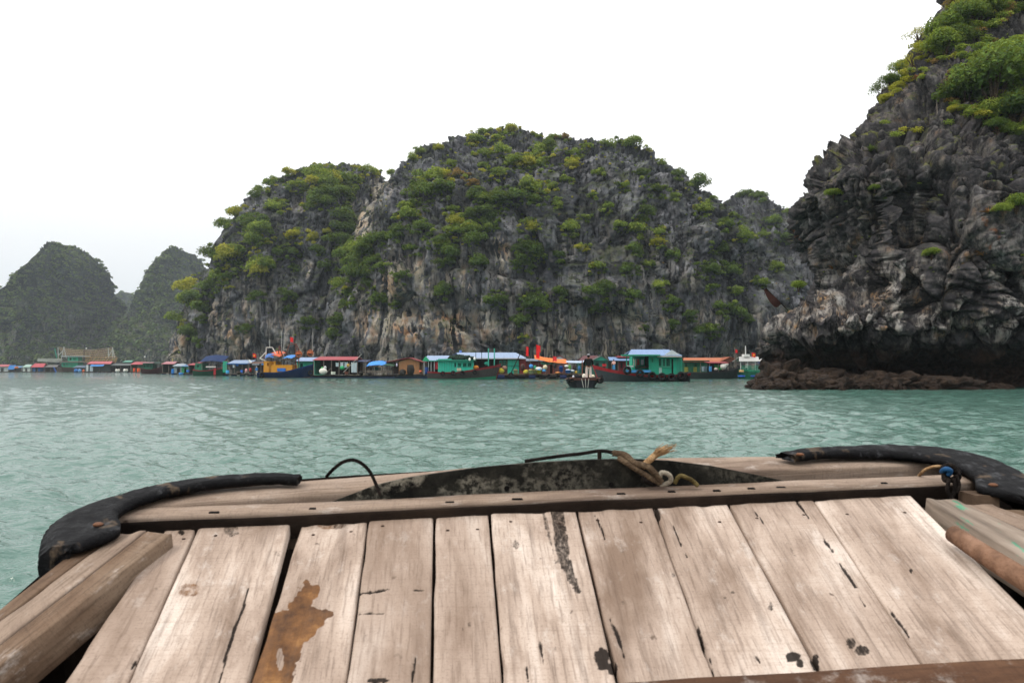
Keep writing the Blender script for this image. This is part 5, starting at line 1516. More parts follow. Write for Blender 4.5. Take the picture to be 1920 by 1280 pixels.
def drum(px, yb_, h, d, col, label, wd=None, name='drum', cat='drum', lid=None, dy=0.0):
    s = d / F; H_ = h * s; r = (wd or h * .65) * s / 2
    o = MB().lathe([(r * .96, 0), (r, .02 * H_), (r, .3 * H_), (r * 1.04, .33 * H_), (r, .36 * H_), (r, .64 * H_), (r * 1.04, .67 * H_), (r, .7 * H_), (r, .96 * H_), (r * .95, H_)], 14)
    root = empty(name, ((px - 960) * s, d + dy, EYE - (yb_ - YH) * s)); tag(root, label, cat, 'goods on the floating village rafts')
    o.build('body', paint(col, .45, .3), root, True)
    MB().lathe([(r * .2, H_), (r * .2, H_ + .03)], 8, (r * .4, 0, 0)).build('cap', paint(lid or '222222', .5, .2), root)
def tub(px, yb_, h, w_, d, col, label, fill=None, dy=0.0):
    s = d / F; H_ = h * s; r = w_ * s / 2
    root = empty('tub', ((px - 960) * s, d + dy, EYE - (yb_ - YH) * s)); tag(root, label, 'tub', 'goods on the floating village rafts')
    MB().lathe([(r * .78, 0), (r, H_ * .94), (r * 1.06, H_ * .94), (r * 1.06, H_), (r * .95, H_), (r * .74, .06)], 16).build('body', paint(col, .4, .25), root, True)
    if fill: MB().blob((0, 0, H_ * .95), r * .8, r * .8, H_ * .35, int(px), 12, 6, .2).build('contents', paint(fill, .7, .4), root)
def sack(px, yb_, h, w_, d, col, label, name='sack', cat='sack', dy=0.0, seed=0):
    s = d / F; H_ = h * s; r = w_ * s / 2
    o = MB().blob((0, 0, H_ * .48), r, r * .8, H_ * .55, int(px * 3) + seed, 12, 8, .1).build(name, paint(col, .75, .35), None, True)
    o.location = ((px - 960) * s, d + dy, EYE - (yb_ - YH) * s); tag(o, label, cat, 'goods on the floating village rafts')
def crate(px, yb_, h, w_, d, col, label, dy=0.0):
    s = d / F; H_ = h * s; W_ = w_ * s; m = paint(col, .5, .3)
    root = empty('crate', ((px - 960) * s, d + dy, EYE - (yb_ - YH) * s)); tag(root, label, 'crate', 'goods on the floating village rafts')
    MB().box(-W_ / 2, W_ / 2, -.22, .22, 0, .03).build('base', m, root)
    for k in range(3):
        z = H_ * (k + .15) / 3
        MB().box(-W_ / 2, W_ / 2, -.25, -.22, z, z + H_ * .24).build('slat', m, root); MB().box(-W_ / 2, W_ / 2, .22, .25, z, z + H_ * .24).build('slat', m, root)
    for a in (-1, 1): MB().box(a * W_ / 2 - .03, a * W_ / 2 + .03, -.22, .22, 0, H_).build('end_panel', m, root)

# ---------------- far end of the village, about 300 m off
def little_house(x0, x1, yr, ye, yw, d, roof, wall, label, open_=True, opn=None, name='raft_house', inset=(2, 2), rz=0.0, depth=3.5, extra=None):
    t = T(name, label, 'house', (x0 + x1) / 2, d, rz=rz)
    yb_ = yw - max(.35 / t.s, 1.0)
    t.roof(x0 + inset[0], x1 - inset[1], yr, x0, x1, ye, -.5, depth + .4, sheet(roof))
    if open_:
        t.box('rear_wall', x0 + 1, x1 - 1, ye, yb_, depth - .1, depth, paint(wall)); t.box('side_wall', x0 + 1, x0 + 1 + .1 / t.s, ye, yb_, .1, depth - .1, paint(wall)); t.box('side_wall', x1 - 1 - .1 / t.s, x1 - 1, ye, yb_, .1, depth - .1, paint(wall))
        for k in range(3): t.post(x0 + 1 + (x1 - x0 - 2) * k / 2, ye, yb_, .0, r=.07)
    else:
        ops = opn or [(x0 + (x1 - x0) * .35, x0 + (x1 - x0) * .6, ye + (yb_ - ye) * .25, yb_)]
        t.shell(x0 + 1, x1 - 1, ye, yb_, 0, depth, paint(wall), ops)
    t.raft(x0 - .5, x1 + .5, yb_, -.9, depth + .2)
    if extra: extra(t)
    return t
dF = 300
little_house(-6, 17, 683, 687, 697.8, dF, 'b44a50', 'a9b4b4', 'red roofed pale walled raft house at the frame edge of the far village', False)
t = little_house(18, 41, 686, 689, 697.8, dF, '3f7fb0', '8a8f92', 'small raft shelter with blue tarpaulin next to the frame edge house')
t.cloth(18, 30, 684, 692, -1.0, paint('2d6fae'), 'awning', 1, .1)
t.box('sign_board', 30, 37, 687, 690, -.75, -.7, paint('d2743e'))
little_house(42.5, 58, 683, 688, 697.8, dF, '9fc0b0', 'b9c4bd', 'pale green roofed raft house among the far left sheds', False)
little_house(59, 83.5, 681, 688, 697.9, dF, 'c23b48', '3a6a94', 'bright red roofed far raft house with blue doors', True, extra=lambda t: (t.door(62, 65, 690, 696, .5, paint('2f6fb5')), t.door(71, 74, 690, 696, .5, paint('2f6fb5'))))
little_house(84, 108, 684, 688, 697.9, dF, '5a564f', '4a3f36', 'dull brown roofed far raft house with a leaning blue board', True, extra=lambda t: MB().hexa([Vector(t.w(103, 688, -1)), Vector(t.w(105, 688, -1)), Vector(t.w(105, 688, -.9)), Vector(t.w(103, 688, -.9)), Vector(t.w(107, 697, -1)), Vector(t.w(110, 697, -1)), Vector(t.w(110, 697, -.9)), Vector(t.w(107, 697, -.9))]).build('leaning_board', paint('3f63a8'), t.r))
# the net fishing boat
nb_ = T('net_fishing_boat', 'big wooden fishing boat with tall pale net racks behind the far sheds', 'boat', 160, 330)
hull(nb_, 103, 226, (686, 688, 689, 689, 688, 686), 697.5, 6.5, (paint('3a2a22'), paint('4a372c'), paint('5d4a3a')), deck=.85)
nb_.shell(121, 151, 679, 689, -2, 2, paint('2c8b6c'), [(124, 127, 682, 686), (130, 133, 682, 686), (138, 141, 682, 686)])
nb_.box('deckhouse_roof', 118, 164, 677, 679, -2.6, 2.6, GREYWOOD)
nb_.shell(131, 150, 669, 677, -1.5, 1.5, paint('2f9474'), [(134, 138, 671, 675), (142, 146, 671, 675)])
nb_.box('upper_roof', 119, 166, 667.4, 668.6, -2, 2, paint('a9b4b4'))
PALE = paint('a9aaa2', .8, .3); NETM = paint('b49a7c', .9, .4)
for (a, b, y0_, y1_) in [(112, 111, 672, 651), (118, 122, 672, 650), (127, 122, 672, 650), (112, 122, 666, 656), (206, 205, 672, 652), (213, 213, 672, 651), (217, 213, 671, 651), (206, 213, 668, 655), (105, 105, 672, 0)]:
    if y1_: MB().tube([nb_.w(a, y0_, -1), nb_.w(b, y1_, -1)], .16, 6).build('rack_pole', PALE, nb_.r)
MB().tube([nb_.w(109, 671, -1), nb_.w(105, 653, -1)], .2, 6).build('green_pole', paint('2a8a72'), nb_.r)
for k in range(9):
    y_ = 651 + k * 2.1; sag = 5.5 - k * .45
    MB().tube([nb_.w(113 + 100 * u, y_ + sag * 4 * u * (1 - u) + (1.0 if k % 2 else 0), -1 + .4 * k) for u in [i / 12 for i in range(13)]], .10, 5).build('net_line', NETM, nb_.r)
for k in range(26):
    x = 114 + k * 3.9; u = (x - 113) / 100
    MB().tube([nb_.w(x, 652 + 5.5 * 4 * u * (1 - u), -1), nb_.w(x + rnd.uniform(-2, 2), 672, 2)], .055, 4).build('net_cord', NETM, nb_.r)
for k in range(14):
    x = 164 + k * 4.4
    MB().tube([nb_.w(x, 680, -2.4), nb_.w(x + rnd.uniform(2, 9), rnd.uniform(668, 674), -2)], .1, 5).build('stacked_pole', BAMBOO, nb_.r)
for k in range(5):
    MB().tube([nb_.w(76, 672.5 + k * 1.1, -2), nb_.w(122, 673 + k * 1.5, -2)], .11, 5).build('boom', PALE, nb_.r)
for k in range(4): MB().tube([nb_.w(165, 669 + k * 3, -2.2), nb_.w(224, 670 + k * 2.6, -2.2)], .1, 5).build('rail', BAMBOO, nb_.r)
MB().tube([nb_.w(160, 676, -1), nb_.w(160, 655, -1)], .12, 6).build('mast', DARKWOOD, nb_.r)
MB().lathe([(.05, -.3), (.3, -.15), (.3, .15), (.05, .3)], 10, nb_.w(164, 653, -1)).build('lamp', paint('e6e6e0', .4, .05), nb_.r)
dF2 = 275
little_house(164, 209, 677, 682, 698.2, dF2, 'c8525a', '6d7a78', 'long pink red roofed raft house in front of the net boat', True, extra=lambda t: (t.hang(164, 168, 684, 696, -.6, paint('cfd6d6'), 3), t.hang(171, 177, 685, 696, -.7, paint('b5c4cc'), 4), t.cloth(173, 198, 683, 686, -1.6, paint('3f7fc0'), 'awning', 2, .1)))
little_house(138, 161, 685, 689, 698.1, dF2 + 3, '37566e', '5a6a6c', 'low raft shelter with rounded blue covers beside the pink roofed house')
for i, (x, c, n_) in enumerate([(143, '3c76b8', 'blue'), (150, '5f92c4', 'light blue'), (157, 'd0673c', 'orange')]):
    sack(x, 697.6, 6 if i < 2 else 5, 7 if i < 2 else 4, dF2 - 2, c, n_ + ' covered bundle on the raft before the net fishing boat', 'covered_bundle', 'bundle')
little_house(207, 246, 681, 685, 698.2, dF2, '37423f', '3c3a36', 'dark roofed raft house cluttered with white bundles left of the orange barrels', True)
for i, x in enumerate((219, 223, 234, 238)): sack(x, 697, 5.5, 5, dF2 - 2, ('e0ddd6', 'cfcac0', 'e8e4dc', 'b9b4aa')[i], ('round white bundle in the dark roofed far raft house', 'pale lumpy bundle beside the round white one far off', 'white folded bundle on the far dark raft', 'grey white bundle left of the orange barrels')[i], 'bundle', 'bundle')
little_house(230, 248, 675.5, 678.5, 698.2, dF2 + 6, '3f9a80', '2f5a4c', 'small teal roofed hut rising behind the dark far raft house', False)
little_house(246, 273, 678, 683, 698.6, 262, 'c04048', '2f7f63', 'red roofed green walled raft house with orange barrels', True)
drum(252, 697, 7, 258, 'e0562c', 'left one of two orange barrels under the red roof of the far green raft house', 4)
drum(260.5, 697.3, 7, 258, 'e8622c', 'right one of two orange barrels under the red roof of the far green raft house', 5.5)
MB2 = T('lamp_pole', 'thin lamp pole with round white lamp above the far red roof', 'lamp pole', 267.5, 262)
MB2.post(267.5, 668, 698, 1.5, GREYWOOD, .06); MB().lathe([(.05, -.25), (.24, -.12), (.24, .12), (.05, .25)], 10, MB2.w(267.5, 668.5, 1.5)).build('lamp', paint('ecece6', .4, .05), MB2.r)
# dark boat
db = T('fishing_boat', 'dark maroon hulled fishing boat with green wheelhouse in the far village', 'boat', 292, 200)
hull(db, 313, 269, (690, 692, 692, 690, 685), 700.5, 4.2, (paint('1f5a44'), paint('3f2426'), paint('5a2a2a')))
db.shell(272, 290, 681, 692, -1.2, 1.2, paint('28604c'), [(274, 277, 684, 688), (280, 283, 684, 688), (285, 288, 684, 688)])
db.roof(272, 290, 678.5, 270, 292, 680.5, -1.6, 1.6, sheet('8a5a5c')); db.cloth(280, 303, 676, 681, -.8, paint('2f4038'), 'tarpaulin', 5, .2); db.post(301, 672, 688, 0, DARKWOOD, .06, 'mast')
db.post(292, 675, 690, .4, DARKWOOD, .05, 'mast', 2)
little_house(304, 329, 677.5, 682, 701.2, 186, 'c87880', '55605e', 'pink roofed raft house beside the dark maroon boat')
little_house(325, 346, 681.5, 686, 702, 174, 'aab8c2', '7f8f92', 'grey white roofed raft hut between the pink roof and green shed', False)
drum(324.5, 700.5, 9, 172, '2a78c4', 'blue barrel on the raft before the grey white roofed hut', 5)
little_house(340, 357, 683.5, 686.5, 702.2, 170, '5a90c0', '2f8a5a', 'small bright green shed with blue roof edge', False)
drum(340, 702, 3.5, 166, '2f86d0', 'low wide blue float tub in the water before the green shed', 8)
drum(353, 697.5, 4, 166, '2f6fd0', 'blue plastic barrel at the corner of the bright green shed', 6)
little_house(353, 377, 680.5, 684, 702.6, 166, 'bb4048', '4f5a56', 'red roofed raft hut between the green shed and the green boat')
y_ = T('marker_pole', 'short yellow pole standing behind the pink roofed house', 'pole', 314, 190); y_.post(314, 672, 700, 3, paint('c8b52c'), .07)

# dark green boat with blue tarpaulin
gb = T('fishing_boat', 'dark green hulled boat with navy tarpaulin canopy and red stripe', 'boat', 396, 146)
hull(gb, 425.5, 366, (692, 694, 694, 692, 686.5), 703.8, 4.0, (paint('1c4a3a'), paint('1f4a38'), paint('8a2f34')))
gb.box('red_stripe', 408, 412, 690, 702.5, -1.86, -1.80, paint('a82a30'))
gb.shell(371, 385, 681, 694, -1.2, 1.2, paint('2d7158'), [(374, 378, 684, 688)])
gb.cloth(380, 424, 667.5, 679, -1.6, paint('1d3157', .8), 'tarpaulin', 6, -.25, 0, 3.2)
for x in (384, 404, 421): gb.post(x, 678, 692, -1.3); gb.post(x, 672, 692, 1.2)
gb.shed(376, 384, 674.5, 680, -1.4, 1.4, sheet('b03a40'))
gb.box('white_roll', 392, 410, 686.5, 688.5, -1.5, -1.2, paint('d8d4cc'))
gb.gable_cam(413, 424, 418, 675, 681, 0.2, 2.2, sheet('c05058'))
t = T('raft_house', 'open raft house with pale blue and white roof edge and green corner wall', 'house', 446, 140)
t.shed(428, 470, 674.5, 681, -.6, 3, sheet('9fb6d6')); t.box('fascia', 427, 471, 681, 683, -.66, -.6, paint('2f5f96'))
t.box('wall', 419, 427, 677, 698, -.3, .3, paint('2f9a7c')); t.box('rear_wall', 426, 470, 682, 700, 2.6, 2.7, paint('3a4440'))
for x in (428, 442, 456, 469): t.post(x, 682, 701, -.5)
t.raft(419, 482, 701, -1.2, 2.6, DARKWOOD)
t.hang(438, 443, 683, 689, -.4, paint('d0d8dc'), 2); t.hang(444, 449, 682, 686, -.4, paint('2f7fd0'), 3)
drum(427, 700, 6, 137, '3fa0d8', 'light blue barrel at the corner of the green walled open raft house', 6)
drum(453.5, 699, 5.5, 137, '2668c8', 'deep blue barrel in the open raft house with pale blue roof', 4.5)
sack(462, 698, 7, 5, 137, 'd8a0a0', 'pinkish bundle beside the deep blue barrel', 'bundle', 'bundle'); sack(470, 697, 7, 6, 137, 'a83a34', 'red bundle under the brown roofed raft shed', 'bundle', 'bundle')
sack(448, 701, 5, 10, 136, '3a342e', 'dark heap of nets before the pale blue roofed raft house', 'net_heap', 'nets'); sack(462, 702, 5, 9, 136, '57504a', 'grey heap of nets beside the dark one', 'net_heap', 'nets')
t = T('raft_house', 'brown roofed raft shed with small star flag next to the blue fishing boat', 'house', 482, 135)
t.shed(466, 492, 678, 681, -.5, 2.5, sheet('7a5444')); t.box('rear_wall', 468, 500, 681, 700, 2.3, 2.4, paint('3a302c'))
for x in (467, 480, 491): t.post(x, 680, 701, -.4)
t.raft(464, 500, 701.5, -1.2, 2.4, DARKWOOD); t.flag(474, 662.5, 6.5, 7, 0, 680); t.box('blue_board', 492, 500, 681.5, 684, -.5, -.45, paint('3a7fc0'))
t.box('bunting', 475, 488, 682.5, 683.5, -.5, -.47, paint('c9d4e0')); MB().tube([t.w(468, 675, -.4), t.w(472.5, 680, -.4)], .15, 8).build('white_float', paint('e6e6e2'), t.r)
# ---------------- blue fishing boat
D1 = 110
bb = T('fishing_boat', 'navy blue hulled fishing boat with orange yellow cabin and brown gantry', 'boat', 542, D1)
YELP, NAVP = paint('c98a22', .6, .3), paint('1c2d50', .5, .3)
hull(bb, 594, 488, (698.5, 698.5, 698, 694, 688, 680.5), 708, 4.2, (paint('6a2a2a'), NAVP, paint('26407a')), bands=(0, .2, .9, 1.0), deck=.7, stern_w=.75)
bb.shell(500, 522, 677, 697.5, -1.3, 1.3, YELP, [(506.5, 509.5, 680, 686), (513.5, 518.5, 676.5, 684)])
bb.wall(522, 553, 684, 697.5, -1.3, YELP); bb.box('rear_wall', 522, 553, 684, 697.5, 1.25, 1.33, YELP)
for x in (510.5, 512.5): bb.box('pilaster', x - .6, x + .6, 677, 697.5, -1.36, -1.3, paint('a8701c'))
for x in (524, 533, 543, 552): bb.post(x, 671, 684, -1.2, paint('5a4a3a'), .05)
bb.shed(521, 553, 672, 674, -1.6, 1.6, sheet('4a3a34'))
bb.cloth(499, 530, 662, 671, -1.5, paint('c85a30', .7), 'cabin_cover', 8, -.35, .25, 3.0); bb.cloth(503, 519, 665, 672, -1.65, paint('3a6fb0', .7), 'blue_cover', 9, -.2, .1, .6)
bb.cloth(536, 553, 666, 672, -1.5, paint('3f86d0', .6), 'awning', 10, -.1, 0, 2.4)
bb.box('blue_tub', 526, 541, 690, 696, -1.5, -1.36, paint('2f6fc0'))
WP = paint('d0ccc4', .6, .3); BP = paint('6a4034', .7, .4)
for (a, b, c, d_) in [(501, 670, 501.5, 651.5), (501.5, 651.5, 513, 651.5), (513, 651.5, 520, 664), (508, 651.5, 508, 636), (501, 660, 490, 672), (490, 672, 502, 677)]:
    MB().tube([bb.w(a, b, -.6), bb.w(c, d_, -.6)], .07 if b != 651.5 or d_ != 636 else .03, 6).build('frame_tube', WP, bb.r)
for (a, b, c, d_) in [(555.5, 690, 555.5, 645), (544, 645.5, 557.5, 645), (543, 646, 536, 668), (557, 647, 565, 664), (561, 690, 561, 664), (524, 650, 523, 664), (531, 668, 524, 648)]:
    MB().tube([bb.w(a, b, -.2), bb.w(c, d_, -.2)], .075, 6).build('gantry_tube', BP, bb.r)
for (a, b, c, d_) in [(530, 690, 526.5, 620), (541, 692, 527, 655), (532, 672, 532, 625), (586, 668, 585, 623)]:
    MB().tube([bb.w(a, b, .2), bb.w((a + c) / 2 - 1, (b + d_) / 2, .2), bb.w(c, d_, .2)], .025, 5).build('antenna', WP, bb.r)
bb.flag(544.5, 632, 6, 9, -.2, 646, False)
for i, (x, y) in enumerate([(562, 664), (583, 662)]):
    MB().torus((bb.X(x), -.4, bb.Z(y)), .42, .06).build('lantern_hoop', paint('b5602c', .6, .3), bb.r)
    MB().blob((bb.X(x), -.4, bb.Z(y - .5)), .4, .3, .22, i, 10, 6, .2).build('float_bundle', paint('a8552c', .7, .5), bb.r)
tyres(bb, [(590, 699), (500, 703)], -2.0, .4)
# the red roofed neighbours
t = T('raft_house', 'blue roofed green house directly behind the bow of the navy boat', 'house', 577, 116)
t.roof(558, 594, 669.5, 555, 598, 676.5, -.5, 4, sheet('9fb6da')); t.shell(557, 598, 676.5, 703, 0, 3.6, paint('2f9c80'), [(563, 568, 681, 690), (585, 590, 682, 690)]); t.raft(555, 600, 703, -.6, 4)
t = T('raft_house', 'long red roofed open raft house with white sheets hung to dry', 'house', 635, 106)
t.roof(594, 668, 668, 588, 672, 674.5, -.6, 4, sheet('b23a44')); t.shed(660, 690, 674, 677.5, -.5, 3, sheet('37406a'))
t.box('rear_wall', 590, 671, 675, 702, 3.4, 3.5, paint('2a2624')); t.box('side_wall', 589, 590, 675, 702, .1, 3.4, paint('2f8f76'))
for x in (590, 608.5, 623, 637, 656, 671.5, 686): t.post(x, 675.5, 703, -.4, GREYWOOD, .055)
MB().tube([t.w(612, 701, -.5), t.w(624, 688, -.5)], .05, 6).build('brace', GREYWOOD, t.r); MB().tube([t.w(646, 698, -.7), t.w(680, 664, -.7)], .045, 6).build('leaning_pole', PALE, t.r)
for k in range(5): t.box('slat', 672, 686, 680 + k * 4, 682 + k * 4, 1.2, 1.26, OLDWOOD)
t.hang(630.5, 637, 679, 687, -.3, paint('cfe0e4'), 1); t.hang(639, 645, 678, 687, -.3, paint('d8e4ea'), 2); t.hang(647, 653, 678, 689, -.3, paint('c4d6dc'), 5); t.hang(660, 670.5, 679, 698, -.5, paint('c4d4da'), 7)
t.raft(588, 690, 703.5, -1.3, 3.6, DARKWOOD, n=10)
sack(606, 701, 11, 16, 104.5, 'd6d2c8', 'large pale sack heap under the long red roof', 'sack_heap', 'sacks'); sack(610, 693, 7, 5, 104.5, 'c2c6c4', 'small grey sack on top of the pale sack heap'); sack(604, 690.5, 3, 4, 104.5, '4fb060', 'green cloth bundle above the pale sack heap', 'bundle', 'bundle')
sack(642, 693, 7, 9, 104.5, '2f9a62', 'green net bag hanging under the long red roof', 'net_bag', 'bag'); sack(653, 688, 6, 6, 104.5, 'b0904a', 'yellow straw hat shaped bundle beside the hung white sheets', 'bundle', 'bundle')
crate(625, 701.5, 5, 6, 104.3, 'd8dccc', 'white crate beside the post of the long red roof'); tub(650, 702, 5, 7, 104.3, 'b86a5a', 'reddish tub under the hung white sheets')
sack(677, 703, 7, 9, 104, '2c2926', 'dark net heap at the end of the red roofed house', 'net_heap', 'nets')
t = T('tarpaulin_raft', 'low raft with bright blue tarpaulin tent and dark green flap', 'raft', 714, 101)
t.cloth(689, 727, 679, 687, -1.0, paint('2f86d8', .55), 'tarpaulin', 12, -.22, .0, 2.6); t.cloth(716, 740, 681, 686, -1.1, paint('2c4a36', .7), 'flap', 13, -.1, -.05, 2.6)
for x in (695, 704, 713, 727): t.post(x, 684, 703, -.8); t.post(x, 682, 703, 1.4)
t.wall(697, 712, 688, 694, .8, paint('1f5a5c')); t.box('low_wall', 690, 736, 694, 699, -.6, -.5, GREYWOOD); t.raft(686, 742, 703, -1.4, 2.4, DARKWOOD, n=5)
sack(693, 703, 5, 8, 99, '24211f', 'black heap of gear at the end of the blue tarpaulin raft', 'gear_heap', 'gear')
t = T('raft_house', 'tan plank walled house with low red gable roof and round dark bush of gear', 'house', 757, 102)
t.gable_cam(724, 794, 768, 670, 678.5, -.6, 4, sheet('a8393c'))
t.wall(749, 787, 678, 701, -.2, paint(C_TAN, .8, .35), [(764, 776, 684, 701)]); p = [Vector(t.w(749, 678, -.2)), Vector(t.w(787, 678, -.2)), Vector(t.w(768, 671.5, -.2))]
MB().add(p + [q + Vector((0, .08, 0)) for q in p], [(0, 1, 2), (3, 5, 4), (0, 3, 4, 1), (1, 4, 5, 2), (2, 5, 3, 0)]).build('gable', paint(C_TAN, .8, .35), t.r)
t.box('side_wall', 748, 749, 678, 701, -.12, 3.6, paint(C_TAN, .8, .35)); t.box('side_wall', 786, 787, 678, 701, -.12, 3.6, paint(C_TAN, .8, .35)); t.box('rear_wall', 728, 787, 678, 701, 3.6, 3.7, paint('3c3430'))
for x in (727, 738): t.post(x, 678, 702, -.3)
t.raft(724, 794, 702.5, -1.2, 3.6, DARKWOOD, n=6)
sack(770, 702, 18, 15, 100, '2a2622', 'round dark bundle of brush in the doorway of the tan house', 'brush_bundle', 'bundle'); sack(755, 703, 11, 13, 100, '33302c', 'dark gear heap left of the tan house doorway', 'gear_heap', 'gear')
sack(788.5, 698, 4, 5, 98.6, 'd8623c', 'orange float ball right of the tan house', 'float_ball', 'float'); t2 = sack(744, 687, 6, 3, 101, 'c9c4d8', 'pale shirt hanging left of the tan house wall', 'hung_shirt', 'shirt')
t = T('raft_house', 'blue roofed small house with green gable next to the turquoise cabin boat', 'house', 822, 101, rz=.0)
t.roof(799, 846, 666, 794, 852, 675.5, -.5, 3.6, sheet('a4bcdf'))
p = [Vector(t.w(793, 675.5, -.55)), Vector(t.w(806, 675.5, -.55)), Vector(t.w(799, 667.5, -.53))]
MB().add(p + [q + Vector((0, .06, 0)) for q in p], [(0, 1, 2), (3, 5, 4), (0, 3, 4, 1), (1, 4, 5, 2), (2, 5, 3, 0)]).build('gable', paint('2f9a6c'), t.r)
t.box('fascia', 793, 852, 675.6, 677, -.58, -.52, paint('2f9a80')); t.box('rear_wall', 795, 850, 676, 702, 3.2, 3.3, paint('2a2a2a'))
for x in (796, 804, 809, 815): t.post(x, 677, 703, -.4, paint('a8b0ae'), .05)
t.door(816.5, 823, 678, 692, -.3, paint('a02430')); t.raft(792, 852, 703, -1.2, 3.2, DARKWOOD, n=5)
drum(800, 700.5, 12, 98.5, '24407a', 'navy blue barrel on the porch of the small blue roofed house', 7)
# ---------------- turquoise cabin boat
D2 = 94
tb_ = T('cabin_boat', 'wooden boat with turquoise cabin, red gunwale and tyres on its grey hull', 'boat', 868, D2)
TQ = paint('2cb096', .6, .3)
hull(tb_, 939, 803, (696, 697.5, 697, 693, 688, 682.5), 710.4, 3.8, (paint('1f8a66'), paint('4a4442'), paint('8a262c')), bands=(0, .33, .86, 1.0), deck=.75, stern_w=.5)
tb_.shell(823, 852, 677, 697.5, -1.15, 1.15, TQ); 
for k in range(6): tb_.box('board_seam', 826 + k * 4.4, 826.5 + k * 4.4, 678, 697, -1.17, -1.15, paint('237a68'))
tb_.shell(852, 888, 676, 697.5, -1.1, 1.1, TQ, [(853.5, 856, 680, 688), (859.5, 866, 680, 687.5), (869, 876, 680, 687.5), (878, 885, 680, 687.5)])
for a, b in ((859.5, 866), (869, 876), (878, 885)): tb_.window(a, b, 680, 687.5, -1.13, paint('3ab89c'), 1)
tb_.box('roof', 820, 892, 674.6, 676.4, -1.5, 1.5, paint('2c8a74')); tb_.box('roof_step', 823, 848, 672.8, 674.6, -1.2, 1.2, paint('35a58c'))
tb_.box('poster', 858, 866, 690, 695, -1.13, -1.105, paint('c9b79c'))
for k in range(5): MB().blob((tb_.X(848 + k * 9), -.3, tb_.Z(671)), .55, .5, .3 + .12 * math.sin(k), k, 10, 6, .3).build('net_bundle', paint('26362c', .9, .5), tb_.r)
for x in (916, 927): tb_.post(x, 653, 686, -.3, paint('3aa892'), .075, 'mast')
for x in (892, 903): tb_.post(x, 660, 676, .2, paint('3a4a44'), .04, 'mast')
MB().lathe([(.03, -.2), (.13, -.1), (.13, .1), (.03, .2)], 10, tb_.w(882, 674, -1.6)).build('lamp', paint('ecece6', .4, .05), tb_.r); MB().lathe([(.03, -.2), (.13, -.1), (.13, .1), (.03, .2)], 10, tb_.w(891, 672.5, -1.6)).build('lamp', paint('ecece6', .4, .05), tb_.r)
tyres(tb_, [(833, 700), (852, 699), (869, 699), (892, 697.5)], -1.95, .3)
MB().blob((tb_.X(893), -.7, tb_.Z(688.5)), .36, .3, .24, 5, 12, 6, .05).build('orange_float', paint('d8862c'), tb_.r, True)
# ---------------- big blue roofed house
bh = T('raft_house', 'largest raft house with long pale blue roof and turquoise door panels', 'house', 912, 100)
bh.roof(856, 967, 660, 841, 987, 671, -.6, 5, sheet('a9c0e2')); bh.box('fascia', 842, 986, 671.2, 672.6, -.62, -.56, paint('c8ccd0'))
p = [Vector(bh.w(841, 671, -.3)), Vector(bh.w(868, 671, -.3)), Vector(bh.w(855, 661.5, -.2))]
MB().add(p + [q + Vector((0, .06, 0)) for q in p], [(0, 1, 2), (3, 5, 4), (0, 3, 4, 1), (1, 4, 5, 2), (2, 5, 3, 0)]).build('gable', paint('2a3a5a'), bh.r)
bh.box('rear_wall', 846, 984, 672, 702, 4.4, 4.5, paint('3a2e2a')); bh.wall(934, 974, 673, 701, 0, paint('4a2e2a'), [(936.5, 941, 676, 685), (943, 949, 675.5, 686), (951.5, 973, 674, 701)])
bh.window(936.5, 941, 676, 685, 0, paint('3fc0a6')); bh.window(943, 949, 675.5, 686, 0, paint('3fc0a6'))
for a, b in ((951.7, 961), (961.2, 966), (966.3, 972.8)): bh.door(a, b, 674.3, 700.5, .03, TQ)
bh.box('door_rail', 951, 973, 685, 686, -.08, -.04, paint('1f7a66'))
bh.wall(974.2, 986, 673, 701, .02, paint('7a2e2c')); bh.box('side_wall', 985, 986, 673, 701, .12, 4.4, paint('7a2e2c'))
for x in (897, 912, 925): bh.post(x, 672, 702, -.2, DARKWOOD, .06)
MB().tube([bh.w(958, 699, -.7), bh.w(975, 664, -.7)], .06, 6).build('leaning_pole', DARKWOOD, bh.r); MB().tube([bh.w(862.5, 661, 1), bh.w(862.5, 656.5, 1)], .15, 8).build('roof_vent', paint('6a8ad0'), bh.r)
bh.raft(845, 990, 702, -.9, 4.4, DARKWOOD, n=12)
sack(912, 684, 6, 8, 99.8, '2fa088', 'turquoise cloth bundle hung behind the mast of the cabin boat', 'bundle', 'bundle')
# barge deck full of goods
bg_ = T('barge_raft', 'low dark barge raft loaded with baskets, tubs and floats', 'raft', 1016, 96)
bg_.box('platform', 932, 1104, 700.5, 703.2, -1.6, 2.6, OLDWOOD); bg_.box('skirt_board', 932, 1104, 703.2, 707.5, -1.5, -1.4, DARKWOOD)
for k in range(9):
    x = bg_.X(940 + k * 19); MB().tube([(x - .4, -1.75, .28), (x + .4, -1.75, .28)], .24, 10).build('float_drum', RUBBER if k % 3 else paint('22305a'), bg_.r)
tyres(bg_, [(1028, 705), (1042, 706), (958, 702)], -1.8, .3)
for x in (1029, 1036, 1090): bg_.post(x, 676, 701, -1.2, paint('8a4a3c'), .06)
bg_.cloth(1002, 1062, 669, 677, -1.6, paint('e2742a', .6), 'orange_tarpaulin', 14, .12, -.55, 2.6); bg_.cloth(1014, 1062, 678, 681.5, -1.4, paint('2f9470', .6), 'green_tarpaulin', 15, .08, .1, 2.2); bg_.cloth(1060, 1096, 675, 679, -1.2, paint('a9b8cc', .6), 'grey_tarpaulin', 16, .08, 0, 2.0)
bg_.flag(1013, 648, -8, 13, -.6, 700, False, tilt=.3); bg_.flag(1011, 660, -6, 12, -.7, 700, False, tilt=.2); bg_.flag(986, 650, 5, 17, -.6, 700, False, tilt=-.9)
bg_.flag(1036, 668, 7, 8, -.8, 700, False, m=paint('c8282c'))
bg_.post(1022, 653, 690, .5, PALE, .03, 'pole')
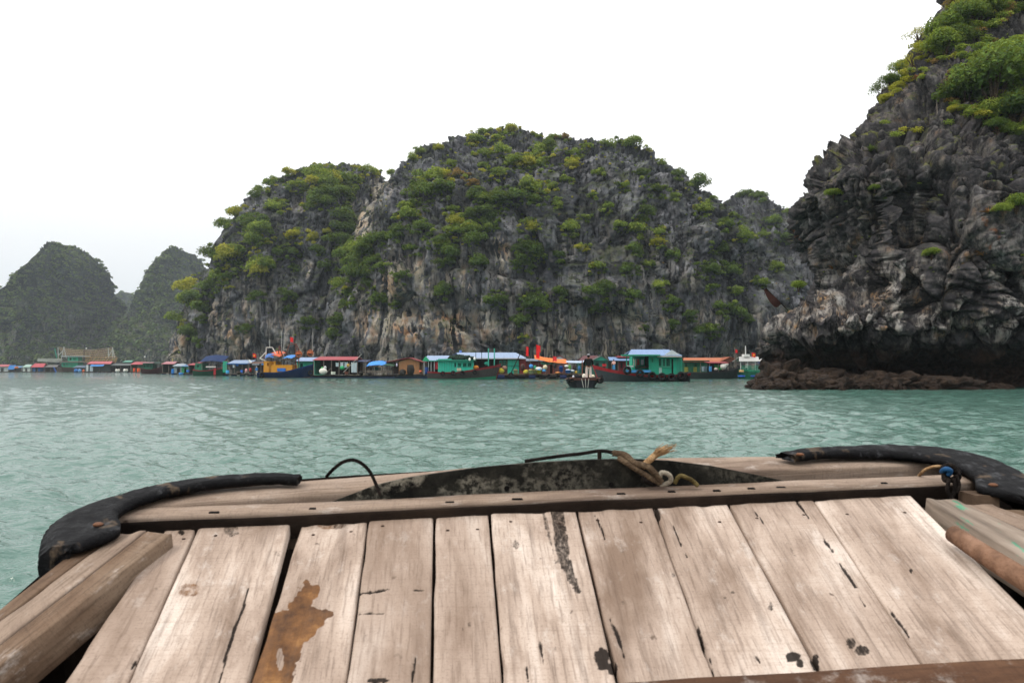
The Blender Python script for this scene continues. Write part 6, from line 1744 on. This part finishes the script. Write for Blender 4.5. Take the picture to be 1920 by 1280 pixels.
d3 = 94
goods = [('tub', 967, 700.5, 7, 9, 'b8aa86', 'beige basket with brown rim at the near end of the barge', '6a5a3a'), ('tub', 995, 700.5, 7, 9, 'c0b68a', 'straw basket in the middle row of the barge', '8a7a4a'), ('tub', 1011, 700.5, 7, 9.5, 'c9b02c', 'yellow basket with blue lining on the barge', '3f8fd0'),
         ('tub', 1003, 700, 6, 8, '9a9260', 'olive straw basket between the straw and yellow baskets', '5a5236'), ('tub', 1065, 699.5, 6, 11, '2c6fc0', 'low blue tub right of the barge post', 'c8d0d8'), ('tub', 1052, 697, 9, 8, '2456a8', 'tall deep blue tub under the green tarpaulin', '1c3a70')]
for k, px, yb2, h_, w_, c_, lb, fl_ in goods: tub(px, yb2, h_, w_, d3, c_, lb, fl_)
for i, (px, yb2, h_, w_, c_, lb, nm, ct) in enumerate([
    (996, 690, 7, 8, '3f8fd6', 'blue and white ball float on the barge pile', 'float_ball', 'float'), (1003, 693, 8, 6, '2f8a6a', 'green tarpaulin roll below the ball float', 'roll', 'tarpaulin'), (1010, 694, 6, 14, 'dadcd8', 'white rolled sheet across the barge pile', 'roll', 'sheet'),
    (1022, 692, 8, 9, 'd8c8a6', 'cream sack on the barge pile left of the post', 'sack', 'sack'), (1020, 697, 5, 8, '4fa0e0', 'sky blue bag draped on the yellow basket', 'bag', 'bag'), (1000, 700, 6, 5, 'd8d4c8', 'small cream jug between the baskets', 'jug', 'jug'),
    (986, 700, 7, 10, 'c2b43a', 'yellow coiled hose at the near end of the barge', 'hose_coil', 'hose'), (1046, 700.5, 4, 11, 'd88a4a', 'orange tan heap at the foot of the barge post', 'heap', 'heap'), (1062, 688, 4, 8, 'dfe0d8', 'white flat bundle above the low blue tub', 'bundle', 'bundle'),
    (1068, 693, 9, 6, '5a8a3c', 'green leafy bundle above the low blue tub', 'bundle', 'bundle'), (1077, 693, 9, 7, '3a2c28', 'dark seated bundle in grey clothes right of the blue tub', 'bundle', 'bundle'), (1072, 697, 4, 12, 'ccd4dc', 'crumpled white plastic on the low blue tub', 'plastic_sheet', 'plastic'),
    (1080, 700, 5, 5, 'c9a23a', 'yellow and blue ball beside the rower', 'float_ball', 'float'), (1040, 690, 9, 7, '2c2826', 'dark hanging bag between the red flags and the post', 'bag', 'bag'), (940, 699, 9, 12, 'c8b63a', 'yellow net bag by the bow of the turquoise boat', 'net_bag', 'bag'),
    (946, 694, 8, 10, '8a6a5a', 'brown bundle behind the yellow net bag', 'bundle', 'bundle'), (980, 694, 12, 9, '4a3430', 'dark brown bundle against the end wall of the largest raft house', 'bundle', 'bundle'), (1086, 694, 8, 5, '3a6a9a', 'blue bag left of the standing rower', 'bag', 'bag')]):
    sack(px, yb2, h_, w_, d3 + .3, c_, lb, nm, ct, 0, i)
# roofs behind the barge
t = T('raft_house', 'red roofed hut with white gable rising behind the orange tarpaulin', 'house', 1044, 118)
t.gable_cam(1020, 1068, 1050, 666.5, 677, 0, 4, sheet('b23038'), paint('c4cfd0')); t.shell(1024, 1065, 677, 702, .3, 3.8, paint('5a3a38'), [(1030, 1038, 684, 700)]); t.raft(1020, 1068, 702, -.3, 4)
t = T('raft_house', 'low maroon brick walled hut between the largest house and orange tarpaulin', 'house', 1000, 112)
t.shed(974, 1024, 672, 676, 0, 3, sheet('9fb0c2')); t.shell(986, 1022, 675, 702, .4, 3, paint('5d2826'), [(992, 998, 684, 700)]); t.raft(974, 1024, 702, 0, 3)
t = T('raft_house', 'maroon roofed house directly behind the standing rower', 'house', 1104, 112)
t.roof(1096, 1122, 666, 1084, 1130, 676, -.4, 4, sheet('6a3034')); t.shell(1086, 1128, 676, 703, 0, 3.6, paint('2c5a52'), [(1092, 1098, 682, 700), (1108, 1114, 682, 700)]); t.raft(1084, 1130, 703, -.4, 4)
t = T('raft_house', 'teal gabled hut right of the standing rower', 'house', 1127, 108)
t.gable_cam(1110, 1142, 1127, 667, 675.5, -.2, 3, sheet('6a7a72'), paint('2f9c84')); t.shell(1113, 1140, 675.5, 703, .1, 3, paint('2a5c50'), [(1117, 1123, 680, 692), (1130, 1135, 680, 692)]); t.raft(1110, 1142, 703, -.4, 3)
t = T('raft_house', 'long low pale blue roof with dark red walls left of the turquoise houseboat', 'house', 1158, 110)
t.shed(1142, 1186, 668.5, 675.5, -.6, 3.2, sheet('8fb0e0'), skew=3); t.shed(1160, 1186, 666.5, 669, 1.0, 4, sheet('b03a40')); t.wall(1160, 1184, 676, 703, .4, paint('7a2a30'), [(1164, 1168, 680, 690)]); t.box('rear_wall', 1130, 1186, 676, 703, 3, 3.1, paint('33302c'))
for x in (1134, 1146, 1158): t.post(x, 675, 703, -.4)
t.raft(1128, 1188, 703, -.8, 3)
# ---------------- turquoise houseboat
D4 = 77
hb = T('houseboat', 'turquoise cabin houseboat with pale blue gable roof and red bowed grey hull hung with tyres', 'houseboat', 1200, D4)
hull(hb, 1111, 1288, (699, 703, 703.5, 702, 698, 692, 684), 715, 4.0, (paint('5a2a2a'), paint('3c4246'), paint('9a2228')), bands=(0, .16, .80, 1.0), deck=.7, stern_w=.8)
hb.box('blue_deck_mat', 1166, 1214, 693.5, 698, -1.75, -1.0, paint('3f9ad8'));
HQ = paint('2aa888', .55, .25)
hb.roof(1184, 1253, 655, 1171, 1271, 666.5, -1.9, 1.9, sheet('8fb2e4'))
hb.box('canopy', 1160, 1230, 665.4, 667.8, -2.3, -1.5, paint('2a9470')); hb.box('awning_edge', 1226, 1270, 668, 669.6, -2.1, -1.6, paint('d8d0c4'))
p = [Vector(hb.w(1238, 666.6, -1.86)), Vector(hb.w(1269, 666.6, -1.86)), Vector(hb.w(1253, 656.4, -1.80))]
MB().add(p + [q + Vector((0, .06, 0)) for q in p], [(0, 1, 2), (3, 5, 4), (0, 3, 4, 1), (1, 4, 5, 2), (2, 5, 3, 0)]).build('gable', paint('b9c4c8'), hb.r)
for x in (1170.5, 1184.5, 1212): hb.box('porch_post', x - .9, x + .9, 668, 697, -1.62, -1.52, HQ)
hb.wall(1184, 1214, 689, 697, -.6, HQ); hb.box('side_wall', 1184, 1185, 668, 697, -.5, 1.4, HQ)
hb.wall(1213, 1262, 668, 702, -1.5, HQ, [(1216, 1220, 671, 680), (1229, 1235, 672, 687), (1236.5, 1241.5, 672, 687), (1243, 1250.5, 672, 687), (1253, 1256.5, 673, 701.5)])
for a, b in ((1229, 1235), (1236.5, 1241.5), (1243, 1250.5)): hb.window(a, b, 672, 687, -1.53, paint('46b898'), 1)
hb.window(1216, 1220, 671, 680, -1.53, paint('46b898'), 1)
hb.box('window_sill', 1228, 1252, 687.6, 688.6, -1.62, -1.5, paint('46b898')); hb.box('white_shutter', 1230, 1235, 689, 700, -1.55, -1.5, paint('a8d0c4'))
hb.wall(1262.4, 1273, 671, 702, -1.46, paint('35a488')); 
for k in range(3): hb.box('board_seam', 1264.5 + k * 2.6, 1265 + k * 2.6, 672, 701, -1.48, -1.46, paint('237a62'))
hb.box('rear_wall', 1184, 1273, 668, 702, 1.4, 1.48, HQ); hb.box('side_wall', 1272, 1273, 671, 702, -1.38, 1.4, HQ)
hb.box('partition', 1213, 1214, 668, 702, -1.4, 1.3, DARKIN); hb.box('shade_lining', 1214, 1272, 668, 701, 1.3, 1.38, DARKIN)  # partition and lining coloured dark to imitate room shade behind the windows
hb.box('cabin_floor', 1168, 1273, 701, 704, -1.5, 1.4, OLDWOOD)
hb.hang(1186, 1191, 672, 686, -.5, paint('c8c4bc'), 21); hb.hang(1193, 1197, 672, 684, -.5, paint('8a4a3c'), 22); hb.hang(1200, 1205, 673, 684, -.5, paint('b8c4cc'), 23)
hb.box('white_box', 1173, 1184, 685, 688, -1.4, -1.0, paint('dcdcd6')); hb.box('shelf', 1186, 1212, 688, 689, -1.2, -.5, OLDWOOD)
tyres(hb, [(1170, 694), (1193, 700), (1215, 704), (1233, 706), (1251, 707), (1268, 704)], -2.15, .42)
hb.box('red_cap', 1130, 1136, 682, 687, -.4, .4, paint('b0222a'))
t = T('small_skiff', 'small black skiff with tyre moored at the end of the turquoise houseboat', 'skiff', 1280, 76)
hull(t, 1289, 1271, (700, 700.5, 700, 698), 713, 1.6, (RUBBER, paint('23282c'), paint('2c3438')), deck=.6); tyres(t, [(1279, 705)], -.9, .36)
# ---------------- orange roofed green house and boats to its right
t = T('raft_house', 'orange roofed dark green house right of the turquoise houseboat', 'house', 1318, 104)
t.roof(1288, 1362, 670, 1279, 1369, 677.5, -.5, 4.5, sheet('d0713a')); t.shell(1274, 1326, 677.5, 697.5, 0, 4, paint('2a6a50'), [(1284, 1288, 680, 687), (1302, 1306, 680, 687)])
t.door(1283, 1290, 688, 697, -.03, paint('8a8a3a')); t.door(1300, 1306, 688, 697, -.03, paint('8a8a3a')); t.box('dark_fascia', 1274, 1328, 675.5, 677.6, -.7, -.6, paint('234a3c'))
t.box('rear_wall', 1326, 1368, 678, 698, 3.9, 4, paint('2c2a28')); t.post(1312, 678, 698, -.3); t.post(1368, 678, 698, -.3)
t.gable_cam(1345, 1386, 1364, 669, 678, -1.2, 2, sheet('b8623a'), paint('7a4a3c')); t.raft(1273, 1386, 698.5, -1.0, 4)
drum(1300, 704.5, 2.6, 98, '2f7fe0', 'flat bright blue float beside the end of the houseboat', 16); drum(1297, 702, 2.4, 99, '3f8fe8', 'smaller blue float behind the flat bright blue one', 7)
b2 = T('fishing_boat', 'dark green hulled boat with red awning before the orange roofed house', 'boat', 1336, 98)
hull(b2, 1385, 1290, (697, 698.5, 697.5, 694, 687), 709, 3.6, (paint('23604a'), paint('2c3434'), paint('3a3a3c')), deck=.7, stern_w=.5)
b2.shed(1324, 1362, 677.5, 680, -1.4, 1.2, sheet('b0323a')); b2.cloth(1336, 1351, 683, 691, -1.2, paint('2f9a4c', .6), 'green_tarpaulin', 31, .1, 0, .6)
for x in (1326, 1342, 1360): b2.post(x, 680, 697, -1.2)
for x, c_ in ((1313, '8a9aa2'), (1318, '5a6a72'), (1327, '3f90c8')): b2.hang(x - 2.5, x + 2.5, 686, 696, -1.3, paint(c_), x)
for i, (x, yb2, h_, w_, c_) in enumerate([(1342, 694, 5, 7, 'c8b8b0'), (1356, 692, 10, 12, 'd8d4cc'), (1362, 686, 6, 8, 'e0dcd4')]):
    sack(x, yb2, h_, w_, 96.8, c_, ('pinkish sack under the red awning boat', 'big white sack at the bow of the red awning boat', 'white folded sheet above the big white sack')[i])
b2.post(1378, 650, 690, 0, GREYWOOD, .05, 'mast'); b2.flag(1378, 655, 5, 6, 0, 690, False); b2.post(1381, 654, 690, .3, GREYWOOD, .04, 'mast')
wb = T('canopy_boat', 'white canopied boat with green rails and star flags beside the cliff', 'boat', 1412, 99)
hull(wb, 1380, 1452, (694, 695, 694, 691), 708, 3.4, (paint('2a4a8a'), paint('2a7a5c'), paint('38a078')), deck=.7, stern_w=.7)
wb.roof(1386, 1424, 668.5, 1379, 1428, 677, -1.5, 1.5, sheet('d6d6d2')); wb.cloth(1415, 1452, 672.5, 678, -1.8, paint('2f4fa8', .6), 'blue_tarpaulin', 41, .1, .4, 2.4)
for x in (1383, 1396, 1410, 1425): wb.post(x, 677, 695, -1.3, paint('cfd8d4'), .05)
for k in range(3): wb.box('rail', 1384, 1436, 686 + k * 3, 687.2 + k * 3, -1.5, -1.44, paint('38a884'))
wb.post(1398, 648, 670, 0, paint('dcdcd8'), .06, 'mast'); wb.box('white_cabin', 1393, 1404, 664, 669, -.5, .5, paint('d8d8d4'))
wb.flag(1408, 661, 7, 8, -.3, 672); wb.flag(1422, 660, 7, 8, -.3, 672)
wb.hang(1392, 1396, 680, 690, -1.2, paint('d8d0cc'), 51); wb.hang(1404, 1409, 681, 691, -1.2, paint('c8a8a0'), 52); wb.hang(1425, 1432, 681, 694, -1.35, paint('d4d4d0'), 53)
drum(1390, 697.6, 4, 96.5, 'dcae6a', 'cream and orange float box at the stern of the white canopied boat', 9); drum(1390, 706.5, 3, 96, '2a62c8', 'blue float under the stern of the white canopied boat', 13); drum(1416, 706.5, 3, 96, '24489a', 'dark blue float in the middle of the white canopied boat', 18)

# ---------------- rowing boat with its rower
def bodymesh(name, joints, edges, m, parent, root=0, sub=2):
    me = bpy.data.meshes.new(name)
    me.from_pydata([j[:3] for j in joints], edges, []); me.update()
    o = obj(name, me, m, parent)
    sk = o.modifiers.new('skin', 'SKIN'); sk.use_smooth_shade = True
    for i, j in enumerate(joints):
        me.skin_vertices[0].data[i].radius = (j[3], j[4] if len(j) > 4 else j[3])
        me.skin_vertices[0].data[i].use_root = (i == root)
    sb = o.modifiers.new('sub', 'SUBSURF'); sb.levels = sub; sb.render_levels = sub
    return o
SKIN = paint('7a5038', .6, .1); BLACKC = paint('121213', .85, .3, 3); CREAM = paint('cbb9b0', .8, .25, 3)
def person(px, yfeet, d, label, jacket, trousers, cap, lean=0.0, arms='front', hgt=1.62, facing=0.0):
    s = d / F; k = hgt / 1.62
    p = empty('person', ((px - 960) * s, d, EYE - (yfeet - YH) * s), facing); tag(p, label, 'person'); p.scale = (k, k, k)
    h = .16; ln = lean
    hands = {'front': [(-.24, .22, .92), (.25, .24, .95)], 'oar': [(-.14, .34, 1.0), (.2, .36, 1.02)], 'lap': [(-.12, .3, .7), (.12, .3, .7)]}[arms]
    J = [(0, 0, .86, .13, .1), (0, ln * .3, 1.02, .12, .09), (0, ln * .7, 1.24, .15, .095), (0, ln, 1.36, .055), (0, ln + .02, 1.45, .06), (0, ln + .03, 1.53, .075, .085), (0, ln + .03, 1.60, .055, .065)]
    E = [(0, 1), (1, 2), (2, 3), (3, 4), (4, 5), (5, 6)]
    for sg, hd in ((-1, hands[0]), (1, hands[1])):
        b = len(J); J += [(sg * .19, ln * .9, 1.29, .06), (sg * .27, .02 + ln, 1.06, .045), (hd[0], hd[1], hd[2], .033), (hd[0], hd[1] + .05, hd[2] - .02, .036, .02)]
        E += [(2, b), (b, b + 1), (b + 1, b + 2), (b + 2, b + 3)]
        for f_ in range(4):
            q = len(J); J += [(hd[0] - .03 + .02 * f_, hd[1] + .1, hd[2] - .03, .010), (hd[0] - .03 + .02 * f_, hd[1] + .12 - .008 * abs(f_ - 1.5), hd[2] - .065, .008)]; E += [(b + 3, q), (q, q + 1)]
        q = len(J); J += [(hd[0] - sg * .045, hd[1] + .05, hd[2] - .03, .010), (hd[0] - sg * .05, hd[1] + .085, hd[2] - .05, .009)]; E += [(b + 3, q), (q, q + 1)]
        b = len(J); J += [(sg * .09, 0, .80, .085), (sg * .12, .03, .46, .06), (sg * .14, -.02, .09, .042), (sg * .15, .1, .035, .036, .03)]
        E += [(0, b), (b, b + 1), (b + 1, b + 2), (b + 2, b + 3)]
    bodymesh('body', J, E, SKIN, p)
    JJ = [(0, 0, .80, .165, .125), (0, ln * .3, 1.02, .165, .125), (0, ln * .7, 1.22, .19, .13), (0, ln, 1.35, .085)]; EE = [(0, 1), (1, 2), (2, 3)]
    for sg, hd in ((-1, hands[0]), (1, hands[1])):
        b = len(JJ); JJ += [(sg * .19, ln * .9, 1.29, .085), (sg * .275, .02 + ln, 1.06, .07), (hd[0] * 1.02, hd[1] - .02, hd[2] + .015, .05)]; EE += [(2, b), (b, b + 1), (b + 1, b + 2)]
    bodymesh('jacket', JJ, EE, jacket, p)
    TJ = [(0, 0, .90, .15, .115)]; TE = []
    for sg in (-1, 1):
        b = len(TJ); TJ += [(sg * .095, 0, .78, .105), (sg * .12, .025, .46, .085), (sg * .14, -.015, .10, .075)]; TE += [(0, b), (b, b + 1), (b + 1, b + 2)]
    bodymesh('trousers', TJ, TE, trousers, p)
    mb = MB(); mb.lathe([(.098, 1.545), (.100, 1.58), (.088, 1.625), (.055, 1.655), (.01, 1.665)], 16, (0, ln + .03, 0)); mb.hexa([Vector((-.07, ln + .1, 1.555)), Vector((.07, ln + .1, 1.555)), Vector((.05, ln + .2, 1.545)), Vector((-.05, ln + .2, 1.545)), Vector((-.07, ln + .1, 1.57)), Vector((.07, ln + .1, 1.57)), Vector((.05, ln + .2, 1.555)), Vector((-.05, ln + .2, 1.555))])
    mb.build('cap', cap, p, True)
    mb = MB(); mb.blob((0, ln - .01, 1.515), .092, .095, .09, 3, 14, 8, .02); mb.build('hair', paint('0f0d0c', .7, .1), p, True)
    mb = MB()
    for sg in (-1, 1): mb.blob((sg * .036, ln + .108, 1.535), .012, .008, .008, 1, 8, 6, 0)
    mb.build('eyes', paint('1a1412', .3, .1), p); MB().blob((0, ln + .122, 1.505), .014, .02, .024, 1, 8, 6, 0).build('nose', SKIN, p, True); MB().blob((0, ln + .11, 1.468), .026, .008, .007, 1, 8, 6, 0).build('mouth', paint('5a2f28', .5, .1), p)
    mb = MB()
    for sg in (-1, 1):
        mb.blob((sg * .15, .07, .035), .05, .13, .04, 2, 12, 6, .02)
    mb.build('sandals', paint('2a2624'), p, True)
    return p
D5 = 48.5
rb = T('rowing_boat', 'small dark rowing boat seen end on with clutter, carrying the standing rower', 'boat', 1097, D5, None)
s5 = D5 / F
# hull seen end on, running away from the camera
nst = 14; vs_ = []
for i in range(nst):
    u = i / (nst - 1); hw_ = (.62 + .42 * math.sin(min(1, u * 1.7) * math.pi / 2)) * (1 if u < .55 else math.cos((u - .55) / .45 * 1.25)); hw_ = max(hw_, .15)
    zt = .52 + .16 * (2 * u - 1) ** 2
    for k, (fx, fz) in enumerate([(1.06, 1.0), (1.0, .86), (.93, .5), (.74, .0), (.55, -.4), (-.55, -.4), (-.74, 0), (-.93, .5), (-1.0, .86), (-1.06, 1.0)]):
        vs_.append((fx * hw_, u * 4.2, zt * fz if fz > 0 else fz * .4))
fs_ = [(i * 10 + k, i * 10 + k + 1, (i + 1) * 10 + k + 1, (i + 1) * 10 + k) for i in range(nst - 1) for k in range(9)]
fs_ += [tuple(range(10)), tuple((nst - 1) * 10 + k for k in range(9, -1, -1))]
MB().add(vs_, fs_).build('hull', paint('22252a', .7, .4), rb.r)
gv = []
for i in range(nst):
    a, b = Vector(vs_[i * 10]), Vector(vs_[i * 10 + 9]); gv += [a + Vector((.05, 0, .02)), a + Vector((-.1, 0, .03)), b + Vector((.1, 0, .03)), b + Vector((-.05, 0, .02))]
MB().add(gv, [f for i in range(nst - 1) for f in ((4 * i, 4 * i + 1, 4 * i + 5, 4 * i + 4), (4 * i + 2, 4 * i + 3, 4 * i + 7, 4 * i + 6))]).build('gunwale', paint('5a3a34'), rb.r)
MB().box(-.72, .72, -.06, .06, .50, .66).build('stern_board', paint('4a2f2a'), rb.r); MB().box(-.98, .98, .05, .22, .60, .67).build('stern_thwart', paint('6a4a40'), rb.r)
for k in range(9): MB().box(-.95, .95, .3 + k * .36, .62 + k * .36, .42, .45).build('floor_board', OLDWOOD, rb.r)
for x in (-.23, .0, .22): MB().tube([(x, -.1, .6), (x * .6 + .02, -.16, .05)], .018, 6).build('stern_line', PALE, rb.r)
MB().torus((.98, .35, .52), .17, .07).build('tyre_fender', RUBBER, rb.r, True); MB().torus((1.12, .8, .62), .17, .07, 'x').build('tyre_fender', RUBBER, rb.r, True); MB().torus((-.98, .3, .5), .15, .06, 'x').build('tyre_fender', RUBBER, rb.r, True)
person(1103.5, 712.2, D5 + .25, 'rower standing in the small boat in black jacket, pale trousers and grey cap', BLACKC, CREAM, paint('8a8c90', .7, .2), .02, 'front', 1.62)
def on_boat(px, yb2, h_, w_, c_, lb, nm, ct, dy, i): sack(px, yb2, h_, w_, D5 + dy, c_, lb, nm, ct, 0, i)
for i, a in enumerate([(1082, 710.5, 8, 15, '14161c', 'black tarpaulin bundle in the rowing boat', 'tarpaulin_bundle', 'bundle', 1.6), (1080, 713.5, 5, 16, 'a87a62', 'tan coil of rope and netting at the stern of the rowing boat', 'rope_heap', 'rope', .7), (1075, 708.5, 5, 4, 'c8ccd4', 'small grey white jug left in the rowing boat', 'jug', 'jug', 1.0),
                       (1095, 709.5, 9, 7, 'ddd8c8', 'cream sack left of the rower legs', 'sack', 'sack', 1.1), (1110, 709, 7, 12, 'd8ccae', 'cream bundle right of the rower legs', 'bundle', 'bundle', 1.2), (1112, 713.8, 3, 5, 'e6e2da', 'small white cloth at the stern of the rowing boat', 'cloth', 'cloth', .4), (1093, 712.5, 4, 4, '2f8a6a', 'green bottle bundle left of the rower feet', 'bundle', 'bundle', .6)]):
    on_boat(*a[:8], a[8], i)
person(482, 703.5, 131.5, 'person in blue clothes and white cap on the raft beside the blue fishing boat', paint('2f7fc8', .8, .2), paint('c8b8a8', .8, .2), paint('e8e8e8', .7, .1), .03, 'front', 1.5, 1.2)
person(1151, 694.5, 104, 'person in pale pink shirt under the long blue roof behind the red bow', paint('d8a8a0', .8, .2), paint('4f9ad0', .8, .2), paint('4a3a34', .7, .1), .02, 'front', 1.5, 2.4)

# ---------------- brown flag on its pole at the cliff nose
b = hit(1490, 588, BVC) or hit(1500, 600, BVC)
P0 = b[0] if b else at(1480, 580, 46)
P1 = at(1436, 540, P0.y - .8); P0 = at(1478, 582, P0.y - .1)
fp = empty('pole_flag', P0); tag(fp, 'dark brown flag on a slanting pole at the cliff nose', 'flag')
MB().tube([(0, 0, 0), P1 - P0], [.03, .02], 6).build('flag_staff', DARKWOOD, fp)
u_ = (P0 - P1); pts_ = []
n, k = 9, 6
for j in range(k):
    for i in range(n):
        a = i / (n - 1); v = j / (k - 1)
        top_ = P1 + u_ * (.72 * a)
        dep_ = math.sin(math.pi * min(1, a * .96 + .04)) ** .7 * .62
        pts_.append(top_ - P0 + Vector((-.12 * v, .05 * math.sin(a * 7 + v * 2), -dep_ * v)))
o = MB().add(pts_, [(j * n + i, j * n + i + 1, (j + 1) * n + i + 1, (j + 1) * n + i) for j in range(k - 1) for i in range(n - 1)]).build('flag_cloth', paint('3d211a', .85, .3, 2), fp)
o.modifiers.new('thick', 'SOLIDIFY').thickness = .012
